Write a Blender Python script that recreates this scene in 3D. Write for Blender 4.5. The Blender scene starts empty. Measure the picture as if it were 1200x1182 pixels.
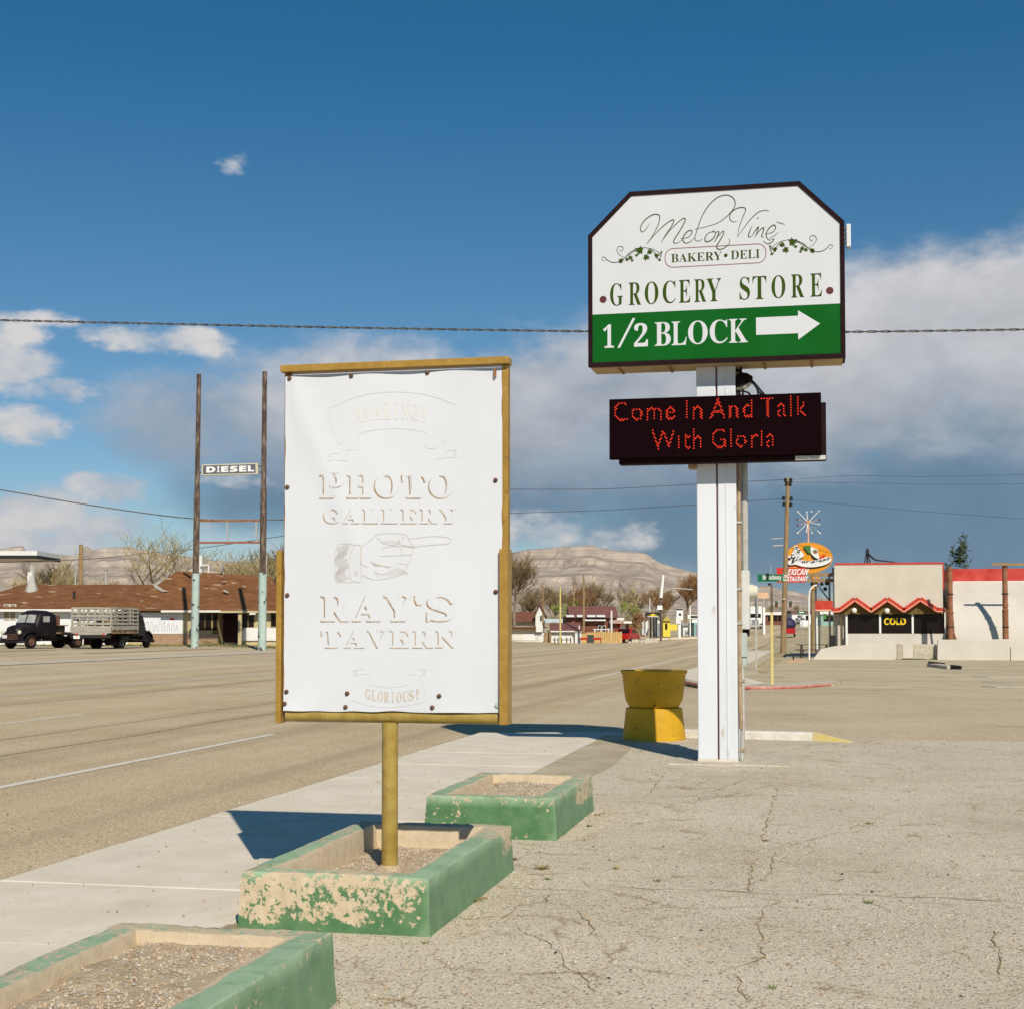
import bpy, bmesh, math, random
from mathutils import Vector, Matrix, noise
R = math.radians
rnd = random.Random(7)
SC = bpy.context.scene
COL = SC.collection

# ------------------------------------------------------------------ camera
FPX, PITCH, YAW, EYE = 1690.0, R(2.3), R(12.02), 1.6
CU, CV = 600.0, 667.12            # principal point in the 1200 x 1182 frame
cd = bpy.data.cameras.new('camera')
cam = bpy.data.objects.new('camera', cd)
COL.objects.link(cam)
cam.location = (0, 0, EYE)
cam.rotation_euler = (R(90) + PITCH, 0, YAW)
cd.sensor_width = 36
cd.lens = 36 * FPX / 1200
cd.shift_y = (CV - 591) / 1200
cd.clip_start, cd.clip_end = 0.1, 40000
SC.camera = cam

def ray(u, v):
    x, y = (u - CU) / FPX, -(v - CV) / FPX
    f = math.cos(PITCH) - y * math.sin(PITCH)
    h = math.sin(PITCH) + y * math.cos(PITCH)
    c, s = math.cos(YAW), math.sin(YAW)
    return Vector((x * c - f * s, x * s + f * c, h))
def on(u, v, Y):
    r = ray(u, v); t = Y / r.y
    return Vector((r.x * t, Y, EYE + r.z * t))
def gnd(u, v, z=0.0):
    r = ray(u, v); t = (z - EYE) / r.z
    return Vector((r.x * t, r.y * t, z))
def dep(u, v, d):
    r = ray(u, v)
    return Vector((r.x * d, r.y * d, EYE + r.z * d))

# ------------------------------------------------------------------ sky and sun
SUN_EL = R(38.9)
SDIR = Vector((0.466 * math.cos(SUN_EL), -0.885 * math.cos(SUN_EL), math.sin(SUN_EL))).normalized()
world = bpy.data.worlds.new('World')
SC.world = world
world.use_nodes = True
SKY_STRENGTH = 0.075
def build_sky():
    nt = world.node_tree; N = nt.nodes; L = nt.links
    bg = N['Background']
    def n(t, **k):
        o = N.new(t)
        for a, b in k.items(): setattr(o, a, b)
        return o
    def val(sock, x):
        if isinstance(x, bpy.types.NodeSocket): L.new(x, sock)
        else: sock.default_value = x
    def m(op, a, b=0.0, c=0.0, clamp=False):
        o = n('ShaderNodeMath', operation=op, use_clamp=clamp)
        val(o.inputs[0], a); val(o.inputs[1], b); val(o.inputs[2], c)
        return o.outputs[0]
    def vm(op, a, b=(0, 0, 0), c=(0, 0, 0)):
        o = n('ShaderNodeVectorMath', operation=op)
        val(o.inputs[0], a); val(o.inputs[1], b)
        if op == 'MULTIPLY_ADD': val(o.inputs[2], c)
        return o.outputs['Value'] if op in ('DOT_PRODUCT', 'LENGTH') else o.outputs[0]
    def mix(f, a, b):
        o = n('ShaderNodeMix', data_type='RGBA')
        val(o.inputs[0], f); val(o.inputs[6], a); val(o.inputs[7], b)
        return o.outputs[2]
    sky = n('ShaderNodeTexSky', sky_type='NISHITA', sun_disc=False)
    sky.sun_elevation = SUN_EL
    sky.sun_rotation = math.atan2(SDIR.x, SDIR.y)
    sky.altitude = 1200; sky.air_density = 1.0; sky.dust_density = 0.4; sky.ozone_density = 2.2
    d = n('ShaderNodeTexCoord').outputs['Generated']
    sp = n('ShaderNodeSeparateXYZ'); L.new(d, sp.inputs[0])
    az = m('MULTIPLY', m('ARCTAN2', sp.outputs[0], sp.outputs[1]), 57.2958)
    el = m('MULTIPLY', m('ARCSINE', sp.outputs[2]), 57.2958)
    def fbm(scale, stretch, detail=7.0, rough=0.58, off=0.0):
        p = vm('MULTIPLY_ADD', d, (1, 1, stretch), (off, off * .7, off * 1.3))
        t = n('ShaderNodeTexNoise'); L.new(p, t.inputs['Vector'])
        t.inputs['Scale'].default_value = scale; t.inputs['Detail'].default_value = detail
        t.inputs['Roughness'].default_value = rough
        return t.outputs[0]
    cmb = n('ShaderNodeCombineXYZ'); L.new(az, cmb.inputs[0]); L.new(el, cmb.inputs[1])
    ae = cmb.outputs[0]
    def azel(u, v):
        r = ray(u, v).normalized()
        return math.degrees(math.atan2(r.x, r.y)), math.degrees(math.asin(r.z))
    PXD = math.degrees(1 / FPX)
    def field(blobs):
        acc = None
        for (u, v, ru, rv, w) in blobs:
            a, e = azel(u, v); ra, re = ru * PXD, rv * PXD
            q = vm('MULTIPLY_ADD', ae, (1 / ra, 1 / re, 0), (-a / ra, -e / re, 0))
            f = m('MULTIPLY_ADD', vm('DOT_PRODUCT', q, q), -w, w)
            acc = f if acc is None else m('MAXIMUM', acc, f)
        return acc
    n1 = fbm(17, 1.9); n2 = fbm(42, 1.7, off=3.1); n3 = fbm(8, 1.5, off=7.7)
    nz = m('ADD', m('MULTIPLY', n1, .65), m('MULTIPLY', n2, .35))
    def mask(f, amp, lo, hi):
        s = m('MULTIPLY_ADD', m('SUBTRACT', nz, .5), amp, f)
        o = n('ShaderNodeMapRange', interpolation_type='SMOOTHSTEP')
        L.new(s, o.inputs[0]); o.inputs[1].default_value = lo; o.inputs[2].default_value = hi
        return o.outputs[0]
    # fair-weather cumulus on the left and low along the horizon
    cumulus = [(190, 399, 95, 22, .8), (20, 430, 62, 34, .8), (62, 455, 72, 20, .75), (-30, 390, 90, 26, .7), (40, 500, 56, 30, .8),
               (40, 372, 60, 12, .7), (132, 572, 66, 24, .9), (30, 600, 120, 40, .85), (130, 618, 120, 34, .8), (270, 562, 52, 13, .8), (-90, 640, 160, 60, .9),
               (276, 190, 34, 16, .38), (198, 338, 17, 9, .42), (60, 640, 160, 30, .8), (-150, 470, 120, 60, .8),
               (460, 640, 170, 30, .7), (300, 640, 130, 26, .5), (640, 618, 66, 34, .62), (728, 622, 60, 32, .52), (-320, 560, 160, 80, .9)]
    storm = [(300, 505, 230, 80, .85), (420, 470, 220, 90, 1.0), (640, 500, 170, 120, 1.1), (760, 480, 230, 140, 1.1), (960, 440, 300, 140, 1.2),
             (1130, 390, 300, 120, 1.3), (1350, 400, 330, 170, 1.3), (230, 470, 150, 45, .7), (1700, 450, 420, 220, 1.2), (2200, 480, 400, 180, 1.0)]
    low = [(330, 580, 170, 62, .9), (620, 575, 230, 80, .9), (900, 600, 330, 130, 1.1), (1200, 600, 400, 150, 1.2), (1650, 600, 400, 170, 1.2)]
    mc = mask(field(cumulus), 3.6, .15, .85)
    ms = mask(field(storm), 1.9, .02, .95)
    ml = mask(field(low), .9, .0, .95)
    K = 1.0 / SKY_STRENGTH
    def rgb(r, g, b): return (r * K, g * K, b * K, 1)
    tint = n('ShaderNodeMix', data_type='RGBA', blend_type='MULTIPLY')
    tint.inputs[0].default_value = 1
    L.new(sky.outputs[0], tint.inputs[6])
    te = n('ShaderNodeMapRange'); L.new(el, te.inputs[0]); te.inputs[1].default_value = 2.0; te.inputs[2].default_value = 22.0
    L.new(mix(te.outputs[0], (.84, .95, 1.0, 1), SKY_TINT), tint.inputs[7])
    base = tint.outputs[2]
    # storm cloud: pale where its top catches the sun, slate towards its base
    mr = n('ShaderNodeMapRange'); L.new(m('MULTIPLY_ADD', m('SUBTRACT', n3, .5), 9.0, el), mr.inputs[0])
    mr.inputs[1].default_value = 3.5; mr.inputs[2].default_value = 12.5
    sc_ = n('ShaderNodeValToRGB'); L.new(mr.outputs[0], sc_.inputs[0])
    cr = sc_.color_ramp
    cr.elements[0].position = 0.0; cr.elements[0].color = (.16, .25, .36, 1)
    cr.elements[1].position = 1.0; cr.elements[1].color = (.60, .60, .62, 1)
    e = cr.elements.new(.42); e.color = (.31, .37, .45, 1)
    e = cr.elements.new(.66); e.color = (.46, .485, .53, 1)
    stc = vm('SCALE', sc_.outputs[0]); N[stc.node.name].inputs[3].default_value = K
    tex = m('MULTIPLY_ADD', nz, .8, .60)
    stm = n('ShaderNodeVectorMath', operation='SCALE'); L.new(stc, stm.inputs[0]); L.new(tex, stm.inputs[3])
    lowc = n('ShaderNodeMix', data_type='RGBA'); L.new(n1, lowc.inputs[0])
    lowc.inputs[6].default_value = rgb(.095, .195, .30); lowc.inputs[7].default_value = rgb(.17, .28, .39)
    cmr = n('ShaderNodeMapRange'); L.new(n1, cmr.inputs[0]); cmr.inputs[1].default_value = .36; cmr.inputs[2].default_value = .66
    cuc = mix(cmr.outputs[0], rgb(.38, .46, .56), rgb(.68, .665, .66))
    c = mix(ml, base, lowc.outputs[2])
    c = mix(ms, c, stm.outputs[0])
    c = mix(mc, c, cuc)
    L.new(c, bg.inputs[0])
    bg.inputs[1].default_value = SKY_STRENGTH
SKY_TINT = (.19, .80, 1.0, 1)
build_sky()
sd = bpy.data.lights.new('sun', 'SUN')
sd.energy = 4.7; sd.angle = R(0.5); sd.color = (1.0, .92, .79)
sun = bpy.data.objects.new('sun', sd); COL.objects.link(sun)
sun.location = (40, -60, 80)
sun.rotation_euler = (-SDIR).to_track_quat('-Z', 'Y').to_euler()
vs = SC.view_settings
vs.view_transform = 'Standard'; vs.look = 'None'; vs.exposure = 0.0; vs.gamma = 1.0; vs.use_curve_mapping = False
SC.cycles.max_bounces = 6
SC.cycles.diffuse_bounces = 3
SC.cycles.use_denoising = True

# ------------------------------------------------------------------ materials
def _rgba(c): return (c[0], c[1], c[2], 1.0)
def mat(name, c1, c2=None, scale=6.0, rough=.8, bump=0.0, bscale=60.0, metal=0.0, speck=None, specks=None, lo=.4, hi=.65, stretch=(1, 1, 1), emit=0.0, spec=.3, detail=6.0):
    m = bpy.data.materials.new(name); m.use_nodes = True
    nt = m.node_tree; N = nt.nodes; L = nt.links; b = N['Principled BSDF']
    b.inputs['Roughness'].default_value = rough; b.inputs['Metallic'].default_value = metal
    b.inputs['Specular IOR Level'].default_value = spec
    b.inputs['Base Color'].default_value = _rgba(c1)
    tc = N.new('ShaderNodeTexCoord'); mp = N.new('ShaderNodeMapping'); L.new(tc.outputs['Object'], mp.inputs[0])
    mp.inputs['Scale'].default_value = stretch
    out = None
    if c2 is not None:
        t = N.new('ShaderNodeTexNoise'); L.new(mp.outputs[0], t.inputs['Vector'])
        t.inputs['Scale'].default_value = scale; t.inputs['Detail'].default_value = detail; t.inputs['Roughness'].default_value = .62
        r = N.new('ShaderNodeMapRange'); L.new(t.outputs[0], r.inputs[0]); r.inputs[1].default_value = lo; r.inputs[2].default_value = hi
        x = N.new('ShaderNodeMix'); x.data_type = 'RGBA'; L.new(r.outputs[0], x.inputs[0])
        x.inputs[6].default_value = _rgba(c1); x.inputs[7].default_value = _rgba(c2)
        out = x.outputs[2]
    for sp in (specks or ([speck] if speck else [])):
        col, sc, th, wd = sp
        v = N.new('ShaderNodeTexNoise'); L.new(mp.outputs[0], v.inputs['Vector'])
        v.inputs['Scale'].default_value = sc; v.inputs['Detail'].default_value = 2.0
        r = N.new('ShaderNodeMapRange'); L.new(v.outputs[0], r.inputs[0]); r.inputs[1].default_value = th; r.inputs[2].default_value = th + wd
        x = N.new('ShaderNodeMix'); x.data_type = 'RGBA'; L.new(r.outputs[0], x.inputs[0])
        if out is None: x.inputs[6].default_value = _rgba(c1)
        else: L.new(out, x.inputs[6])
        x.inputs[7].default_value = _rgba(col); out = x.outputs[2]
    if out is not None: L.new(out, b.inputs['Base Color'])
    if bump:
        t = N.new('ShaderNodeTexNoise'); L.new(mp.outputs[0], t.inputs['Vector'])
        t.inputs['Scale'].default_value = bscale; t.inputs['Detail'].default_value = 4
        bp = N.new('ShaderNodeBump'); bp.inputs['Strength'].default_value = bump; bp.inputs['Distance'].default_value = .02
        L.new(t.outputs[0], bp.inputs['Height']); L.new(bp.outputs[0], b.inputs['Normal'])
    if emit:
        b.inputs['Emission Color'].default_value = _rgba(c1); b.inputs['Emission Strength'].default_value = emit
    return m

def stone_mat(name, c1, c2, big, cell, dark, light, bump=.5, pit=.10, cracked=False, lanes=False):
    """weathered aggregate: voronoi stones of mixed tone over large soft stains"""
    m = bpy.data.materials.new(name); m.use_nodes = True
    nt = m.node_tree; N = nt.nodes; L = nt.links; b = N['Principled BSDF']
    b.inputs['Roughness'].default_value = .9; b.inputs['Specular IOR Level'].default_value = .15
    tc = N.new('ShaderNodeTexCoord').outputs['Object']
    def noi(s, d=6, r=.6):
        t = N.new('ShaderNodeTexNoise'); L.new(tc, t.inputs['Vector']); t.inputs['Scale'].default_value = s
        t.inputs['Detail'].default_value = d; t.inputs['Roughness'].default_value = r; return t.outputs[0]
    def mr(x, a, c):
        r = N.new('ShaderNodeMapRange'); L.new(x, r.inputs[0]); r.inputs[1].default_value = a; r.inputs[2].default_value = c; return r.outputs[0]
    def mix(f, a, c):
        x = N.new('ShaderNodeMix'); x.data_type = 'RGBA'; L.new(f, x.inputs[0])
        for s, q in ((6, a), (7, c)):
            if isinstance(q, tuple): x.inputs[s].default_value = _rgba(q)
            else: L.new(q, x.inputs[s])
        return x.outputs[2]
    base = mix(mr(noi(big, 7), .36, .66), c1, c2)
    vo = N.new('ShaderNodeTexVoronoi'); L.new(tc, vo.inputs['Vector']); vo.inputs['Scale'].default_value = cell
    sep = N.new('ShaderNodeSeparateColor'); L.new(vo.outputs['Color'], sep.inputs[0])
    base = mix(mr(sep.outputs[0], .80, .98), base, light)
    base = mix(mr(sep.outputs[1], 1 - pit * 2, 1.0), base, dark)
    base = mix(mr(noi(cell * .45, 3), .63, .74), base, dark)
    if lanes:      # wear and drips drawn out along the direction of travel
        mp = N.new('ShaderNodeMapping'); L.new(tc, mp.inputs[0]); mp.inputs['Scale'].default_value = (.75, .012, 1)
        t = N.new('ShaderNodeTexNoise'); L.new(mp.outputs[0], t.inputs['Vector']); t.inputs['Scale'].default_value = 1.0; t.inputs['Detail'].default_value = 5; t.inputs['Roughness'].default_value = .65
        base = mix(mr(t.outputs[0], .50, .78), base, tuple(x * .62 for x in c1))
        base = mix(mr(t.outputs[0], .46, .25), base, tuple(min(.8, x * 1.12) for x in c2))
    if cracked:    # faint network of hairline cracks and dusty stains
        wn = N.new('ShaderNodeTexNoise'); L.new(tc, wn.inputs['Vector']); wn.inputs['Scale'].default_value = 1.7; wn.inputs['Detail'].default_value = 6; wn.inputs['Roughness'].default_value = .65
        wv = N.new('ShaderNodeVectorMath'); wv.operation = 'MULTIPLY_ADD'; L.new(wn.outputs['Color'], wv.inputs[0]); wv.inputs[1].default_value = (.85, .85, 0); L.new(tc, wv.inputs[2])
        for sc_, w_, k_ in ((.55, .013, 1.0), (1.7, .016, .75)):
            ve = N.new('ShaderNodeTexVoronoi'); ve.feature = 'DISTANCE_TO_EDGE'; L.new(wv.outputs[0], ve.inputs['Vector']); ve.inputs['Scale'].default_value = sc_
            ce = mr(ve.outputs[0], w_ * sc_, 0.0)
            mk = N.new('ShaderNodeMath'); mk.operation = 'MULTIPLY'; L.new(ce, mk.inputs[0]); L.new(mr(noi(.9 + sc_, 4), .45, .60), mk.inputs[1])
            mk2 = N.new('ShaderNodeMath'); mk2.operation = 'MULTIPLY'; L.new(mk.outputs[0], mk2.inputs[0]); mk2.inputs[1].default_value = k_
            base = mix(mk2.outputs[0], base, (.27, .185, .09))
        base = mix(mr(noi(.23, 5), .56, .72), base, tuple(x * .86 for x in c1))
    L.new(base, b.inputs['Base Color'])
    bp = N.new('ShaderNodeBump'); bp.inputs['Strength'].default_value = bump; bp.inputs['Distance'].default_value = .012
    ad = N.new('ShaderNodeMath'); ad.operation = 'MULTIPLY_ADD'; L.new(noi(cell * .7, 3), ad.inputs[0]); ad.inputs[1].default_value = 1.5
    L.new(vo.outputs['Distance'], ad.inputs[2]); L.new(ad.outputs[0], bp.inputs['Height']); L.new(bp.outputs[0], b.inputs['Normal'])
    return m

def peel_mat(name, paint, paint2, under, under2, scale, thr, soft=.02, topclean=None):
    """paint flaking off concrete"""
    m = bpy.data.materials.new(name); m.use_nodes = True
    nt = m.node_tree; N = nt.nodes; L = nt.links; b = N['Principled BSDF']
    b.inputs['Roughness'].default_value = .75; b.inputs['Specular IOR Level'].default_value = .25
    tc = N.new('ShaderNodeTexCoord').outputs['Object']
    def noi(s, d=6, r=.6, off=0):
        mp = N.new('ShaderNodeMapping'); L.new(tc, mp.inputs[0]); mp.inputs['Location'].default_value = (off, off * 2, off * 3)
        t = N.new('ShaderNodeTexNoise'); L.new(mp.outputs[0], t.inputs['Vector']); t.inputs['Scale'].default_value = s
        t.inputs['Detail'].default_value = d; t.inputs['Roughness'].default_value = r; return t.outputs[0]
    def mr(x, a, c):
        r = N.new('ShaderNodeMapRange'); L.new(x, r.inputs[0]); r.inputs[1].default_value = a; r.inputs[2].default_value = c; return r.outputs[0]
    def mix(f, a, c):
        x = N.new('ShaderNodeMix'); x.data_type = 'RGBA'; L.new(f, x.inputs[0])
        for s, q in ((6, a), (7, c)):
            if isinstance(q, tuple): x.inputs[s].default_value = _rgba(q)
            else: L.new(q, x.inputs[s])
        return x.outputs[2]
    p = mix(mr(noi(9, 5), .35, .7), paint, paint2)
    u = mix(mr(noi(14, 6, .7, 5), .35, .7), under, under2)
    at = N.new('ShaderNodeAttribute'); at.attribute_name = 'wear'
    ft = N.new('ShaderNodeAttribute'); ft.attribute_name = 'fade'
    fm = N.new('ShaderNodeMath'); fm.operation = 'MULTIPLY'; L.new(ft.outputs['Fac'], fm.inputs[0]); L.new(mr(noi(5, 6, .65, 8), .12, .52), fm.inputs[1])
    p = mix(fm.outputs[0], p, (.30, .42, .27))
    sc2 = N.new('ShaderNodeMath'); sc2.operation = 'MULTIPLY_ADD'; L.new(noi(scale * 4.5, 6, .7, 4), sc2.inputs[0]); sc2.inputs[1].default_value = 1.4
    L.new(noi(scale, 9, .68, 2), sc2.inputs[2])
    sc3 = N.new('ShaderNodeMath'); sc3.operation = 'MULTIPLY_ADD'; L.new(sc2.outputs[0], sc3.inputs[0]); sc3.inputs[1].default_value = .62; sc3.inputs[2].default_value = -.244
    a = N.new('ShaderNodeMath'); a.operation = 'ADD'; L.new(sc3.outputs[0], a.inputs[0]); L.new(at.outputs['Fac'], a.inputs[1])
    f = mr(a.outputs[0], thr, thr + soft)
    L.new(mix(f, p, u), b.inputs['Base Color'])
    sb = N.new('ShaderNodeMath'); sb.operation = 'MULTIPLY_ADD'; L.new(f, sb.inputs[0]); sb.inputs[1].default_value = -.35
    L.new(noi(70, 4, .6), sb.inputs[2])
    bp = N.new('ShaderNodeBump'); bp.inputs['Strength'].default_value = .45; bp.inputs['Distance'].default_value = .008
    L.new(sb.outputs[0], bp.inputs['Height']); L.new(bp.outputs[0], b.inputs['Normal'])
    return m

M = {}
M['lot'] = stone_mat('weathered_lot_asphalt', (.54, .46, .335), (.65, .57, .435), .55, 95, (.15, .11, .07), (.76, .67, .52), .38, .10, True)
M['road'] = stone_mat('chip_seal_road', (.50, .385, .235), (.60, .475, .31), .35, 80, (.16, .105, .05), (.76, .63, .45), .42, .11, False, True)
M['street'] = stone_mat('side_street_asphalt', (.47, .375, .245), (.57, .46, .315), .3, 45, (.25, .185, .115), (.66, .55, .40), .3, .07)
M['apron'] = stone_mat('apron_asphalt', (.47, .37, .235), (.56, .45, .305), .12, 20, (.3, .23, .14), (.64, .53, .37), .2, .07, False, True)
M['dirt'] = mat('desert_dirt', (.42, .33, .19), (.53, .43, .27), .15, .95, .3, 8, speck=((.22, .22, .09), .8, .58, .08))
M['dry_lot'] = mat('dusty_lot', (.45, .37, .235), (.57, .48, .325), .25, .95, .3, 20, speck=((.26, .21, .13), 1.7, .60, .1), stretch=(.5, 1.6, 1))
M['concrete'] = mat('pale_concrete', (.67, .585, .465), (.75, .67, .55), 2.2, .9, .25, 120, specks=[((.42, .37, .30), 30, .68, .05), ((.60, .52, .41), 1.1, .58, .2)])
M['old_concrete'] = mat('old_concrete', (.46, .40, .30), (.60, .54, .43), 5, .9, .4, 70, speck=((.3, .25, .17), 26, .66, .05))
M['gutter'] = mat('gutter_dirt', (.30, .23, .14), (.42, .34, .22), 7, .95, .4, 40)
M['line'] = mat('worn_white_road_paint', (.72, .68, .60), (.60, .54, .43), 9, .85, .2, 80, speck=((.42, .35, .23), 34, .60, .06), lo=.45, hi=.75)
M['red_curb'] = mat('red_kerb_paint', (.46, .12, .10), (.55, .30, .23), 5, .8, .2, 40)
M['yel_curb'] = mat('yellow_kerb_paint', (.72, .57, .18), (.66, .58, .36), 9, .8, .2, 40)
M['white_curb'] = mat('white_kerb_paint', (.70, .67, .60), (.58, .54, .46), 6, .85, .3, 60)
M['crack'] = mat('crack_fill', (.22, .145, .065), (.42, .32, .18), 7, 1)
M['green1'] = peel_mat('flaking_green_paint', (.068, .165, .070), (.12, .23, .110), (.60, .49, .34), (.47, .37, .24), 6.5, .60)
M['soil'] = mat('planter_soil', (.40, .30, .19), (.52, .42, .29), 9, 1, .6, 50, speck=((.25, .18, .11), 60, .62, .06))
M['pebA'] = mat('pebble_tan', (.45, .34, .22), (.58, .48, .36), 30, .85)
M['pebB'] = mat('pebble_grey', (.50, .47, .42), (.36, .33, .29), 30, .85)
M['pebC'] = mat('pebble_rust', (.33, .20, .12), (.44, .31, .2), 30, .85)
M['pebD'] = mat('dark_pebble', (.05, .04, .035), (.10, .08, .06), 30, .9)
M['weed'] = mat('dry_weed', (.22, .19, .06), (.42, .32, .14), 30, .9)
M['weedg'] = mat('green_weed', (.09, .15, .03), (.16, .20, .05), 30, .9)
M['ochre'] = mat('ochre_painted_steel', (.31, .175, .028), (.39, .235, .045), 12, .45, .15, 90, speck=((.22, .11, .03), 40, .68, .04), spec=.4)
M['gold'] = mat('old_gold_pipe_paint', (.30, .20, .042), (.40, .285, .075), 10, .38, .12, 60, speck=((.40, .32, .14), 30, .68, .05), spec=.4)
M['rust'] = mat('rusty_edge', (.24, .11, .04), (.38, .22, .09), 18, .9)
M['vinyl'] = mat('white_banner_vinyl', (.625, .64, .675), (.65, .665, .70), 1.5, .55, .10, 3.5, spec=.35)
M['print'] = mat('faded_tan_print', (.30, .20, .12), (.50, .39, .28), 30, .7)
M['print2'] = mat('faint_grey_print', (.66, .64, .61), (.70, .68, .65), 40, .7)
M['print3'] = mat('faint_line_print', (.52, .44, .35), (.61, .54, .46), 40, .7)
M['bolt'] = mat('rusty_bolt', (.10, .05, .03), (.20, .11, .06), 60, .7, metal=.3)
M['white_steel'] = mat('white_painted_steel', (.68, .70, .745), (.63, .645, .67), 2.0, .5, .05, 30, spec=.25, stretch=(1, 1, .25), specks=[((.50, .44, .36), 9, .70, .08)])
M['beige_steel'] = mat('beige_base', (.55, .48, .36), (.66, .6, .5), 9, .8)
M['face'] = mat('sign_face_white', (.575, .59, .615), (.60, .61, .635), 1.2, .5, spec=.1)
M['sgreen'] = mat('sign_green', (.004, .092, .010), (.005, .105, .014), 2, .5, spec=.06)
M['letter_green'] = mat('dark_leaf_green_print', (.035, .065, .005), (.04, .075, .008), 5, .6, spec=.05)
M['maroon'] = mat('maroon_print', (.10, .02, .02), rough=.5)
M['line_maroon'] = mat('thin_maroon_print', (.25, .10, .09), rough=.5)
M['cab_edge'] = mat('dark_brown_cabinet', (.016, .006, .008), (.022, .010, .011), 8, .7, spec=.06)
M['plywood'] = mat('sign_underside', (.42, .30, .15), (.52, .40, .22), 4, .8, stretch=(.3, 1, 1))
M['led_panel'] = mat('led_panel_black', (.006, .0025, .0035), (.009, .0035, .0045), 40, .9, spec=.0)
M['led'] = mat('red_led', (.80, .045, .02), rough=.6, emit=.25, spec=.05)
M['led_off'] = mat('unlit_led', (.025, .006, .007), rough=.7, spec=0)
M['black'] = mat('black_rubber', (.012, .011, .012), rough=.6)
M['dark'] = mat('dark_void', (.008, .007, .008), rough=.9)
M['grey_box'] = mat('grey_enamel', (.60, .60, .57), (.52, .52, .49), 6, .5)
M['grey_green'] = mat('grey_green_enamel', (.42, .47, .44), (.36, .41, .38), 6, .5)
M['conduit'] = mat('brown_conduit', (.30, .20, .12), (.42, .31, .20), 10, .6)
M['galv'] = mat('galvanised_steel', (.50, .49, .45), (.40, .38, .34), 12, .5, metal=.2)
M['glass'] = mat('window_glass', (.012, .008, .008), rough=.06, spec=.12)
M['cab_glass'] = mat('daylit_cab_glass', (.30, .32, .30), (.44, .44, .39), 3, .25, spec=.5)  # pale tan base colour stands for daylight showing through the cab
M['lens'] = mat('clear_lens', (.62, .60, .48), rough=.2, spec=.6)
M['potY'] = mat('yellow_pot_paint', (.62, .36, .012), (.53, .29, .012), 3, .6, .3, 40, specks=[((.36, .20, .03), 14, .66, .05), ((.50, .40, .20), 7, .70, .04)])

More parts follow.
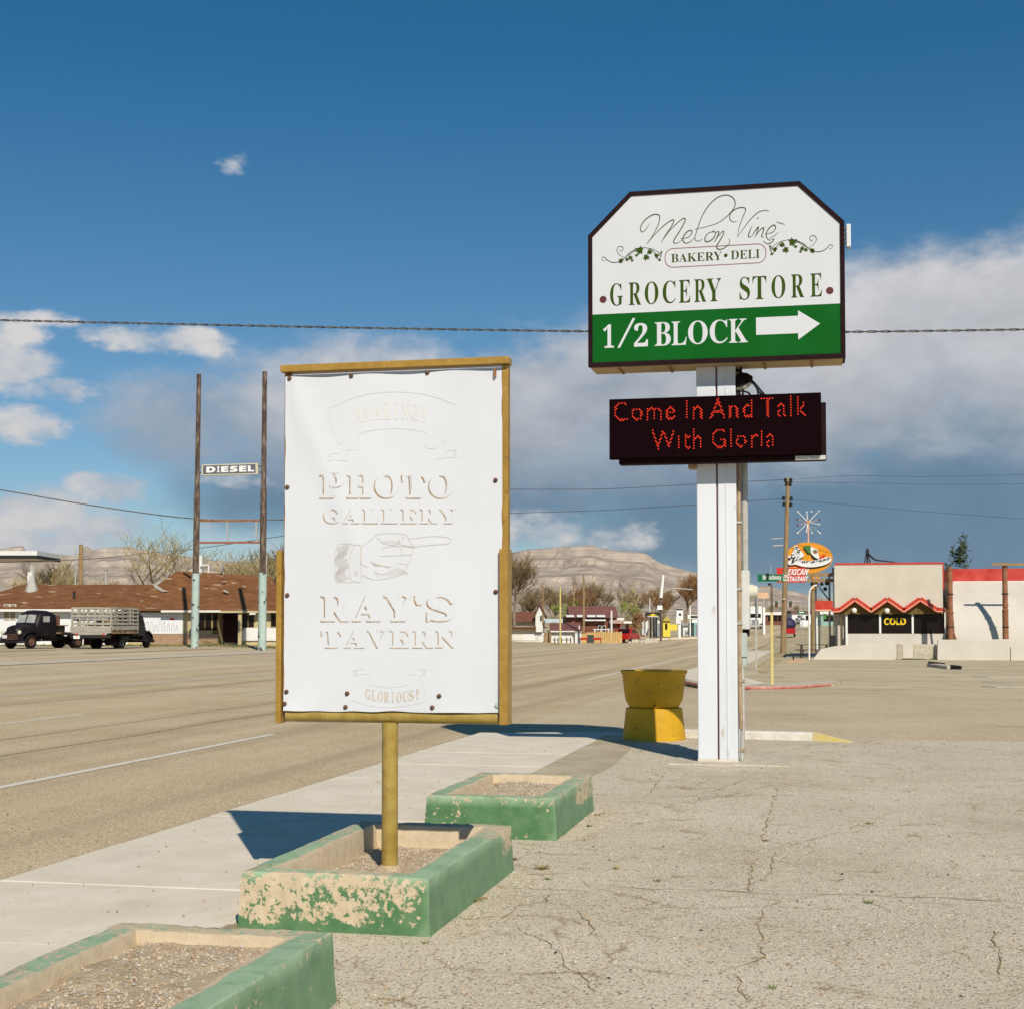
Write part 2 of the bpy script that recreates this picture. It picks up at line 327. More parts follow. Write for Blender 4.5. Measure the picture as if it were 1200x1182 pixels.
# ------------------------------------------------------------------ mesh helpers
OFF = {}
def props(o, label=None, cat=None, group=None, kind=None):
    if label: o['label'] = label
    if cat: o['category'] = cat
    if group: o['group'] = group
    if kind: o['kind'] = kind
    return o
def thing(name, label, cat, loc=(0, 0, 0), rot=None, group=None):
    """an Empty at the base; with rot given its parts are written in local coordinates"""
    o = bpy.data.objects.new(name, None); COL.objects.link(o)
    o.empty_display_size = .3
    o.location = loc
    if rot is not None: o.rotation_euler = (0, 0, rot); OFF[o] = Vector((0, 0, 0))
    else: OFF[o] = Vector(loc)
    return props(o, label, cat, group)
class MB:
    def __init__(s): s.v = []; s.f = []; s.w = None
    def add(s, vs, fs):
        b = len(s.v); s.v.extend([Vector(p) for p in vs]); s.f.extend([tuple(i + b for i in f) for f in fs]); return s
    def box(s, x0, x1, y0, y1, z0, z1):
        return s.add([(x0, y0, z0), (x1, y0, z0), (x1, y1, z0), (x0, y1, z0), (x0, y0, z1), (x1, y0, z1), (x1, y1, z1), (x0, y1, z1)],
                     [(0, 3, 2, 1), (4, 5, 6, 7), (0, 1, 5, 4), (1, 2, 6, 5), (2, 3, 7, 6), (3, 0, 4, 7)])
    def beam(s, p, q, w, h, up=(0, 0, 1)):
        p, q = Vector(p), Vector(q); d = (q - p).normalized(); u = Vector(up)
        if abs(d.dot(u)) > .98: u = Vector((0, 1, 0))
        a = d.cross(u).normalized(); b = a.cross(d)
        vs = []
        for c in (p, q):
            for i, j in ((-1, -1), (1, -1), (1, 1), (-1, 1)): vs.append(c + a * (i * w / 2) + b * (j * h / 2))
        return s.add(vs, [(0, 1, 2, 3), (7, 6, 5, 4), (0, 4, 5, 1), (1, 5, 6, 2), (2, 6, 7, 3), (3, 7, 4, 0)])
    def tube(s, p, q, r0, r1=None, n=8, caps=True):
        return s.path([p, q], [r0, r0 if r1 is None else r1], n, caps)
    def path(s, pts, rs, n=8, caps=True):
        pts = [Vector(p) for p in pts]
        if not isinstance(rs, (list, tuple)): rs = [rs] * len(pts)
        vs = []; fs = []; pa = None
        for i, p in enumerate(pts):
            d = (pts[min(i + 1, len(pts) - 1)] - pts[max(i - 1, 0)])
            d = d.normalized() if d.length > 1e-9 else Vector((0, 0, 1))
            if pa is None:
                u = Vector((0, 0, 1)) if abs(d.z) < .9 else Vector((0, 1, 0))
                a = d.cross(u).normalized()
            else:
                a = pa - d * pa.dot(d)
                a = a.normalized() if a.length > 1e-6 else d.orthogonal().normalized()
            pa = a; b = d.cross(a)
            for k in range(n):
                t = 2 * math.pi * k / n
                vs.append(p + (a * math.cos(t) + b * math.sin(t)) * rs[i])
        for i in range(len(pts) - 1):
            for k in range(n):
                fs.append((i * n + k, i * n + (k + 1) % n, (i + 1) * n + (k + 1) % n, (i + 1) * n + k))
        if caps:
            fs.append(tuple(range(n - 1, -1, -1))); fs.append(tuple(range((len(pts) - 1) * n, len(pts) * n)))
        return s.add(vs, fs)
    def lathe(s, c, prof, n=24, axis='z'):
        c = Vector(c); vs = []; fs = []
        for r, z in prof:
            for k in range(n):
                t = 2 * math.pi * k / n; a, b = r * math.cos(t), r * math.sin(t)
                vs.append(c + (Vector((a, b, z)) if axis == 'z' else Vector((a, z, b)) if axis == 'y' else Vector((z, a, b))))
        for i in range(len(prof) - 1):
            for k in range(n): fs.append((i * n + k, i * n + (k + 1) % n, (i + 1) * n + (k + 1) % n, (i + 1) * n + k))
        if prof[0][0] > 1e-4: fs.append(tuple(range(n)))
        if prof[-1][0] > 1e-4: fs.append(tuple(range((len(prof) - 1) * n, len(prof) * n)))
        return s.add(vs, fs)
    def prism(s, pts, y0, y1):
        """outline in x,z extruded along y"""
        n = len(pts)
        vs = [(p[0], y0, p[1]) for p in pts] + [(p[0], y1, p[1]) for p in pts]
        fs = [tuple(range(n)), tuple(range(2 * n - 1, n - 1, -1))] + [(i, i + n, (i + 1) % n + n, (i + 1) % n) for i in range(n)]
        return s.add(vs, fs)
    def prismx(s, pts, x0, x1):
        """outline in y,z extruded along x"""
        n = len(pts)
        vs = [(x0, p[0], p[1]) for p in pts] + [(x1, p[0], p[1]) for p in pts]
        fs = [tuple(range(n)), tuple(range(2 * n - 1, n - 1, -1))] + [(i, i + n, (i + 1) % n + n, (i + 1) % n) for i in range(n)]
        return s.add(vs, fs)
    def slab(s, pts, z0, z1):
        """outline in x,y extruded in z"""
        n = len(pts)
        vs = [(p[0], p[1], z0) for p in pts] + [(p[0], p[1], z1) for p in pts]
        fs = [tuple(range(n - 1, -1, -1)), tuple(range(n, 2 * n))] + [(i, (i + 1) % n, (i + 1) % n + n, i + n) for i in range(n)]
        return s.add(vs, fs)
    def ribbon(s, pts, w, nrm=(0, -1, 0), closed=False, taper=False):
        pts = [Vector(p) for p in pts]; nrm = Vector(nrm)
        if closed: pts = pts + [pts[0]]
        vs = []; n = len(pts)
        for i, p in enumerate(pts):
            if closed and i in (0, n - 1): d = pts[1] - pts[n - 2]
            else: d = pts[min(i + 1, n - 1)] - pts[max(i - 1, 0)]
            a = d.cross(nrm)
            a = a.normalized() if a.length > 1e-9 else Vector((0, 0, 1))
            ww = w[i] if isinstance(w, (list, tuple)) else w
            if taper: ww *= .35 + .65 * math.sin(math.pi * min(1, max(0, i / (n - 1))))
            vs += [p - a * ww / 2, p + a * ww / 2]
        return s.add(vs, [(2 * i, 2 * i + 1, 2 * i + 3, 2 * i + 2) for i in range(n - 1)])
    def build(s, name, m, parent=None, smooth=False, bevel=0.0, kind=None, label=None, link=True):
        me = bpy.data.meshes.new(name)
        off = Vector((0, 0, 0)); p = parent
        if p is not None:
            while p.parent is not None: p = p.parent
            off = OFF[p]
        me.from_pydata([tuple(v - off) for v in s.v], [], s.f)
        if not isinstance(m, (list, tuple)): m = [m]
        for x in m: me.materials.append(M[x] if isinstance(x, str) else x)
        bm = bmesh.new(); bm.from_mesh(me); bmesh.ops.recalc_face_normals(bm, faces=bm.faces); bm.to_mesh(me); bm.free()
        if smooth:
            me.polygons.foreach_set('use_smooth', [True] * len(me.polygons))
            try: me.set_sharp_from_angle(angle=R(32))
            except Exception: pass
        o = bpy.data.objects.new(name, me); COL.objects.link(o)
        if parent is not None: o.parent = parent
        if bevel:
            b = o.modifiers.new('bevel', 'BEVEL'); b.width = bevel; b.segments = 2; b.limit_method = 'ANGLE'; b.angle_limit = R(35)
        if kind: o['kind'] = kind
        if label: o['label'] = label
        return o
def one(mb, name, m, label, cat, group=None, **k):
    return props(mb.build(name, m, None, **k), label, cat, group)
def dup(root, loc, rotz=None, label=None):
    r = root.copy(); COL.objects.link(r); r.location = loc
    if rotz is not None: r.rotation_euler = (0, 0, rotz)
    if label: r['label'] = label
    OFF[r] = Vector((0, 0, 0))
    for ch in list(root.children):
        c = ch.copy(); COL.objects.link(c); c.parent = r
        for g in ch.children:
            d = g.copy(); COL.objects.link(d); d.parent = c
    return r
def catmull(pts, k=6, closed=False):
    pts = [Vector(p) for p in pts]; out = []; n = len(pts)
    for i in range(n if closed else n - 1):
        if closed: a, b, c, d = pts[i - 1], pts[i], pts[(i + 1) % n], pts[(i + 2) % n]
        else: a, b, c, d = pts[max(i - 1, 0)], pts[i], pts[i + 1], pts[min(i + 2, n - 1)]
        for j in range(k):
            t = j / k
            out.append(.5 * ((2 * b) + (c - a) * t + (2 * a - 5 * b + 4 * c - d) * t * t + (3 * b - a - 3 * c + d) * t ** 3))
    if not closed: out.append(pts[-1])
    return out
# lettering: outlines taken from Blender's own built-in face, filled and laid on a surface
TXT = {}
def glyphs(s, style='sans', offset=0.0, space=1.0):
    key = (s, style, offset, space)
    if key in TXT: return TXT[key]
    base = {'serif': 0x1D400, 'script': 0x1D4D0, 'bold': 0x1D5D4, 'boldit': 0x1D63C}.get(style)
    t = ''
    for c in s:
        if base and 'A' <= c <= 'Z': t += chr(base + ord(c) - 65)
        elif base and 'a' <= c <= 'z': t += chr(base + 26 + ord(c) - 97)
        elif style == 'serif' and c.isdigit(): t += chr(0x1D7CE + int(c))
        elif style in ('bold', 'boldit') and c.isdigit(): t += chr(0x1D7EC + int(c))
        else: t += c
    cu = bpy.data.curves.new('lettering', 'FONT'); cu.body = t; cu.offset = offset; cu.resolution_u = 5; cu.space_character = space
    o = bpy.data.objects.new('lettering', cu); COL.objects.link(o)
    me = bpy.data.meshes.new_from_object(o.evaluated_get(bpy.context.evaluated_depsgraph_get()))
    vs = [(v.co.x, v.co.y) for v in me.vertices]; fs = [tuple(p.vertices) for p in me.polygons]
    bpy.data.objects.remove(o); bpy.data.curves.remove(cu); bpy.data.meshes.remove(me)
    xs = [v[0] for v in vs]; ys = [v[1] for v in vs]
    x0, x1, y0, y1 = min(xs), max(xs), min(ys), max(ys)
    TXT[key] = ([((a - x0) / (x1 - x0), (b - y0) / (y1 - y0)) for a, b in vs], fs, (x1 - x0) / (y1 - y0))
    return TXT[key]
def write(mb, s, f, style='sans', offset=0.0):
    vs, fs, _ = glyphs(s, style, offset)
    return mb.add([f(a, b) for a, b in vs], fs)
def rect_on(x0, x1, z0, z1, y, slant=0.0):
    return lambda a, b: Vector((x0 + (x1 - x0) * a + slant * b * (z1 - z0), y, z0 + (z1 - z0) * b))

# ------------------------------------------------------------------ the ground
DROP = 0.10
def H(x, y):
    """street level: flat here, rising a little to the west and up the street to the north"""
    z = -DROP + .042 * min(max(0.0, -26 - x), 12.0)
    if y > 140: z += .0128 * (min(y, 425) - 140)
    if y > 425: z += .003 * (min(y, 4000) - 425)
    return z
def sheet(xs, ys, zf):
    mb = MB()
    mb.v = [Vector((x, y, zf(x, y))) for y in ys for x in xs]
    n = len(xs)
    mb.f = [(j * n + i, j * n + i + 1, (j + 1) * n + i + 1, (j + 1) * n + i) for j in range(len(ys) - 1) for i in range(n - 1)]
    return mb
def steps(a, b, d):
    n = max(1, round((b - a) / d)); return [a + (b - a) * i / n for i in range(n + 1)]
YL = [-50, 0, 22.3, 40, 60, 80, 95, 105, 115, 125, 140, 160, 180, 200, 225, 250, 275, 300]
gx = [-9000, -5000, -3000, -1500, -800, -400, -200, -140, -100, -80, -60, -38, -26, -24, -5.1, 0, 12, 40, 80, 120, 200, 400, 800, 1500, 3000, 5000, 9000]
gy = [-600, -200, -100] + YL + [340, 425, 500, 700, 1000, 1800, 3000, 4000, 9000]
def ground_z(x, y):
    inner = -62 < x < 82 and -55 < y < 295
    return H(x, y) - (.06 if inner else 0.0)
sheet(gx, gy, ground_z).build('ground', 'dirt', kind='structure')
sheet([-24, -14, -5.1], YL, H).build('road', 'road', kind='structure')
sheet([-60, -50, -38, -26, -24], [-50, 0, 22.3, 40, 60, 80, 95, 105, 115, 125], H).build('asphalt_apron', 'apron', kind='structure')
sheet([-5.1, 0, 12, 40, 80], [22.3, 40.0], H).build('side_street', 'street', kind='structure')
sheet([-1.9, 0, 12, 40, 80], [40.0, 60, 80, 95, 105], H).build('dusty_lot', 'dry_lot', kind='structure')
def lot_z(x, y):
    return 0.0 if y < 21.5 else -DROP
sheet([-3.1, -1.95, -.05, 6, 20, 60], [-30, 0, 8, 16, 20.6, 21.4, 22.3], lot_z).build('parking_lot', 'lot', kind='structure')
# road markings: sheets 4 mm above the road
def stripe(name, x, w, y0, y1, m='line', z=.004):
    ys = sorted(set([y0, y1] + [y for y in YL if y0 < y < y1] + steps(y0, y1, 4)))
    return sheet([x - w / 2, x + w / 2], ys, lambda a, b: H(a, b) + z).build(name, m, kind='structure')
k = 1 + DROP / EYE
stripe('lane_line', -8.04 * k, .13, 4, 21.8)
stripe('lane_line', -13.3 * k, .12, 8, 26.0)
stripe('lane_line', -13.3 * k, .12, 34.0, 43.0)
stripe('lane_line', -7.03 * k, .14, 47.5, 140)
stripe('lane_line', -13.3 * k, .12, 52, 61); stripe('lane_line', -13.3 * k, .12, 70, 79)
stripe('lane_line', -20.5, .12, 30, 300); stripe('lane_line', -20.1, .12, 30, 300)
# dark seams and tyre-dulled joints along the lanes
for x, w, y0, y1 in ((-10.6, .035, 10, 64), (-12.1, .03, 14, 90), (-17.4, .05, 22, 120)):
    pts = []
    y = y0
    while y < y1:
        pts.append((x + .05 * noise.noise((y * .35, x, 0)) * 3, y, H(x, y) + .004)); y += .8 if y < 40 else 3
    MB().ribbon(pts, w, (0, 0, 1)).build('road_seam', 'crack', kind='structure')
# pale concrete strip between the highway and the station apron
mb = sheet([-32.4, -31.2], steps(20, 120, 10), lambda a, b: H(a, b) + .02)
mb.build('concrete_strip', 'old_concrete', kind='structure')
for x0, x1, y0, y1 in ((-37.0, -34.5, 44, 52), (-41, -39.5, 62, 70), (-36, -35.5, 66, 82)):
    sheet([x0, x1], [y0, y1], lambda a, b: H(a, b) + .012).build('worn_patch', 'gutter', kind='structure')

# sidewalk: separate slabs with open joints, its outer face is the kerb
sw = props(bpy.data.objects.new('sidewalk', None), kind='structure'); COL.objects.link(sw); OFF[sw] = Vector((0, 0, 0))
y = -3.0; n = 0
while y < 21.4:
    y1 = min(y + 1.62, 21.6)
    dz = rnd.uniform(-.004, .004)
    MB().box(-5.1, -3.13, y + .003, y1 - .003, -.3, dz).build('slab', 'concrete', sw, bevel=.006)
    y = y1
# the last slab is cut on the skew where the walk meets the side street
MB().slab([(-5.1, 21.61), (-3.13, 21.61), (-2.75, 22.3), (-3.4, 22.5), (-4.5, 22.1)], -.3, -.03).build('slab', 'concrete', sw, bevel=.012)
pts = [(-5.17 + .03 * noise.noise((0, q * .9, 1)), q, H(-5.2, q) + .006) for q in steps(2, 21.6, .5)]
MB().ribbon(pts, [.16 + .10 * noise.noise((3, q * 1.1, 1)) for q in steps(2, 21.6, .5)], (0, 0, 1)).build('gutter', 'gutter', kind='structure')
# strip of dirt between the walk and the planters
MB().add([(-3.13, 5.9, .004), (-2.98, 5.9, .004), (-2.98, 7.35, .004), (-3.13, 7.35, .004)], [(0, 1, 2, 3)]).build('dirt_strip', 'gutter', kind='structure')
MB().add([(-3.1, 12.6, .004), (-2.6, 12.6, .004), (-2.35, 16.5, .004), (-2.5, 20.5, .004), (-3.1, 20.5, .004)], [(0, 1, 2, 3, 4)]).build('dirt_strip', mat('darker_patch', (.40, .33, .22), (.52, .44, .31), 1.5, .95, .4, 60), kind='structure')

# cracks in the lot, jagged ribbons of dirt just above the asphalt
CR = [[(687, 1036), (760, 1040), (840, 1042), (900, 1047), (985, 1047), (1040, 1050), (1110, 1051), (1190, 1056)],
      [(596, 997), (640, 1000), (717, 1001)], [(700, 930), (770, 932), (850, 933), (900, 920), (925, 919), (985, 924), (1085, 927)],
      [(604, 1087), (650, 1105), (662, 1130), (690, 1150), (700, 1165)], [(912, 922), (900, 960), (893, 979), (897, 985)],
      [(908, 998), (905, 1015), (898, 1030)], [(880, 1010), (876, 1046)], [(893, 1065), (890, 1098), (901, 1118), (870, 1130), (852, 1136), (825, 1146)],
      [(852, 1136), (870, 1155), (868, 1175)], [(590, 1075), (600, 1062), (640, 1055), (650, 1046)], [(900, 985), (925, 990), (950, 984), (990, 972)],
      [(875, 912), (840, 925), (800, 935)], [(1010, 1052), (1035, 1062), (1046, 1073)], [(1165, 1090), (1172, 1118), (1172, 1145)],
      [(670, 1060), (690, 1078), (700, 1100)], [(780, 905), (760, 930), (752, 935)], [(500, 1150), (480, 1166), (440, 1180)]]
rc = random.Random(3)
mb = MB()
CRW = []
for line in CR:
    P = [gnd(u, v, .004) for u, v in line]
    pts = []
    for a, b in zip(P, P[1:]):
        q = max(2, int((b - a).length / .07))
        for i in range(q):
            t = i / q; p = a.lerp(b, t)
            j = .035 * noise.noise((p.x * 5, p.y * 5, 0)) + .012 * rc.uniform(-1, 1)
            pts.append(p + Vector((j, j * .8, 0)))
    CRW += pts
    k_ = 1.7 if len(line) == 8 else 1.0
    mb.ribbon(pts, [k_ * max(.002, .0045 + .008 * noise.noise((p.x * 3, p.y * 3, 4))) for p in pts], (0, 0, 1))
mb.build('pavement_crack', 'crack', kind='structure')
# weeds rooted in the cracks and along the planters: nobody could count the blades
mb = MB(); mg = MB()
def tuft(mb, p, r, n):
    for i in range(n):
        a = rc.uniform(0, 6.28); l = rc.uniform(.4, 1) * r
        b = p + Vector((math.cos(a), math.sin(a), 0)) * rc.uniform(0, r * .8)
        t = b + Vector((math.cos(a) * l * .7, math.sin(a) * l * .7, l * rc.uniform(.3, .9)))
        w = Vector((-math.sin(a), math.cos(a), 0)) * l * .16
        mb.add([b - w, b + w, t], [(0, 1, 2)])
for p in CRW:
    if rc.random() < .30: tuft(mb if rc.random() < .85 else mg, p, rc.uniform(.008, .024), 6)
for u, v, r, q in ((602, 1007, .07, 40), (636, 1018, .08, 50), (642, 1030, .05, 26), (723, 1018, .05, 26), (770, 1032, .05, 20), (897, 985, .05, 30), (393, 1172, .05, 22),
                   (893, 1031, .04, 20), (1018, 965, .06, 26), (498, 1105, .04, 20), (690, 968, .05, 30), (700, 955, .05, 30), (560, 1056, .05, 20), (820, 936, .04, 20), (905, 1158, .04, 20), (1018, 1058, .05, 26), (450, 1178, .03, 16)):
    tuft(mg if rc.random() < .3 else mb, gnd(u, v), r * .75, int(q * .8))
mb.build('dry_weeds', 'weed', kind='stuff'); mg.build('green_weeds', 'weedg', kind='stuff')
# loose stones scattered on the lot and walk
def chip(mb, p, r, rr):
    t = rr.uniform(0, 6.28); q = [p + Vector((math.cos(t + k * 2.1) * r * rr.uniform(.7, 1.2), math.sin(t + k * 2.1) * r * rr.uniform(.7, 1.2), -.001)) for k in range(3)]
    q.append(p + Vector((rr.uniform(-.3, .3) * r, rr.uniform(-.3, .3) * r, r * rr.uniform(.6, 1.0))))
    mb.add(q, [(0, 1, 3), (1, 2, 3), (2, 0, 3), (0, 2, 1)])
lo = [MB() for _ in range(3)]
for i in range(5200):
    Y = 5.2 + 15.2 * rc.random() ** 1.7
    X = rc.uniform(-2.0, 1.0 + Y * .32)
    if -2.05 < X < -1.9 and (Y < 9.5 or 10.6 < Y < 12.9): continue
    chip(lo[rc.choice((0, 0, 1, 1, 1, 2))], Vector((X, Y, 0.0)), rc.choice((.004, .005, .006, .008, .013)), rc)
for i in range(240):
    chip(lo[2], Vector((rc.uniform(-5.0, -3.2), 3 + 18 * rc.random(), .004)), rc.choice((.005, .007, .011)), rc)
for i in range(1500):
    Y = 6 + 16 * rc.random(); chip(lo[rc.choice((0, 1, 2))], Vector((-5.15 - 2.5 * rc.random() ** 2, Y, -DROP)), rc.uniform(.005, .012), rc)
for i in range(700):       # grit washed up against the planters
    Y = rc.choice((rc.uniform(4, 9.4), rc.uniform(10.7, 12.9))); chip(lo[rc.choice((0, 1, 2))], Vector((-1.95 + .25 * rc.random() ** 2, Y, 0)), rc.uniform(.004, .011), rc)
for m_, b_ in zip(('pebA', 'pebB', 'pebC'), lo): b_.build('loose_gravel', m_, kind='stuff')
bs = MB()
for i in range(420):
    Y = 5.2 + 15.5 * rc.random() ** 1.4; X = rc.uniform(-1.85, 1.0 + Y * .33)
    chip(bs, Vector((X, Y, 0.0)), rc.choice((.005, .007, .007, .009, .013)), rc)
for i in range(160):
    Y = 7 + 20 * rc.random(); chip(bs, Vector((-5.4 - 9 * rc.random(), Y, -DROP)), rc.uniform(.006, .014), rc)
bs.build('dark_pebbles', 'pebD', kind='stuff')

# kerb in front of the side street, its tip yellow and worn down
kb = MB()
kb.slab([(-2.0, 21.15), (-.10, 20.95), (-.10, 21.15), (-2.0, 21.35)], -.05, .115)
kb.build('kerb', 'white_curb', kind='structure', bevel=.02)
tp = MB().add([(-.10, 20.95, -.02), (.42, 20.72, -.02), (.45, 20.80, -.02), (-.10, 21.15, -.02), (-.10, 20.95, .115), (.42, 20.72, .008), (.45, 20.80, .008), (-.10, 21.15, .115)],
              [(0, 3, 2, 1), (4, 5, 6, 7), (0, 1, 5, 4), (1, 2, 6, 5), (2, 3, 7, 6), (3, 0, 4, 7)])
tp.build('kerb_tip', 'yel_curb', kind='structure')
# far corner: raised walk with a red nose
nose = [(-5.1, 105), (-5.1, 54), (-4.75, 48.5), (-4.1, 44.6), (-3.2, 41.6), (-2.4, 40.5), (-1.6, 40.35), (-.6, 41.2), (.3, 43.2), (.75, 45.6)]
inn = [(-.6, 47.5), (-2.1, 52), (-2.6, 60), (-2.7, 105)]
MB().slab(nose + inn, -.3, -.03).build('corner_walk', 'dry_lot', kind='structure')
pts = [Vector((a, b, 0)) for a, b in nose[2:]]
MB().path([Vector((p.x, p.y, -.062)) for p in catmull(pts[:-1], 4)], .05, 6).build('red_kerb', 'red_curb', kind='structure')
MB().slab([(-4.95, 105), (-4.95, 54), (-4.6, 48.6), (-3.9, 44.9), (-3.0, 42.2), (-1.9, 41.2), (-1.6, 43.5), (-2.7, 49), (-3.2, 60), (-3.2, 105)], -.2, -.024).build('corner_path', 'concrete', kind='structure')
MB().slab([(-2.2, 41.0), (-1.6, 40.7), (-.7, 41.5), (.2, 43.4), (.6, 45.4), (-.2, 45.6), (-.8, 43.4)], -.2, -.022).build('kerb_walk', 'old_concrete', kind='structure')
# driveway edges across the side street
MB().slab([(4.6, 43.9), (4.9, 43.1), (40, 43.6), (40, 44.6)], -.2, -.086).build('driveway_apron', 'old_concrete', kind='structure')
MB().slab([(5.2, 52.5), (5.6, 51.7), (40, 52.5), (40, 53.3)], -.2, -.086).build('driveway_apron', 'old_concrete', kind='structure')
for (u, v, w_, m_) in ((1003, 808, 3.0, 'crack'), (965, 828, 1.4, 'crack'), (1110, 850, 5, 'line'), (900, 836, .8, 'crack'), (1160, 850, 2, 'crack')):
    p = gnd(u, v, -DROP + .004); pp = [p + Vector((t * w_, .25 * noise.noise((t * 4, v, 0)), 0)) for t in [i / 14 for i in range(15)]]
    MB().ribbon(pp, [.02 + .05 * abs(noise.noise((i * .6, v, 3))) for i in range(15)], (0, 0, 1)).build('street_seam', m_, kind='structure')

# ------------------------------------------------------------------ far cliffs
def silhouette(u, pts):
    for (a, x), (b, y) in zip(pts, pts[1:]):
        if a <= u <= b: return x + (y - x) * (u - a) / (b - a)
    return pts[0][1] if u < pts[0][0] else pts[-1][1]
SIL = [(-500, 668), (-260, 655), (-120, 650), (-10, 644), (10, 641), (14, 640), (27, 639), (31, 649), (60, 648), (88, 651), (95, 643), (101, 638), (107, 645), (120, 641), (150, 640), (172, 645), (200, 649),
       (260, 657), (330, 660), (420, 655), (520, 652), (585, 651), (605, 646), (620, 643), (640, 641.5), (665, 640), (694, 637.5), (702, 641), (722, 645), (740, 645.5), (757, 647), (768, 656), (778, 660), (790, 664), (806, 668), (840, 676),
       (880, 688), (900, 687), (930, 692), (980, 703), (1060, 708), (1200, 706), (1400, 700), (1700, 690)]
def cliffs():
    mb = MB(); us = [-500 + 5 * i for i in range(441)]; nt = 56
    prof = [(0, 0), (.30, .16), (.48, .36), (.56, .44), (.575, .53), (.66, .57), (.76, .70), (.775, .78), (.84, .80), (.93, .86), (.942, .97), (.97, 1.0), (1.0, 1.0)]
    rows = []
    for j in range(nt + 1):
        t = j / nt
        for u in us:
            left = 1 - min(1, max(0, (u - 330) / 230)); left = left * left * (3 - 2 * left)
            D = 4300 + 1300 * left
            v = silhouette(u, SIL)
            top = (735 - v) / FPX * D * 1.0
            base = 12.0
            g = noise.fractal((u * .028, t * 2.2, 3.1), .9, 2.2, 5)
            g2 = noise.fractal((u * .10, t * 5.0, 8.1), .9, 2.2, 4)
            tt = min(1, max(0, t + (.05 * g + .025 * g2) * math.sin(math.pi * t)))
            hgt = base + (top - base) * silhouette(tt, prof)
            spread = 1300 + 200 * left
            rr = D - spread * (1 - t) + (110 * g + 35 * g2) * math.sin(math.pi * min(1, t * 1.15)) ** .6
            if t >= .97: rr = D + (t - .97) * 14000; hgt = base + (top - base) * (1 - (t - .97) * 3)
            r = ray(u, 735); q = Vector((r.x, r.y, 0)) * rr
            rows.append(Vector((q.x, q.y, hgt)))
    mb.v = rows; n = len(us)
    mb.f = [(j * n + i, j * n + i + 1, (j + 1) * n + i + 1, (j + 1) * n + i) for j in range(nt) for i in range(n - 1)]
    m = bpy.data.materials.new('desert_cliff'); m.use_nodes = True
    nt_ = m.node_tree; N = nt_.nodes; L = nt_.links; b = N['Principled BSDF']
    b.inputs['Roughness'].default_value = 1; b.inputs['Specular IOR Level'].default_value = 0
    tc = N.new('ShaderNodeTexCoord').outputs['Object']
    mp = N.new('ShaderNodeMapping'); L.new(tc, mp.inputs[0]); mp.inputs['Scale'].default_value = (.0012, .0012, .05)
    t1 = N.new('ShaderNodeTexNoise'); L.new(mp.outputs[0], t1.inputs['Vector']); t1.inputs['Scale'].default_value = 1.0; t1.inputs['Detail'].default_value = 5
    mp2 = N.new('ShaderNodeMapping'); L.new(tc, mp2.inputs[0]); mp2.inputs['Scale'].default_value = (.02, .02, .012)
    t2 = N.new('ShaderNodeTexNoise'); L.new(mp2.outputs[0], t2.inputs['Vector']); t2.inputs['Scale'].default_value = 1.0; t2.inputs['Detail'].default_value = 8
    cr = N.new('ShaderNodeValToRGB'); L.new(t1.outputs[0], cr.inputs[0])
    e = cr.color_ramp.elements; e[0].position = .3; e[0].color = (.36, .29, .235, 1); e[1].position = .7; e[1].color = (.58, .49, .39, 1)
    x = e.new(.46); x.color = (.51, .42, .335, 1); x = e.new(.53); x.color = (.35, .285, .235, 1)
    mx = N.new('ShaderNodeMix'); mx.data_type = 'RGBA'
    mr = N.new('ShaderNodeMapRange'); L.new(t2.outputs[0], mr.inputs[0]); mr.inputs[1].default_value = .38; mr.inputs[2].default_value = .72
    L.new(mr.outputs[0], mx.inputs[0]); L.new(cr.outputs[0], mx.inputs[6]); mx.inputs[7].default_value = (.25, .20, .16, 1)
    L.new(mx.outputs[2], b.inputs['Base Color'])
    mb.build('hills', m, kind='structure')
cliffs()

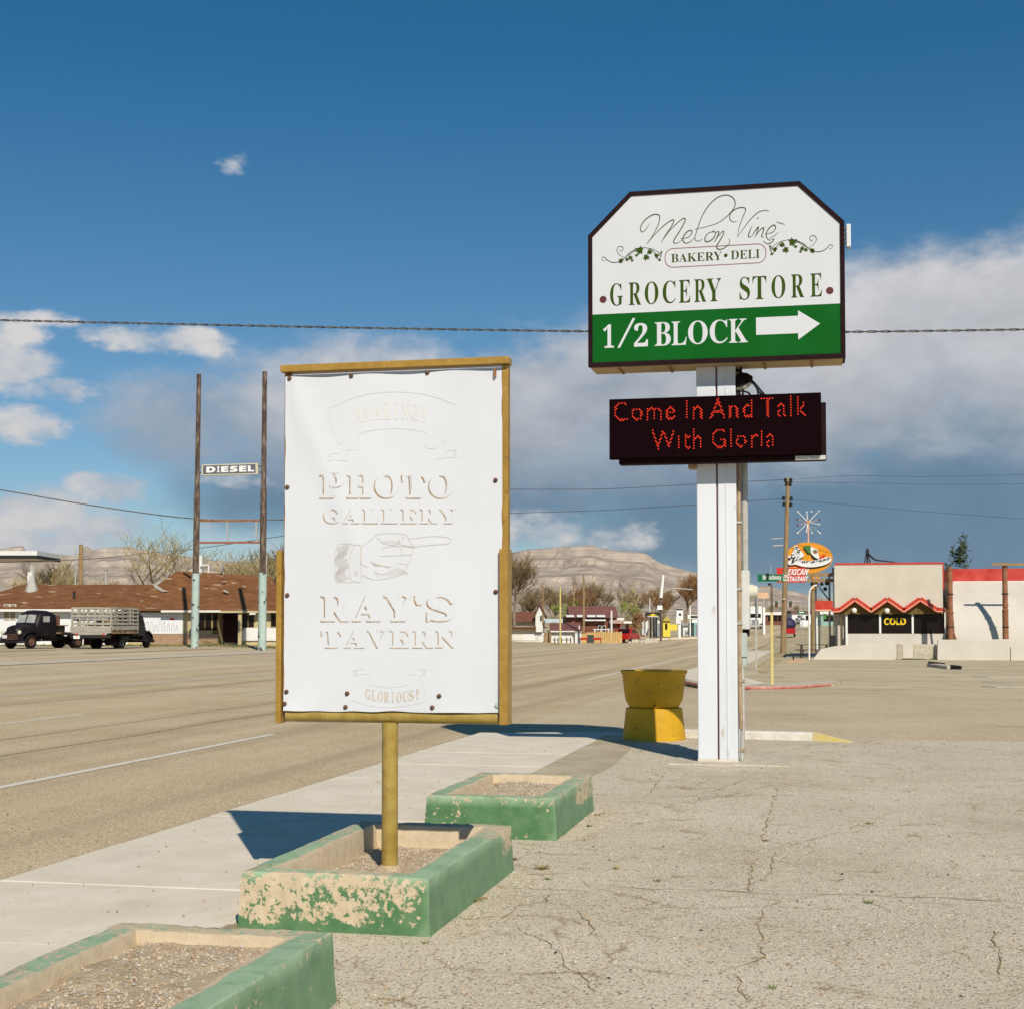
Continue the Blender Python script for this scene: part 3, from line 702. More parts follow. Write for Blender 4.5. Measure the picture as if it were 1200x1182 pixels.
# ------------------------------------------------------------------ planters
def planter(label, y0, y1, h, wear, soilz, x0=-3.03, x1=-2.0, seed=0, plants=()):
    rr = random.Random(seed)
    t = thing('concrete_planter', label, 'planter', (x0, y0, 0), group='green concrete planters beside the sidewalk')
    w = .15; dr = .018
    # one cast trough: outer skin, rim, inner skin, subdivided so its edges wander
    bm = bmesh.new()
    def ring(xa, xb, ya, yb, z, k):
        pts = []
        for (ax, ay), (bx, by) in (((xa, ya), (xb, ya)), ((xb, ya), (xb, yb)), ((xb, yb), (xa, yb)), ((xa, yb), (xa, ya))):
            for i in range(k): pts.append((ax + (bx - ax) * i / k, ay + (by - ay) * i / k, z))
        return pts
    K = 22; vs = []
    rings = [ring(x0 - dr, x1 + dr, y0 - dr, y1 + dr, -.06, K)]
    for q in (.0, .25, .5, .75, .978): rings.append(ring(x0 - dr * (1 - q), x1 + dr * (1 - q), y0 - dr * (1 - q), y1 + dr * (1 - q), h * q, K))
    rings += [ring(x0 + .006, x1 - .006, y0 + .006, y1 - .006, h, K), ring(x0 + w * .5, x1 - w * .5, y0 + w * .5, y1 - w * .5, h + .003, K), ring(x0 + w - .035, x1 - w + .035, y0 + w - .035, y1 - w + .035, h + .002, K), ring(x0 + w - .008, x1 - w + .008, y0 + w - .008, y1 - w + .008, h, K),
              ring(x0 + w, x1 - w, y0 + w, y1 - w, h - .02, K), ring(x0 + w + .015, x1 - w - .015, y0 + w + .015, y1 - w - .015, soilz - .06, K)]
    mb = MB()
    for ri, rg in enumerate(rings):
        for p in rg:
            if .9 < p[2] / h: p = (p[0] + rr.uniform(-1, 1) * .003, p[1] + rr.uniform(-1, 1) * .003, p[2] - rr.choice((0, 0, 0, .004, .009)) * rr.random())
            j = Vector((noise.noise((p[0] * 4, p[1] * 4, p[2] * 6 + seed)), noise.noise((p[0] * 4 + 9, p[1] * 4, p[2] * 6 + seed)), noise.noise((p[0] * 4, p[1] * 4 + 5, p[2] * 6 + seed)))) * .011
            j += Vector((noise.noise((p[0] * 17, p[1] * 17, p[2] * 17)), noise.noise((p[0] * 17, p[1] * 17 + 4, p[2] * 17)), noise.noise((p[0] * 17 + 3, p[1] * 17, p[2] * 17)))) * .005
            mb.v.append(Vector(p) + j * .62)
    n = 4 * K
    for r_ in range(len(rings) - 1):
        for i in range(n): mb.f.append((r_ * n + i, r_ * n + (i + 1) % n, (r_ + 1) * n + (i + 1) % n, (r_ + 1) * n + i))
    world_v = [v.copy() for v in mb.v]
    o = mb.build('trough', 'green1', t, smooth=True)
    at = o.data.attributes.new('wear', 'FLOAT', 'POINT')
    nv = 4 * K
    at.data.foreach_set('value', [wear(v) + (.055 + .06 * noise.noise((v.x * 6, v.y * 6, v.z * 6)) if i // nv in (5, 6) else 0) + (.03 if i // nv < 2 else 0) for i, v in enumerate(world_v)])
    at2 = o.data.attributes.new('fade', 'FLOAT', 'POINT')
    at2.data.foreach_set('value', [1.0 if v.z > h - .03 else .38 if v.x > x1 - .03 else .0 for v in world_v])
    # soil, heaped unevenly
    xs, ys = steps(x0 + w - .02, x1 - w + .02, .09), steps(y0 + w - .02, y1 - w + .02, .09)
    def sz(x, y): return soilz + .03 * noise.noise((x * 2.3, y * 2.3, seed)) + .012 * noise.noise((x * 9, y * 9, seed)) - .02 * (abs(x - (x0 + x1) / 2) > .3)
    sheet(xs, ys, sz).build('soil', 'soil', t, smooth=True)
    g = [MB(), MB(), MB()]
    for i in range(3600):
        x, y = rr.uniform(x0 + w + .02, x1 - w - .02), rr.uniform(y0 + w + .02, y1 - w - .02)
        if noise.noise((x * 2.2, y * 2.2, seed + 4)) < -.12 and rr.random() < .8: continue
        r = rr.choice((.003, .004, .005, .006, .007, .010))
        chip(g[rr.choice((0, 0, 0, 1, 1, 2))], Vector((x, y, sz(x, y) + .002)), r, rr)
    for m_, b_ in zip(('pebA', 'pebB', 'pebC'), g): b_.build('gravel', m_, t, kind='stuff')
    for (x, y, r, q, m_) in plants:
        b_ = MB(); tuft(b_, Vector((x, y, sz(x, y))), r, q); b_.build('weed', m_, t)
    return t
def sm(a, b, x): t = min(1, max(0, (x - a) / (b - a))); return t * t * (3 - 2 * t)
def wear_mid(v):
    w = -.02
    if v.z > .27: w = .06 + .10 * sm(8.3, 9.0, v.y) - .13 * (v.x > -2.2) * (1 - sm(8.4, 9.2, v.y)) - .05 * (v.x < -2.85) + .05 * (v.y < 7.5)
    if v.y < 7.32 and v.z < .285: w = .15 - .28 * sm(.10, .0, v.z) + .05 * sm(-2.75, -3.0, v.x) - .05 * sm(-2.35, -2.2, v.x)
    if v.x > -2.01 and v.z < .285: w = -.22 + .34 * sm(8.95, 9.1, v.y) * sm(.06, .15, v.z)
    if -2.905 < v.x < -2.125 and 7.425 < v.y < 9.235: w = .5
    return w
def wear_far(v):
    w = .0
    if v.z > .27: w = .02 + .1 * sm(11.6, 12.4, v.y)
    if v.y < 10.78 and v.z < .285: w = -.065 + .10 * sm(-2.45, -2.9, v.x) + .04 * sm(.12, .0, v.z)
    if v.x > -1.98 and v.z < .285: w = -.12 + .27 * sm(11.5, 11.8, v.y) * sm(.05, .16, v.z)
    if -2.835 < v.x < -2.085 and 10.875 < v.y < 12.425: w = .5
    return w
def wear_near(v):
    w = -.03
    if v.z > .27: w = .06 - .12 * (v.x > -2.2) - .0 * (v.x < -2.85) + .10 * (v.y > 5.75)
    if v.x > -2.02 and v.z < .285: w = -.25
    if -2.905 < v.x < -2.175 and v.y < 5.805: w = .5
    return w
planter('heavily flaking green planter that the banner sign post stands in', 7.30, 9.36, .30, wear_mid, .155, seed=2)
planter('green planter farthest along the sidewalk, with a small green weed in its gravel', 10.75, 12.55, .315, wear_far, .25, -2.96, -1.96, seed=5,
        plants=((-2.28, 11.05, .075, 60, 'weedg'), (-2.72, 12.1, .05, 12, 'weed'), (-2.6, 11.1, .03, 14, 'weed')))
planter('gravel filled green planter cut off by the bottom edge, nearest of the three', 3.85, 5.93, .30, wear_near, .25, -3.03, -2.05, seed=9,
        plants=((-2.62, 5.2, .016, 12, 'weedg'), (-2.4, 5.35, .012, 10, 'weedg')))
# a bent scrap of dark wire leaning on the end of the middle planter
s_ = MB().path(catmull([gnd(287, 1087), gnd(284, 1085) + Vector((0, 0, .03)), gnd(283, 1082) + Vector((0, 0, .07)), gnd(290, 1082) + Vector((0, 0, .075)), gnd(292, 1086)], 5), .006, 6)
one(s_, 'wire_scrap', 'black', 'bent scrap of dark wire on the ground at the corner of the flaking planter', 'wire')
one(MB().path([gnd(548, 1058, .006), gnd(556, 1054, .010), gnd(566, 1051, .012), gnd(572, 1052, .008)], .004, 5), 'dead_twig', 'rust', 'thin dead twig lying beside the flaking planter', 'twig')

# ------------------------------------------------------------------ banner sign on its post
def banner_sign():
    Y = 8.35
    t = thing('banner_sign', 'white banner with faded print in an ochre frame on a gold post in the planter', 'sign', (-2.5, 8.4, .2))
    px = lambda u, v: on(u, v, Y)
    def bx(mb, u0, v0, u1, v1, y0, y1):
        a, b = px(u0, v0), px(u1, v1); mb.box(min(a.x, b.x), max(a.x, b.x), y0, y1, min(a.z, b.z), max(a.z, b.z))
    PX = on(457, 900, 8.40).x
    MB().lathe((PX, 8.40, .05), [(.049, 0), (.049, .98)], 20).build('post', 'gold', t, smooth=True)
    MB().lathe((PX, 8.40, .135), [(.0, .045), (.058, .04), (.075, .02), (.085, -.02)], 16).build('post_footing', 'soil', t, smooth=True)
    L_, R_ = px(333, 640).x, px(590, 640).x
    zt, zb = px(460, 431).z, px(460, 838).z
    MB().lathe((L_ + .01, 8.395, zb - .005), [(.042, 0), (.042, R_ - L_ - .02)], 16, axis='x').build('bottom_rail', 'gold', t, smooth=True)
    MB().box(L_ - .025, R_ + .035, 8.325, 8.43, zt - .005, zt + .038).build('top_board', 'ochre', t, bevel=.004)
    zmid = px(330, 645).z
    MB().box(L_ - .008, L_ + .022, 8.362, 8.43, zb + .01, zt - .008).build('side_rail', 'rust', t, bevel=.003)
    MB().box(R_ - .012, R_ + .024, 8.362, 8.43, zb + .01, zt - .008).build('side_rail', 'ochre', t, bevel=.003)
    MB().box(L_ - .045, L_ - .012, 8.335, 8.43, zb - .055, zmid).build('side_board', 'ochre', t, bevel=.003)
    MB().box(R_ - .018, R_ + .032, 8.315, 8.44, zb - .045, px(594, 643).z).build('side_board', 'ochre', t, bevel=.003)
    MB().box(L_ + .01, R_ - .01, 8.372, 8.392, zb + .03, zt - .02).build('backing_panel', 'white_steel', t)
    # the vinyl, slightly slack between its bolts
    xs, zs = steps(L_ + .003, R_ - .006, .022), steps(zb + .022, zt - .028, .025)
    W, Hh = xs[-1] - xs[0], zs[-1] - zs[0]
    def dy(x, z):
        a, b = (x - xs[0]) / W, (z - zs[0]) / Hh
        d = .007 * noise.noise((x * 2.0, z * 1.2, 2)) + .0022 * noise.noise((x * 9, z * 3, 7)) * (sm(.12, .0, a) + sm(.88, 1, a) + sm(.1, 0, b))
        # diagonal pull at the upper left corner and sags along the bottom hem
        q = (a * 1.1 - (1 - b) * .75); d += .006 * math.exp(-(q * 16) ** 2) * sm(.0, .05, a) * (1 - sm(.2, .5, a))
        d += .006 * math.sin(a * 17 + 1) * math.exp(-b * 28) + .004 * math.sin(a * 9) * math.exp(-(1 - b) * 30)
        return Y - .004 - max(-.003, d)
    def edge(x, z):
        a, b = (x - xs[0]) / W, (z - zs[0]) / Hh
        zz = z - (.013 * math.sin(a * math.pi * 2.6) ** 2 + .004) * (b > .985) + (.012 * noise.noise((x * 5, 0, 3))) * (b < .012)
        xx = x - (.012 * max(0, noise.noise((0, z * 6, 1)))) * (a > .98) + .008 * max(0, noise.noise((0, z * 5, 6))) * (a < .02)
        return Vector((xx, dy(x, z), zz))
    mb = MB(); mb.v = [edge(x, z) for z in zs for x in xs]; n = len(xs)
    mb.f = [(j * n + i, j * n + i + 1, (j + 1) * n + i + 1, (j + 1) * n + i) for j in range(len(zs) - 1) for i in range(n - 1)]
    ban = mb.build('banner', 'vinyl', t, smooth=True)
    b2 = MB()
    for u, v in ((340, 444), (412, 441), (501, 437), (337, 571), (581, 563), (337, 697), (581, 693), (336, 810), (407, 812), (515, 815), (334, 824), (405, 828), (507, 828.5)):
        p = px(u, v); m_ = 'bolt'
        q = MB().lathe((p.x, dy(p.x, p.z) - .012, p.z), [(0, -.004), (.006, -.003), (.0095, .002), (.0095, .005), (.014, .007), (.014, .012)], 12, axis='y')
        q.build('bolt', m_, t, smooth=True)
    p = px(583, 826); MB().lathe((p.x, dy(p.x, p.z) - .010, p.z), [(.009, 0), (.016, .004), (.016, .012)], 12, axis='y').build('bolt', 'grey_green', t)
    p = px(581, 433); MB().box(p.x - .006, p.x + .006, 8.32, 8.34, p.z - .05, p.z + .0).build('clip', 'rust', t)
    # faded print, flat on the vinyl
    def lay(p, e=.0015): return Vector((p.x, dy(p.x, p.z) - e, p.z))
    grey = MB(); fine = MB()
    def f_of(u0, v0, u1, v1, du=0, dv=0):
        return lambda a, b: px(u0 + (u1 - u0) * a + du, v1 + (v0 - v1) * b + dv)
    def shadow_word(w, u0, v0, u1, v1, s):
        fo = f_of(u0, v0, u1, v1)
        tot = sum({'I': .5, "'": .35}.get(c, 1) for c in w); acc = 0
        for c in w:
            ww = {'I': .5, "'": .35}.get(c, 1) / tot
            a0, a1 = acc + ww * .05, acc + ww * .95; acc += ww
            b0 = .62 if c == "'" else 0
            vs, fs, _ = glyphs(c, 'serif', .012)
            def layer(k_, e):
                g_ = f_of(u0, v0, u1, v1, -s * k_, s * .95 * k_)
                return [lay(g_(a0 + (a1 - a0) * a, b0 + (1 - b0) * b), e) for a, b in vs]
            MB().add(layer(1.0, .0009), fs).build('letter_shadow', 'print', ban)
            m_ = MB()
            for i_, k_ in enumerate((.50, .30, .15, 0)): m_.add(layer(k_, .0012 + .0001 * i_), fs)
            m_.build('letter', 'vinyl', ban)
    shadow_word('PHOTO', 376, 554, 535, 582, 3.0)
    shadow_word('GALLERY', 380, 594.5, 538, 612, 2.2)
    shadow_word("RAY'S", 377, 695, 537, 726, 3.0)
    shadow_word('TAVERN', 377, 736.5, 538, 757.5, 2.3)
    def sk(mb, pts, o, s, w=.0018, k=6, e=.0018):
        c = catmull([Vector((o[0] + x / s, o[1] + y / s, 0)) for x, y in pts], k)
        mb.ribbon([lay(px(p.x, p.y), e) for p in c], w)
    o, s = (360, 540), 6.0
    for pts in ([(385, 600), (430, 570), (490, 520), (530, 510), (600, 509), (660, 510), (700, 520), (730, 545), (860, 530), (960, 532), (1005, 545), (1011, 565), (985, 582), (900, 588), (800, 597), (755, 605), (735, 600)],
                [(700, 520), (722, 560), (755, 605)], [(735, 600), (690, 592), (640, 580)], [(490, 535), (520, 562), (560, 585), (610, 590), (640, 580), (655, 545)],
                [(530, 612), (600, 600), (660, 598), (740, 607), (746, 630), (735, 655), (660, 662), (520, 668)], [(735, 655), (730, 690), (710, 725), (640, 718)],
                [(710, 725), (695, 760), (660, 795), (600, 815), (520, 832), (450, 828), (390, 800)], [(385, 600), (390, 640), (384, 680), (385, 720), (430, 745)],
                [(340, 590), (315, 640), (303, 700), (300, 780), (320, 840), (375, 848), (382, 800), (378, 700), (378, 600), (340, 590)],
                [(230, 585), (205, 620), (195, 700), (205, 790), (250, 848), (320, 850)], [(230, 585), (280, 580), (335, 590)], [(660, 520), (680, 540), (672, 552)], [(660, 600), (670, 660)]):
        sk(fine, pts, o, s, .0024)
    sk(fine, [(360, 790), (347, 803), (335, 790), (347, 776), (360, 790)], o, s, .003)
    rr = random.Random(4)
    for i in range(46):      # engraved hatching on the sleeve
        y = 595 + i * 5.4; x0 = 205 + 12 * math.sin(i * .3); sk(fine, [(x0, y + 22), (x0 + 45, y + 2), (x0 + 92 - rr.uniform(0, 25), y - 12)], o, s, .0011, 3)
    for i in range(34):      # shading under the knuckles and palm
        x = 470 + i * 7; sk(fine, [(x, 770 + 22 * math.sin(i * .2)), (x + 12, 795), (x + 10, 818 - i * .6)], o, s, .0010, 3)
    for i in range(26):
        x = 480 + i * 5; sk(fine, [(x - 40, 700 + i * 2), (x, 740)], o, s, .0010, 2)
    for i in range(20):
        x = 520 + i * 7; sk(fine, [(x, 560 + 8 * math.sin(i)), (x + 6, 580)], o, s, .0010, 2)
    for i in range(14):
        x = 770 + i * 16; sk(fine, [(x, 588), (x + 5, 575)], o, s, .0009, 2)
    o, s = (370, 450), 6.667
    for pts in ([(95, 200), (250, 130), (400, 85), (560, 65), (720, 68), (900, 95), (1100, 165)], [(330, 395), (450, 362), (600, 350), (750, 358), (865, 380)]): sk(grey, pts, o, s, .0022)
    for pts in ([(95, 200), (130, 330), (175, 470)], [(175, 470), (205, 470)], [(205, 470), (195, 545)], [(330, 395), (342, 480), (320, 512), (240, 520)], [(240, 520), (250, 605)], [(250, 605), (170, 595), (95, 603), (130, 575), (95, 560), (130, 545), (190, 548)],
                [(1100, 165), (1060, 300), (1025, 445)], [(1025, 445), (990, 450)], [(990, 450), (1005, 515)], [(865, 380), (855, 480), (890, 505), (955, 498)], [(955, 498), (948, 588)], [(948, 588), (1040, 575), (1105, 572), (1075, 545), (1105, 525), (1050, 520), (1010, 545)]):
        sk(grey, pts, o, s, .0022)
    def arc_word(mb, w, uc, vc, half, rise, h, st=.012):
        n_ = len(w)
        for i, c in enumerate(w):
            a0, a1 = (i + .06) / n_, (i + .94) / n_
            if c in "I!": a0, a1 = a0 + .25 / n_, a1 - .25 / n_
            vs, fs, _ = glyphs(c, 'serif', 0)
            def f(a, b):
                q = (a0 + (a1 - a0) * a) * 2 - 1
                return lay(px(uc + half * q, vc + rise * q * q + h * (1 - b) - h / 2), .0018)
            mb.add([f(a, b) for a, b in vs], fs)
    arc_word(grey, 'AMAZING!', 459, 482, 43.5, 5, 19)
    o, s = (360, 680), 6.0
    for pts in ([(365, 668), (348, 740), (330, 800)], [(320, 838), (420, 872), (580, 890), (740, 872), (845, 836)], [(800, 668), (820, 740), (842, 812)], [(450, 732), (580, 750), (710, 732)], [(395, 622), (385, 655), (440, 662), (447, 732)],
                [(320, 632), (395, 620)], [(320, 632), (350, 645), (328, 655), (370, 668)], [(770, 622), (765, 655), (715, 668), (710, 732)], [(770, 622), (840, 630), (815, 645), (838, 656), (795, 668)]):
        sk(grey, pts, o, s, .0022)
    arc_word(fine, 'GLORIOUS!', 460.5, 816.5, 32.5, -5.0, 12)
    grey.build('printed_ribbon', 'print2', ban, kind='stuff'); fine.build('printed_hand', 'print3', ban, kind='stuff')
    return t
banner_sign()

# ------------------------------------------------------------------ the grocery store pylon sign
def pylon():
    t = thing('pylon_sign', 'tall white post with a green and white grocery store sign and black message board', 'sign', (-1.19, 17.6, 0))
    Yf = 17.05
    px = lambda u, v, y=Yf: on(u, v, y)
    # post: two folded channels with a dark joint between them
    zT = px(840, 425).z + .1
    MB().box(-1.423, -1.192, 17.30, 17.88, .035, zT).build('post_channel', 'white_steel', t, bevel=.012)
    MB().box(-1.172, -.955, 17.30, 17.88, .035, zT).build('post_channel', 'white_steel', t, bevel=.012)
    MB().box(-1.20, -1.165, 17.34, 17.86, .035, zT).build('post_core', 'line_maroon', t)
    MB().box(-1.075, -1.067, 17.292, 17.305, .05, zT - .05).build('seam_strip', 'white_steel', t)
    MB().box(-1.43, -.948, 17.29, 17.89, -.02, .04).build('base_collar', 'beige_steel', t, bevel=.01)
    MB().slab([(-1.75, 16.95), (-.35, 17.0), (-.3, 18.2), (-1.7, 18.2)], -.05, .012).build('footing', 'old_concrete', t, bevel=.008)
    # cabinet
    cab = [px(689.5, 429), px(689, 273), px(738, 225), px(937, 213), px(990.5, 263), px(991, 421)]
    xl, xr = cab[0].x, cab[5].x; zb = (cab[0].z + cab[5].z) / 2; zs = (cab[1].z + cab[4].z) / 2; zt = (cab[2].z + cab[3].z) / 2
    xa, xb = cab[2].x, cab[3].x
    out = [(xl, zb), (xr, zb), (xr, zs), (xb, zt), (xa, zt), (xl, zs)]
    MB().prism([(x, z + (.02 if z == zb else 0)) for x, z in out], Yf + .02, Yf + .50).build('cabinet', 'cab_edge', t, bevel=.006)
    MB().box(xl + .03, xr - .03, Yf + .05, Yf + .48, zb - .006, zb + .03).build('cabinet_floor', 'plywood', t)
    for x in (xl + .35, xl + .95, xr - .95, xr - .4): MB().box(x, x + .03, Yf + .06, Yf + .47, zb - .02, zb).build('floor_batten', 'rust', t)
    def inset(pts, d):
        n = len(pts); o = []
        for i in range(n):
            p, a, b = Vector(pts[i]), Vector(pts[i - 1]), Vector(pts[(i + 1) % n])
            e1, e2 = (p - a).normalized(), (b - p).normalized(); n1, n2 = Vector((-e1.y, e1.x)), Vector((-e2.y, e2.x))
            q = (n1 + n2); q = q / q.dot(n1); o.append(tuple(p + q * d))
        return o
    inn = inset(out, .052)
    mb = MB(); n = 6
    mb.v = [Vector((x, y, z)) for y, pts in ((Yf + .03, out), (Yf - .012, out), (Yf - .012, inn), (Yf + .03, inn)) for x, z in pts]
    for a in range(4):
        b = (a + 1) % 4
        for i in range(n): mb.f.append((a * n + i, a * n + (i + 1) % n, b * n + (i + 1) % n, b * n + i))
    mb.build('frame', 'cab_edge', t)
    zg = (px(691, 368).z + px(988, 357.6).z) / 2
    xi0, xi1 = inn[0][0], inn[1][0]
    white = [(xi0, zg + .004), (xi1, zg + .004)] + inn[2:]
    fw = MB().prism(white, Yf, Yf + .015).build('white_panel', 'face', t)
    fg = MB().prism([(xi0, inn[0][1]), (xi1, inn[0][1]), (xi1, zg), (xi0, zg)], Yf, Yf + .015).build('green_panel', 'sgreen', t)
    # lettering, flat vinyl 2 mm proud
    yp = Yf - .0025
    zc = lambda a, b: (a.z + b.z) / 2
    g = MB()
    # GROCERY STORE spaced by hand
    z0, z1 = zc(px(715, 358), px(963, 348.4)), zc(px(715, 331), px(963, 322))
    xs0 = [(62, 125), (152, 213), (230, 296), (317, 380), (395, 452), (470, 528), (530, 600)]; xs1 = [(690, 740), (753, 820), (845, 912), (940, 1003), (1033, 1090)]
    for w, xs in (('GROCERY', xs0), ('STORE', xs1)):
        for c, (a, b) in zip(w, xs):
            xA, xB = px(700 + a / 4.138, 340).x, px(700 + b / 4.138, 340).x
            m_ = MB(); write(m_, c, rect_on(xA, xB, z0, z1, yp), 'serif', -.004); m_.build('letter', 'letter_green', fw)
    z0, z1 = zc(px(786.5, 307.3), px(890.4, 303)), zc(px(786.5, 297.2), px(890.4, 293.2))
    for w_, u0, u1 in (('BAKERY', 786.5, 846), ('DELI', 856.5, 890.4)):
        m_ = MB(); write(m_, w_, rect_on(px(u0, 300).x, px(u1, 300).x, z0, z1, yp), 'serif', -.006); m_.build('lettering', 'letter_green', fw, kind='stuff')
    c = Vector((px(850.5, 300).x, yp, (z0 + z1) / 2))
    g.add([c + Vector((math.cos(a) * .022, 0, math.sin(a) * .022)) for a in [i * .524 for i in range(12)]], [tuple(range(12))])
    g.build('printed_dot', 'letter_green', fw)
    for u, v in ((706.8, 351.2), (972.4, 340.8)):
        mb = MB()
        c = px(u, v); c.y = yp
        mb.add([c + Vector((math.cos(a) * .043, 0, math.sin(a) * .043)) for a in [i * .3927 for i in range(16)]], [tuple(range(16))])
        mb.build('printed_dot', 'maroon', fw)
    # lozenge outline
    x0, x1 = px(779.5, 300).x, px(897.5, 300).x; za, zb_ = zc(px(783, 313.2), px(893, 308.6)), zc(px(783, 291.4), px(893, 286.3)); r = (zb_ - za) * .42
    pts = []
    for cx, cz, a0 in ((x1 - r, zb_ - r, 0), (x0 + r, zb_ - r, 90), (x0 + r, za + r, 180), (x1 - r, za + r, 270)):
        pts += [Vector((cx + r * math.cos(R(a0 + i * 15)), yp, cz + r * math.sin(R(a0 + i * 15)))) for i in range(7)]
    MB().ribbon(pts, .009, closed=True).build('printed_lozenge', 'line_maroon', fw)
    # handwritten shop name
    mb = MB()
    q = lambda x, y: (lambda p: Vector((p.x, yp - .0008, p.z)))(px(670 + x / 3.282, 200 + y / 3.282))
    for pts, w in (([(300, 205), (276, 236), (264, 226), (274, 200), (300, 177), (322, 169), (338, 176), (334, 205), (312, 250), (288, 284)], .012),
                   ([(288, 284), (320, 246), (362, 206), (392, 190), (384, 215), (360, 250), (346, 276)], .011),
                   ([(346, 274), (382, 226), (424, 188), (437, 190), (420, 226), (397, 262), (392, 276), (404, 280), (424, 268)], .012),
                   ([(418, 262), (446, 258), (462, 242), (458, 230), (440, 240), (427, 264), (437, 280), (456, 274), (474, 258)], .012),
                   ([(474, 226), (520, 216), (566, 200), (606, 168), (628, 135), (622, 108), (596, 95), (562, 104), (528, 134), (500, 180), (480, 236), (474, 264), (486, 272), (504, 264)], .011),
                   ([(548, 236), (528, 240), (513, 258), (516, 274), (534, 270), (550, 254), (552, 238), (540, 232)], .012),
                   ([(550, 240), (566, 236), (560, 256), (548, 276)], .012), ([(548, 274), (566, 250), (582, 234), (584, 244), (570, 270), (558, 290), (562, 302), (580, 302), (598, 290), (608, 276), (604, 262)], .012),
                   ([(636, 196), (620, 198), (608, 186), (612, 164), (634, 147), (660, 143), (669, 152), (658, 180), (644, 220), (638, 256)], .011),
                   ([(638, 256), (662, 222), (690, 186), (720, 160), (746, 154), (760, 157)], .009),
                   ([(694, 214), (684, 236), (680, 254), (690, 256)], .012), ([(712, 188), (720, 180)], .009),
                   ([(690, 256), (706, 232), (718, 218), (712, 240), (704, 258)], .012), ([(704, 256), (722, 232), (738, 220), (736, 236), (730, 254), (740, 256)], .012),
                   ([(744, 246), (772, 238), (784, 222), (778, 210), (760, 222), (748, 244), (752, 262), (764, 270)], .012), ([(786, 198), (806, 204), (820, 208)], .008), ([(758, 262), (782, 250), (796, 236)], .006),
                   ([(764, 268), (778, 264), (770, 276), (752, 282), (736, 270)], .010)):
        mb.ribbon(catmull([q(*p) for p in pts], 7), w, taper=True)
    mb.build('handwritten_name', 'letter_green', fw, kind='stuff')
    # ivy scrolls, mirrored about the middle of the sign
    mb = MB(); zmid = None
    xm = (px(670 + 118 / 3.282, 305).x + px(670 + 1001 / 3.282, 290).x) / 2
    def vq(x, y): p = q(x, y); return p
    L = []
    scroll = [([(128, 348), (118, 345), (117, 336), (126, 333), (134, 342), (150, 352), (175, 353), (205, 336), (232, 312), (262, 298), (300, 300), (330, 312), (346, 332)], .008),
              ([(205, 336), (184, 325), (174, 308), (180, 294), (194, 293), (198, 304), (190, 311), (183, 304)], .007), ([(232, 312), (252, 300), (238, 312), (220, 330)], .006),
              ([(205, 336), (222, 318), (244, 306)], .007), ([(336, 346), (342, 330), (347, 312), (340, 318), (334, 332)], .010), ([(300, 300), (318, 316), (328, 336), (336, 346)], .008)]
    leaves = [(190, 346, 15, 200), (212, 342, 12, 250), (226, 336, 14, 30), (250, 326, 10, 90), (262, 308, 26, 80), (286, 334, 20, 260), (300, 314, 17, 20), (326, 328, 15, 300), (338, 344, 9, 250), (186, 352, 9, 170), (232, 346, 9, 270)]
    ivy = [(0, -.55), (.18, -.5), (.62, -.62), (.5, -.15), (1.0, .0), (.5, .2), (.4, .35), (.25, 1.05), (0, .5), (-.3, .95), (-.38, .35), (-.95, .15), (-.5, -.12), (-.55, -.6), (-.16, -.5)]
    for mir in (False, True):
        fx = (lambda p: Vector((2 * xm - p.x, p.y, p.z + .0))) if mir else (lambda p: p)
        for pts, w in scroll: mb.ribbon([fx(p) for p in catmull([vq(*p) for p in pts], 6)], w, taper=True)
        for x, y, s, a in leaves:
            ca, sa = math.cos(R(a)), math.sin(R(a)); sc = s * .78
            P = [fx(vq(x + (i * ca - j * sa) * sc, y - (i * sa + j * ca) * sc)) for i, j in ivy]
            c = sum(P, Vector()) / len(P); b = len(mb.v)
            mb.v += P + [c]; mb.f += [(b + i, b + (i + 1) % len(P), b + len(P)) for i in range(len(P))]
    mb.build('printed_ivy', 'letter_green', fw, kind='stuff')
    # half block and arrow
    mb = MB()
    z0, z1 = zc(px(767, 405.3), px(876, 401.8)), zc(px(767, 378.6), px(876, 373))
    for c, u0, u1 in (('1', 707, 719.5), ('2', 743, 759.3)):
        m_ = MB(); write(m_, c, rect_on(px(u0, 390).x, px(u1, 390).x, z0, z1, yp), 'serif', .002); m_.build('letter', 'face', fg)
    a, b = px(723.5, 408), px(744.5, 373)
    mb.add([(a.x, yp, a.z), (a.x + .032, yp, a.z), (b.x, yp, b.z), (b.x - .032, yp, b.z)], [(0, 1, 2, 3)])
    for c, (u0, u1) in zip('BLOCK', ((278, 356), (360, 433), (440, 535), (545, 632), (638, 730))):
        m_ = MB(); write(m_, c, rect_on(px(700 + u0 / 4.138, 390).x, px(700 + u1 / 4.138, 390).x, z0, z1, yp), 'serif', .0); m_.build('letter', 'face', fg)
    mb.build('slash', 'face', fg)
    zs_, zh = zc(px(886, 392.4), px(935.6, 391.2)), zc(px(886, 372.6), px(935, 370.2)); cx0, cx1, cx2 = px(886, 380).x, px(935.3, 380).x, px(961, 380).x
    h0, h1 = px(935.6, 398.4).z, px(935, 364).z
    MB().add([(cx0, yp, zs_), (cx1, yp, zs_), (cx1, yp, h0), (cx2, yp, (zs_ + zh) / 2), (cx1, yp, h1), (cx1, yp, zh), (cx0, yp, zh)], [tuple(range(7))]).build('printed_arrow', 'face', fg)
    # small antenna box on the right edge
    a, b = px(990.5, 292, 17.3), px(995.5, 265, 17.3)
    MB().box(a.x + .012, b.x + .012, 17.2, 17.32, a.z, b.z).build('side_box', 'white_steel', t, bevel=.008)
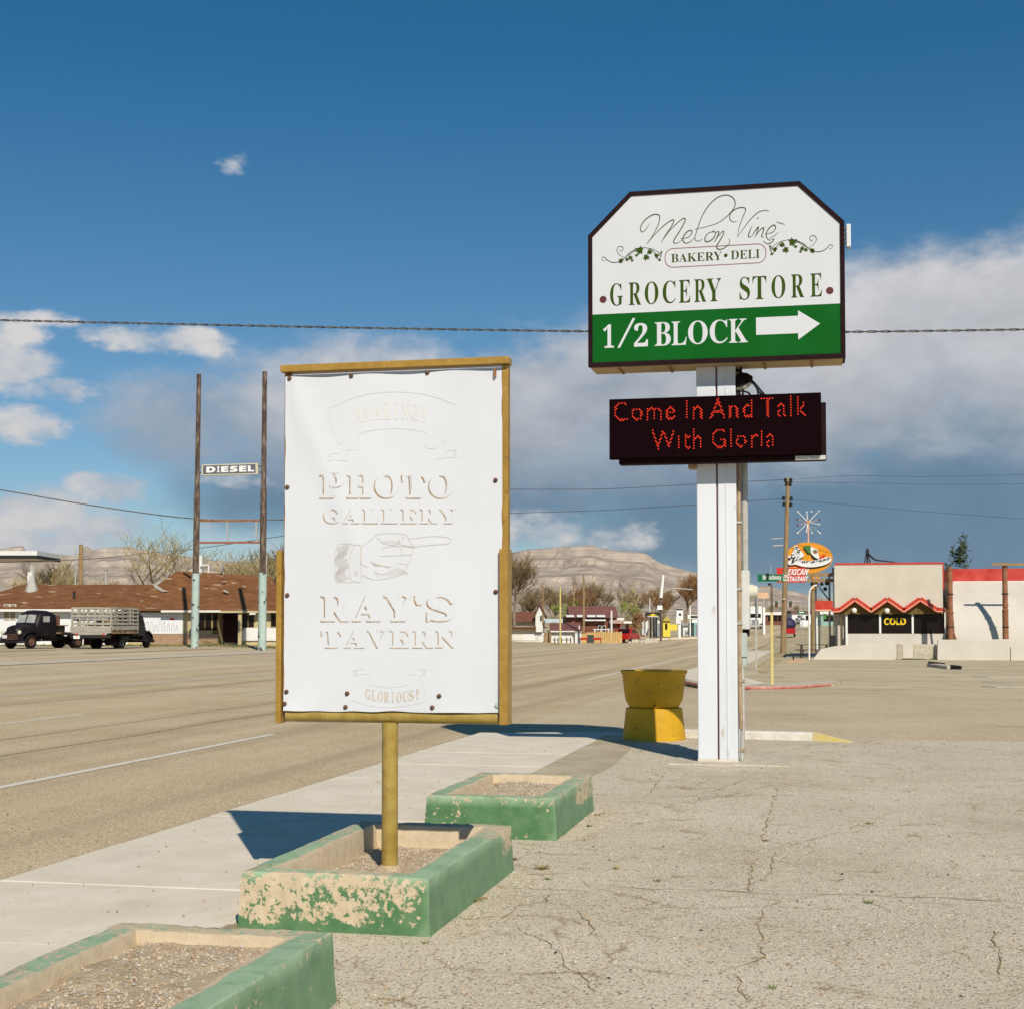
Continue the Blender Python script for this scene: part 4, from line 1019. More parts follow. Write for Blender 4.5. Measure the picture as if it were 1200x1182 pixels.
    for i in range(4): MB().box(xr - .005, a.x + .014, 17.24, 17.28, a.z + .05 + i * .055, a.z + .075 + i * .055).build('box_tab', 'grey_box', t)
    # message board
    Yl = 16.98
    pl = lambda u, v: on(u, v, Yl)
    x0, x1 = pl(714, 500).x, pl(962.5, 500).x; z0, z1 = zc(pl(714, 537.5), pl(962, 533)), zc(pl(714, 467.3), pl(962, 460.8))
    led = MB().box(x0, x1, Yl, Yl + .10, z0, z1).build('message_board', 'led_panel', t, bevel=.006)
    MB().box(x0 + .10, x1 + .055, Yl + .10, Yl + .28, z0 - .055, z1 - .10).build('board_housing', 'cab_edge', t, bevel=.01)
    MB().box(x1 - .30, x1 + .045, Yl + .06, Yl + .12, z0 - .055, z0 - .008).build('board_bracket', 'grey_box', t)
    MB().lathe((x1 - .15, Yl + .05, z0 - .03), [(.02, 0), (.02, .03)], 10, axis='y').build('bracket_lamp', 'face', t)
    MB().box(-1.52, -1.42, Yl + .28, 17.45, z0 - .10, z0 + .02).build('board_arm', 'conduit', t, bevel=.006)
    # lamp points: a real matrix, words picked out in lit red
    pitch = (x1 - x0 - .03) / 152; nc = 152; nr = int((z1 - z0 - .03) / pitch)
    def tri_raster(word, style, off, u0, u1, vb, vt):
        vs, fs, _ = glyphs(word, style, off, 1.12)
        A, B = pl(u0, 500).x, pl(u1, 500).x; C, D = vb, vt
        pts = [(A + (B - A) * a, C + (D - C) * b) for a, b in vs]; hit = set()
        for f in fs:
            for i in range(1, len(f) - 1):
                (ax, az), (bx_, bz), (cx, cz) = pts[f[0]], pts[f[i]], pts[f[i + 1]]
                den = (bz - cz) * (ax - cx) + (cx - bx_) * (az - cz)
                if abs(den) < 1e-12: continue
                i0, i1 = int((min(ax, bx_, cx) - x0 - .015) / pitch), int((max(ax, bx_, cx) - x0 - .015) / pitch) + 1
                j0, j1 = int((min(az, bz, cz) - z0 - .015) / pitch), int((max(az, bz, cz) - z0 - .015) / pitch) + 1
                for ii in range(i0, i1 + 1):
                    for jj in range(j0, j1 + 1):
                        x, z = x0 + .015 + (ii + .5) * pitch, z0 + .015 + (jj + .5) * pitch
                        l1 = ((bz - cz) * (x - cx) + (cx - bx_) * (z - cz)) / den; l2 = ((cz - az) * (x - cx) + (ax - cx) * (z - cz)) / den
                        if l1 >= -.01 and l2 >= -.01 and l1 + l2 <= 1.01: hit.add((ii, jj))
        return hit
    hz = (z1 - z0)
    hit = set()
    L1b, L1t = pl(830, 490.5).z, pl(830, 468).z
    for w, u0, u1 in (('Come', 719.5, 791), ('In', 803.5, 823), ('And', 832, 882), ('Talk', 892, 945.5)): hit |= tri_raster(w, 'sans', -.006, u0, u1, L1b, L1t)
    L2b, L2t = pl(830, 525.5).z, pl(830, 503).z
    for w, u0, u1 in (('With', 764, 822), ('Gloria', 834, 908)): hit |= tri_raster(w, 'sans', -.006, u0, u1, L2b, L2t)
    on_, off_ = MB(), MB()
    for i in range(nc):
        for j in range(nr):
            x, z = x0 + .015 + (i + .5) * pitch, z0 + .015 + (j + .5) * pitch; r = pitch * .46
            lit = (i, j) in hit and (i + j) % 2 == 0
            if lit: r = pitch * .60
            elif (i + j) % 2: continue
            else: r = pitch * .25
            y = Yl - .004
            b = on_ if lit else off_
            b.add([(x - r, y, z), (x, y, z - r), (x + r, y, z), (x, y, z + r)], [(0, 1, 2, 3)])
    on_.build('lit_lamps', 'led', led, kind='stuff'); off_.build('dark_lamps', 'led_off', led, kind='stuff')
    # flood lamp and loose cables between the two boards
    c = on(870, 447, 17.4)
    hd = MB().lathe(c, [(0, .10), (.05, .095), (.10, .055), (.135, .0), (.13, -.012)], 18)
    rot = Matrix.Rotation(R(-24), 3, 'Y') @ Matrix.Rotation(R(28), 3, 'X')
    hd.v = [c + rot @ (v - c) for v in hd.v]
    lamp = hd.build('flood_lamp', 'cab_edge', t, smooth=True)
    ls = MB().lathe(c, [(.128, -.008), (.12, -.05), (.07, -.085), (0, -.095)], 18); ls.v = [c + rot @ (v - c) for v in ls.v]
    ls.build('lens', 'lens', lamp, smooth=True)
    W_ = lambda *p: [on(u, v, y) for u, v, y in p]
    MB().path(W_((868, 420, 17.4), (868.5, 430, 17.4), (868, 441, 17.4)), .014, 6).build('lamp_stem', 'cab_edge', lamp)
    MB().path(W_((862, 434, 17.4), (868, 435, 17.4)), .02, 6).build('lamp_clamp', 'cab_edge', lamp)
    for pts in (((877, 443, 17.35), (884, 449, 17.3), (890, 456, 17.25), (896, 463, 17.2)), ((877, 444, 17.3), (883, 450, 17.3), (887, 456, 17.25), (888.5, 463, 17.2)), ((878, 444, 17.4), (885, 451, 17.3), (889, 459, 17.25), (893.5, 463, 17.2)),
                ((872, 449, 17.4), (871, 456, 17.4), (870.5, 463, 17.3)), ((862, 459, 17.4), (869, 458.5, 17.35), (876, 460, 17.3), (879, 463, 17.25)), ((864, 452, 17.4), (865.5, 458, 17.4), (868, 464, 17.3))):
        MB().path(catmull(W_(*pts), 5), .012, 6).build('cable', 'black', t)
    # conduits and boxes on the right side of the post
    cx = -.93
    MB().path([(cx, 17.42, zT - .1), (cx, 17.42, .95), (cx + .01, 17.42, .4)], .024, 8).build('conduit', 'conduit', t, smooth=True)
    za, zb_ = on(866, 668, 17.5).z, on(866, 540, 17.5).z
    MB().path([(-.87, 17.55, za - .02), (-.87, 17.55, zb_)], .042, 10).build('riser_pipe', 'galv', t, smooth=True)
    for v in (612, 690, 730): p = on(862, v, 17.42); MB().box(-.965, -.895, 17.385, 17.455, p.z - .012, p.z + .012).build('pipe_strap', 'galv', t)
    a, b = on(863, 737, 17.45), on(878, 668, 17.45)
    bxo = MB().box(-.915, b.x, 17.44, 17.72, a.z, b.z).build('meter_box', 'grey_box', t, bevel=.012)
    mz = on(880, 692.5, 17.55).z
    MB().lathe((b.x - .005, 17.58, mz), [(.085, 0), (.085, .05), (.075, .055), (.072, .09), (.05, .105), (0, .108)], 20, axis='x').build('meter', 'lens', bxo, smooth=True)
    MB().box(-.90, -.82, 17.5, 17.6, on(866, 745, 17.5).z, a.z).build('nipple', 'cab_edge', bxo)
    c_, d_ = on(864, 781, 17.42), on(874.5, 741, 17.42)
    lb = MB().box(-.915, d_.x, 17.43, 17.66, c_.z, d_.z).build('breaker_box', 'grey_green', t, bevel=.01)
    MB().box(-.915, d_.x + .012, 17.41, 17.435, c_.z + .12, d_.z - .01).build('box_door', 'grey_green', lb, bevel=.004)
    MB().path([(-.915, 17.45, c_.z + .02), (-.90, 17.45, c_.z - .16), (-.90, 17.45, .45), (-.915, 17.45, .02)], .026, 8).build('conduit', 'galv', t, smooth=True)
    for v in (797, 878): p = on(865, v, 17.42); MB().box(-.95, -.87, 17.41, 17.44, p.z - .015, p.z + .015).build('pipe_strap', 'conduit', t)
    return t
pylon()

# ------------------------------------------------------------------ yellow pot
def pot():
    x, y = -2.335, 20.78
    t = thing('flower_pot', 'large yellow hourglass flower pot at the end of the sidewalk behind the white post', 'flower pot', (x, y, 0))
    MB().lathe((x, y, 0), [(.445, -.02), (.452, .0), (.452, .03), (.405, .425), (.398, .45), (.36, .456), (0, .456)], 40).build('pedestal', 'potY', t, smooth=True)
    MB().lathe((x, y, 0), [(.30, .45), (.352, .462), (.362, .48), (.408, .56), (.425, .66), (.455, .93), (.478, .952), (.482, .985), (.468, .99), (.43, .985), (.41, .86)], 40).build('bowl', 'potY', t, smooth=True)
    MB().lathe((x, y, 0), [(.415, .86), (.2, .885), (0, .89)], 30).build('soil', 'soil', t)
    MB().lathe((x + .05, y - .395, .50), [(.014, 0), (.014, .03)], 8, axis='y').build('drain_hole', 'black', t)
    return t
pot()

# ------------------------------------------------------------------ materials for the middle distance
M['stucco'] = mat('cream_stucco', (.545, .495, .40), (.60, .545, .45), .8, .9, .15, 30)
M['stucco_w'] = mat('white_block_wall', (.56, .52, .445), (.62, .575, .50), .7, .9, .15, 20)
M['beige_band'] = mat('beige_wall_base', (.46, .38, .27), (.52, .44, .33), 2, .9)
M['red_trim'] = mat('red_trim_paint', (.48, .035, .015), (.56, .06, .03), 3, .6)
M['red_metal'] = mat('red_parapet_metal', (.42, .02, .015), (.60, .10, .07), 1.1, .6, lo=.35, hi=.75)
M['salmon'] = mat('pale_trim_line', (.72, .42, .28), rough=.7)
M['olive'] = mat('olive_soffit', (.13, .085, .02), (.16, .11, .03), 3, .8)
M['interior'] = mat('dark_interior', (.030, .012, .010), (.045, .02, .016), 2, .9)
M['yel_letter'] = mat('yellow_letters', (.80, .55, .02), rough=.6)
M['globe'] = mat('opal_globe', (.80, .78, .68), rough=.4)
M['rustpole'] = mat('rust_painted_pole', (.21, .075, .035), (.33, .15, .08), 4, .7)
M['wood'] = mat('weathered_wood_pole', (.25, .16, .075), (.37, .26, .14), 3, .9, stretch=(4, 4, .4))
M['wood_d'] = mat('dark_creosote_pole', (.07, .045, .035), (.26, .20, .15), 2.2, .9, stretch=(3, 3, .6), lo=.45, hi=.7)
M['pale_green'] = mat('flaking_pale_green_paint', (.37, .47, .43), (.45, .54, .49), 2, .85, speck=((.09, .09, .08), 2.6, .62, .05))
M['orange'] = mat('orange_sign_enamel', (.74, .30, .015), (.70, .27, .012), 3, .5)
M['red_sign'] = mat('red_sign_enamel', (.62, .035, .015), rough=.5)
M['wht'] = mat('sign_white', (.78, .77, .74), rough=.5)
M['blk'] = mat('sign_black', (.02, .018, .016), rough=.6)
M['mex_green'] = mat('sign_leaf_green', (.06, .19, .04), rough=.5)
M['st_green'] = mat('street_sign_green', (.006, .13, .05), rough=.45)
M['yellow_post'] = mat('yellow_post_paint', (.66, .54, .20), (.58, .46, .16), 3, .6)
M['shingle'] = mat('rust_brown_shingles', (.145, .058, .020), (.225, .098, .038), 2.2, .95, .4, 12, specks=[((.34, .25, .17), 1.9, .66, .03), ((.12, .05, .02), 4, .63, .06)], stretch=(.5, 1, 2.4))
M['siding'] = mat('white_siding', (.66, .67, .68), (.71, .71, .71), 1, .8)
M['mural'] = mat('white_board', (.70, .71, .72), (.66, .67, .68), 3, .7)
M['ivory'] = mat('yellowed_wall', (.46, .37, .20), (.53, .44, .27), 2, .9)
M['brickr'] = mat('pale_red_brick', (.38, .235, .145), (.48, .33, .22), 3, .95, .4, 30, specks=[((.26, .15, .09), 3.2, .6, .06)], stretch=(.6, 1, 3.5))
M['truck'] = mat('dark_plum_truck_paint', (.010, .007, .010), (.020, .012, .014), 3, .45, spec=.25)
M['truck_rust'] = mat('rusty_wheel', (.12, .05, .035), (.2, .1, .07), 6, .8)
M['tyre'] = mat('truck_tyre', (.013, .012, .012), rough=.9, spec=.1)
M['chrome'] = mat('dull_chrome', (.55, .54, .5), rough=.3, metal=.7)
M['stake'] = mat('weathered_grey_boards', (.30, .275, .225), (.43, .40, .33), 5, .95, stretch=(.4, .4, 3))
M['bedwood'] = mat('brown_bed_boards', (.20, .12, .055), (.32, .21, .11), 4, .9)
M['plate'] = mat('licence_plate', (.75, .74, .68), rough=.5)
M['tail'] = mat('tail_lamp_red', (.45, .02, .02), rough=.4)
M['bark'] = mat('cottonwood_bark', (.20, .155, .10), (.30, .245, .17), 2, .95)
M['twig'] = mat('bare_twigs', (.215, .15, .075), (.30, .22, .12), .5, .95)
M['twig2'] = mat('pale_bare_twigs', (.34, .26, .12), (.44, .36, .19), .5, .95)
M['twigr'] = mat('reddish_twigs', (.24, .12, .05), (.32, .19, .09), .5, .95)
M['budgreen'] = mat('spring_green_leaves', (.16, .19, .035), (.25, .26, .07), 1, .9)
M['juniper'] = mat('dark_conifer', (.035, .05, .02), (.065, .085, .035), 2, .95)
M['wire'] = mat('old_cable', (.06, .06, .06), (.16, .15, .13), 6, .7)
M['barn'] = mat('brown_barn_siding', (.15, .055, .035), (.20, .085, .055), 2, .9)
M['barn_roof'] = mat('dull_red_roof', (.17, .065, .055), (.22, .10, .085), 1.5, .9)
M['tan_fence'] = mat('new_tan_board', (.48, .31, .11), (.58, .40, .17), 3, .9, stretch=(6, 6, .5))
M['ylw'] = mat('yellow_house_paint', (.70, .56, .07), rough=.8)
M['whiteb'] = mat('white_house_paint', (.72, .71, .68), (.66, .65, .62), 2, .8)
M['pink'] = mat('dusty_pink_wall', (.45, .30, .25), rough=.9)
M['blue'] = mat('muted_blue_paint', (.22, .30, .40), rough=.5)
M['teal'] = mat('pale_teal_paint', (.25, .42, .38), rough=.7)
M['carred'] = mat('red_car_paint', (.42, .015, .015), rough=.3)
M['carblue'] = mat('dark_blue_load', (.035, .025, .075), rough=.6)
M['carwhite'] = mat('white_car_paint', (.75, .74, .72), rough=.35)
M['cargrey'] = mat('grey_car_paint', (.22, .24, .27), rough=.35)

# ------------------------------------------------------------------ restaurant across the side street
def restaurant():
    Y = 84.0
    px = lambda u, v, y=Y: on(u, v, y)
    t = thing('drive_in_restaurant', 'cream drive-in building with a red zigzag canopy edge and three dark windows', 'building', (3, Y, -DROP))
    xl, xr = px(978, 700).x, px(1105, 700).x
    zt, ze, zg = px(1040, 661).z, px(1040, 716).z, -DROP
    zig = [(975.5, 714.5), (984, 714), (1001.5, 701), (1020.5, 714.5), (1039.5, 701), (1059, 714.5), (1078, 701), (1098, 714), (1104.5, 714)]
    top = [(px(u, v).x, px(u, v).z) for u, v in zig]
    # upper wall panel: deep block whose front ends in the zigzag
    MB().prism([(xl, zt)] + [(xl, top[0][1])] + top[1:-1] + [(xr, top[-1][1]), (xr, zt)], Y, Y + .09).build('front_panel', 'stucco', t)
    MB().box(xl, xr, Y + .17, Y + 9, ze + .95, zt - .02).build('upper_wall', 'stucco', t)
    MB().box(xl + .02, xr - .02, Y - .03, Y + 9.05, zt, zt + .10).build('roof_trim', 'red_trim', t)
    MB().box(xr + .003, xr + .07, Y - .02, Y + .3, px(1105, 690).z, zt + .08).build('corner_trim', 'red_trim', t)
    # folded canopy edge
    for (a, b) in zip(top, top[1:]):
        MB().beam((a[0], Y - .12, a[1] - .02), (b[0], Y - .12, b[1] - .02), .26, .27, up=(0, 0, 1)).build('canopy_trim', 'red_trim', t)
        MB().beam((a[0], Y - .26, a[1] - .10), (b[0], Y - .26, b[1] - .10), .03, .05, up=(0, 0, 1)).build('trim_line', 'salmon', t)
    zs = px(1040, 719).z
    tri = [(xl, zs), (xr, zs), (xr, top[-1][1] - .08)] + [(x, z - .08) for x, z in reversed(top[1:-1])] + [(xl, top[0][1] - .08)]
    MB().prism(tri, Y + .10, Y + .16).build('gable_infill', 'olive', t)
    for u, v in ((1001, 714.8), (1039.5, 715.2)):
        p = px(u, v); MB().lathe((p.x, Y - .02, p.z), [(0, -.16), (.11, -.12), (.165, 0), (.11, .12), (0, .16)], 14).build('globe_lamp', 'globe', t, smooth=True)
    p = px(1077.5, 714.5); MB().lathe((p.x, Y + .06, p.z), [(0, -.05), (.06, 0), (0, .05)], 8).build('lamp_socket', 'conduit', t)
    # shop front
    Yw = Y + .30
    pw = lambda u, v: on(u, v, Yw)
    zsill, zhead = pw(1040, 742).z, pw(1040, 718.5).z
    MB().box(pw(985, 7).x, pw(1099.5, 7).x, Yw, Yw + .3, zg, zsill).build('sill_wall', 'stucco_w', t)
    MB().box(pw(984.2, 7).x, pw(986.5, 7).x, Yw - .05, Yw, zg, zhead + .1).build('mullion', 'wht', t)
    panes = []
    for u in (1024, 1061.5, 1099.3):
        MB().box(pw(u, 7).x - .055, pw(u, 7).x + .055, Yw - .03, Yw + .08, zsill, zhead + .1).build('mullion', 'wht', t)
    for a, b in ((987.5, 1023), (1025.2, 1060.5), (1062.8, 1098.2)):
        f = MB().box(pw(a, 7).x - .03, pw(b, 7).x + .03, Yw + .05, Yw + .09, zsill, zhead + .1).build('window', 'interior', t)
        MB().box(pw(a, 7).x, pw(b, 7).x, Yw + .03, Yw + .045, zsill + .04, zhead).build('pane', 'glass', f)
        panes.append(f)
    for i, (c, a, b) in enumerate((('C', 1028.5, 1034.2), ('O', 1034.8, 1041.8), ('L', 1042.6, 1046.6), ('D', 1047.2, 1053.8))):
        w = MB(); write(w, c, rect_on(on(a, 0, Yw - .02).x, on(b, 0, Yw - .02).x, on(1040, 731.6, Yw).z, on(1040, 723.6, Yw).z, Yw + .024), 'bold', .01)
        w.build('letter', 'yel_letter', panes[1])
    MB().box(pw(1100.2, 7).x, pw(1104.3, 7).x, Yw - .1, Yw + 1, zg, zhead + .2).build('end_pier', 'olive', t)
    MB().box(pw(978, 7).x, pw(984, 7).x, Yw + .6, Yw + .8, zg, zhead + .2).build('doorway', 'interior', t)
    MB().box(pw(978.5, 7).x, pw(979.5, 7).x, Yw - .1, Yw + .1, zg, zhead + .2).build('door_post', 'olive', t)
    MB().box(xl, xr, Yw + .5, Y + 9, zg, ze + .94).build('lower_wall', 'stucco', t)
    # red awning wing on the left
    a, b = px(955.5, 716), px(976, 703.5)
    MB().box(a.x, b.x, Y - .1, Y + 3.4, px(960, 715).z, b.z).build('side_awning', 'red_trim', t)
    MB().box(a.x, b.x, Y - .14, Y - .1, px(960, 715.5).z, px(960, 713.8).z).build('awning_edge', 'salmon', t)
    for u in (957, 960): p = px(u, 716); MB().tube((p.x, Y + .3 + (u - 957), zg), (p.x, Y + .3 + (u - 957), p.z), .05).build('awning_post', 'wht', t)
    # mast and cables on the roof
    p = px(1016.5, 661, Y + 3)
    m_ = MB(); m_.tube((p.x - .22, Y + 3, zt), (p.x, Y + 3, p.z + .85), .03); m_.tube((p.x + .2, Y + 3, zt), (p.x, Y + 3, p.z + .85), .03); m_.tube((p.x, Y + 3, zt), (p.x, Y + 3, p.z + .95), .05); m_.box(p.x - .1, p.x + .1, Y + 2.9, Y + 3.1, p.z + .6, p.z + .85)
    m_.build('service_mast', 'blk', t)
    for e in (0, .12): MB().path(catmull([(p.x, Y + 3, p.z + .75 - e), px(1026, 655 + e * 6, Y + 3), px(1042, 657.5, Y + 3), px(1056, 660.5, Y + 3)], 5), .035, 5).build('roof_cable', 'blk', t)
    p = px(977, 668); MB().box(p.x - .1, p.x, Y - .1, Y + .1, p.z - .15, p.z + .15).build('corner_box', 'blk', t)
    p = px(1106.5, 694); MB().box(p.x, p.x + .18, Y - .15, Y + .1, p.z - .2, p.z + .1).build('service_box', 'blk', t)
    MB().tube((px(1107, 7).x, Y - .05, zg), (px(1107, 7).x, Y - .05, p.z), .05).build('downpipe', 'wht', t)
restaurant()

def right_building():
    Y = 87.0; px = lambda u, v: on(u, v, Y)
    t = thing('white_vaulted_building', 'long white building with a curved wall and faded red metal parapet beside the drive-in', 'building', (12, Y, -DROP))
    x0, x1 = on(1105, 7, 84).x + .12, px(1300, 7).x
    zt, zr = px(1150, 666).z, px(1150, 680.5).z
    prof = [(82.75, .55), (82.85, 1.1), (83.1, 1.7), (83.55, 2.3), (84.2, 2.9), (85.0, 3.4), (86.0, 3.85), (87.0, zr)]
    P = catmull([(0, y, z) for y, z in prof], 4)
    mb = MB(); mb.v = [Vector((x, p.y, p.z)) for p in P for x in (x0, x1)]; mb.f = [(2 * i, 2 * i + 1, 2 * i + 3, 2 * i + 2) for i in range(len(P) - 1)]
    mb.build('curved_wall', 'stucco_w', t, smooth=True)
    mb = MB().prismx([(82.8, -.2)] + [(p.y + .05, p.z - .02) for p in P] + [(96, zr), (96, -.2)], x0 + .02, x1 - .02); mb.build('end_wall', 'stucco_w', t)
    MB().box(x0, x1, 82.70, 82.80, -DROP - .1, .55).build('wall_base', 'beige_band', t)
    MB().box(x0, x1, Y - .10, Y + 9, zr, zt).build('parapet', 'red_metal', t)
    MB().beam((x0 + .3, Y - .13, zr - .03), (x1, Y - .13, zr - .03), .06, .05).build('parapet_lip', 'wht', t)
right_building()
for u, lab in ((1114, 'rust brown steel pole at the drive-in corner with its shadow built as a slanted brace'), (1178.5, 'rust brown steel pole with a crossbar on top before the white wall')):
    Y = 82.0; p = on(u, 748, Y)
    t = thing('steel_pole', lab, 'pole', (p.x, Y, -DROP), group='rust brown poles in front of the white wall')
    zt = on(u, 662 if u < 1150 else 658, Y).z
    MB().lathe((p.x, Y, -DROP - .1), [(.16, 0), (.16, zt * .52), (.185, zt * .525), (.185, zt * .53), (.14, zt * .54), (.14, zt + DROP)], 14).build('shaft', 'rustpole', t, smooth=True)
    for z in (1.6, 3.4): MB().lathe((p.x, Y, z), [(.175, 0), (.18, .03), (.175, .06)], 14).build('band', 'blk', t)
    if u < 1150:
        for q in (on(1108, 715, 83), on(1106, 712, 83.4)): MB().beam((q.x, 83, q.z), (p.x + .55, 82.2, .2), .07, .07).build('bar', 'rustpole', t)  # slanted beams modelled in place of the pole's cast shadow
    else:
        a, b = on(1162, 661, Y), on(1215, 661, Y); MB().beam((a.x, Y - .2, a.z), (b.x, Y - .2, b.z), .09, .14).build('crossbar', 'wood', t)
# low walls along the lot, broken in the middle
Y = 79.5; px = lambda u, v, y=79.5: on(u, v, y)
def low_wall(pts, lab):
    o = MB().prism([(px(u, v).x, px(u, v).z if v < 764 else -DROP - .1) for u, v in pts], Y, Y + .3)
    one(o, 'low_wall', 'stucco_w', lab, 'wall', 'low white walls along the lot', bevel=.03)
low_wall([(951, 768), (951, 764), (962, 760), (976, 757), (1010, 753), (1048, 749.5), (1049.5, 768)], 'low white wall with a sloping left end in front of the drive-in')
low_wall([(1098, 768), (1099, 749), (1184, 748.5), (1183, 768)], 'low white wall below the long white building, with a square end')
low_wall([(1184.5, 768), (1184.5, 764), (1184.6, 757.5), (1260, 757.5), (1260, 768)], 'short lower run of wall at the right edge of the picture')
for i, (u0, u1, v0, v1, lab) in enumerate(((1050.5, 1056.5, 754, 764, 'small broken block in the gap between the low walls'), (1070, 1097, 754.5, 764.5, 'long fallen wall block lying in the gap between the low walls'))):
    a, b = px(u0, v1, 80), px(u1, v0, 80)
    t = thing('broken_block', lab, 'rubble', (a.x, 80, -DROP), group='broken wall blocks')
    MB().slab([(a.x, 80), (b.x, 79.9), (b.x + .1, 80.5), (a.x + .1, 80.4)], -DROP - .05, b.z).build('block', 'old_concrete', t, bevel=.04)
mg = MB()
for i in range(260):
    p = px(rnd.uniform(1056, 1099), 765, 79.8); tuft(mg, Vector((p.x, 79.75 + rnd.uniform(-.2, .3), -DROP)), rnd.uniform(.06, .16), 3)
mg.build('wall_weeds', 'weedg', kind='stuff')
mb = MB().add([px(1062, 764.5, 80.2), px(1069, 764.5, 80.2), px(1069.5, 756, 80.2), px(1067, 758, 80.4)], [(0, 1, 2, 3)])
# parking stop with two iron pins, and a broken kerb end
p0 = gnd(925.5, 776.5, -DROP); 
t = thing('parking_stop', 'broken concrete parking stop with two iron pins standing up from it', 'parking stop', p0)
q0, q1 = gnd(923.5, 776.5, -DROP), gnd(943.5, 775, -DROP)
mb = MB(); d = (q1 - q0)
for a, b, h in ((0, .40, .14), (.40, .72, .20), (.74, 1, .12)): mb.beam(q0 + d * a + Vector((0, 0, h / 2)), q0 + d * b + Vector((0, 0, h / 2)), .18, h)
mb.build('stop_pieces', mat('tan_concrete', (.50, .34, .21), (.58, .43, .28), 6, .9), t, kind='stuff')
for a in (.30, .74): MB().tube(q0 + d * a, q0 + d * a + Vector((0, 0, .42)), .035).build('pin', 'blk', t)
t = thing('broken_kerb', 'broken length of old kerb lying in the dusty lot on the right', 'rubble', gnd(1095, 780, -DROP))
a, b = gnd(1093, 780.5, -DROP), gnd(1117, 783.5, -DROP)
MB().beam(a + Vector((0, 0, .03)), b + Vector((0, 0, .03)), .5, .2).build('kerb_length', 'old_concrete', t)
MB().beam(a + Vector((-.2, -.1, .1)), a + Vector((.5, -.1, .02)), .3, .28).build('shadow_hole', 'black', t)  # black blocks at both ends stand in for the shaded holes
MB().beam(b + Vector((-.1, -.3, .06)), b + Vector((.25, -.5, .02)), .2, .25).build('shadow_hole', 'black', t)

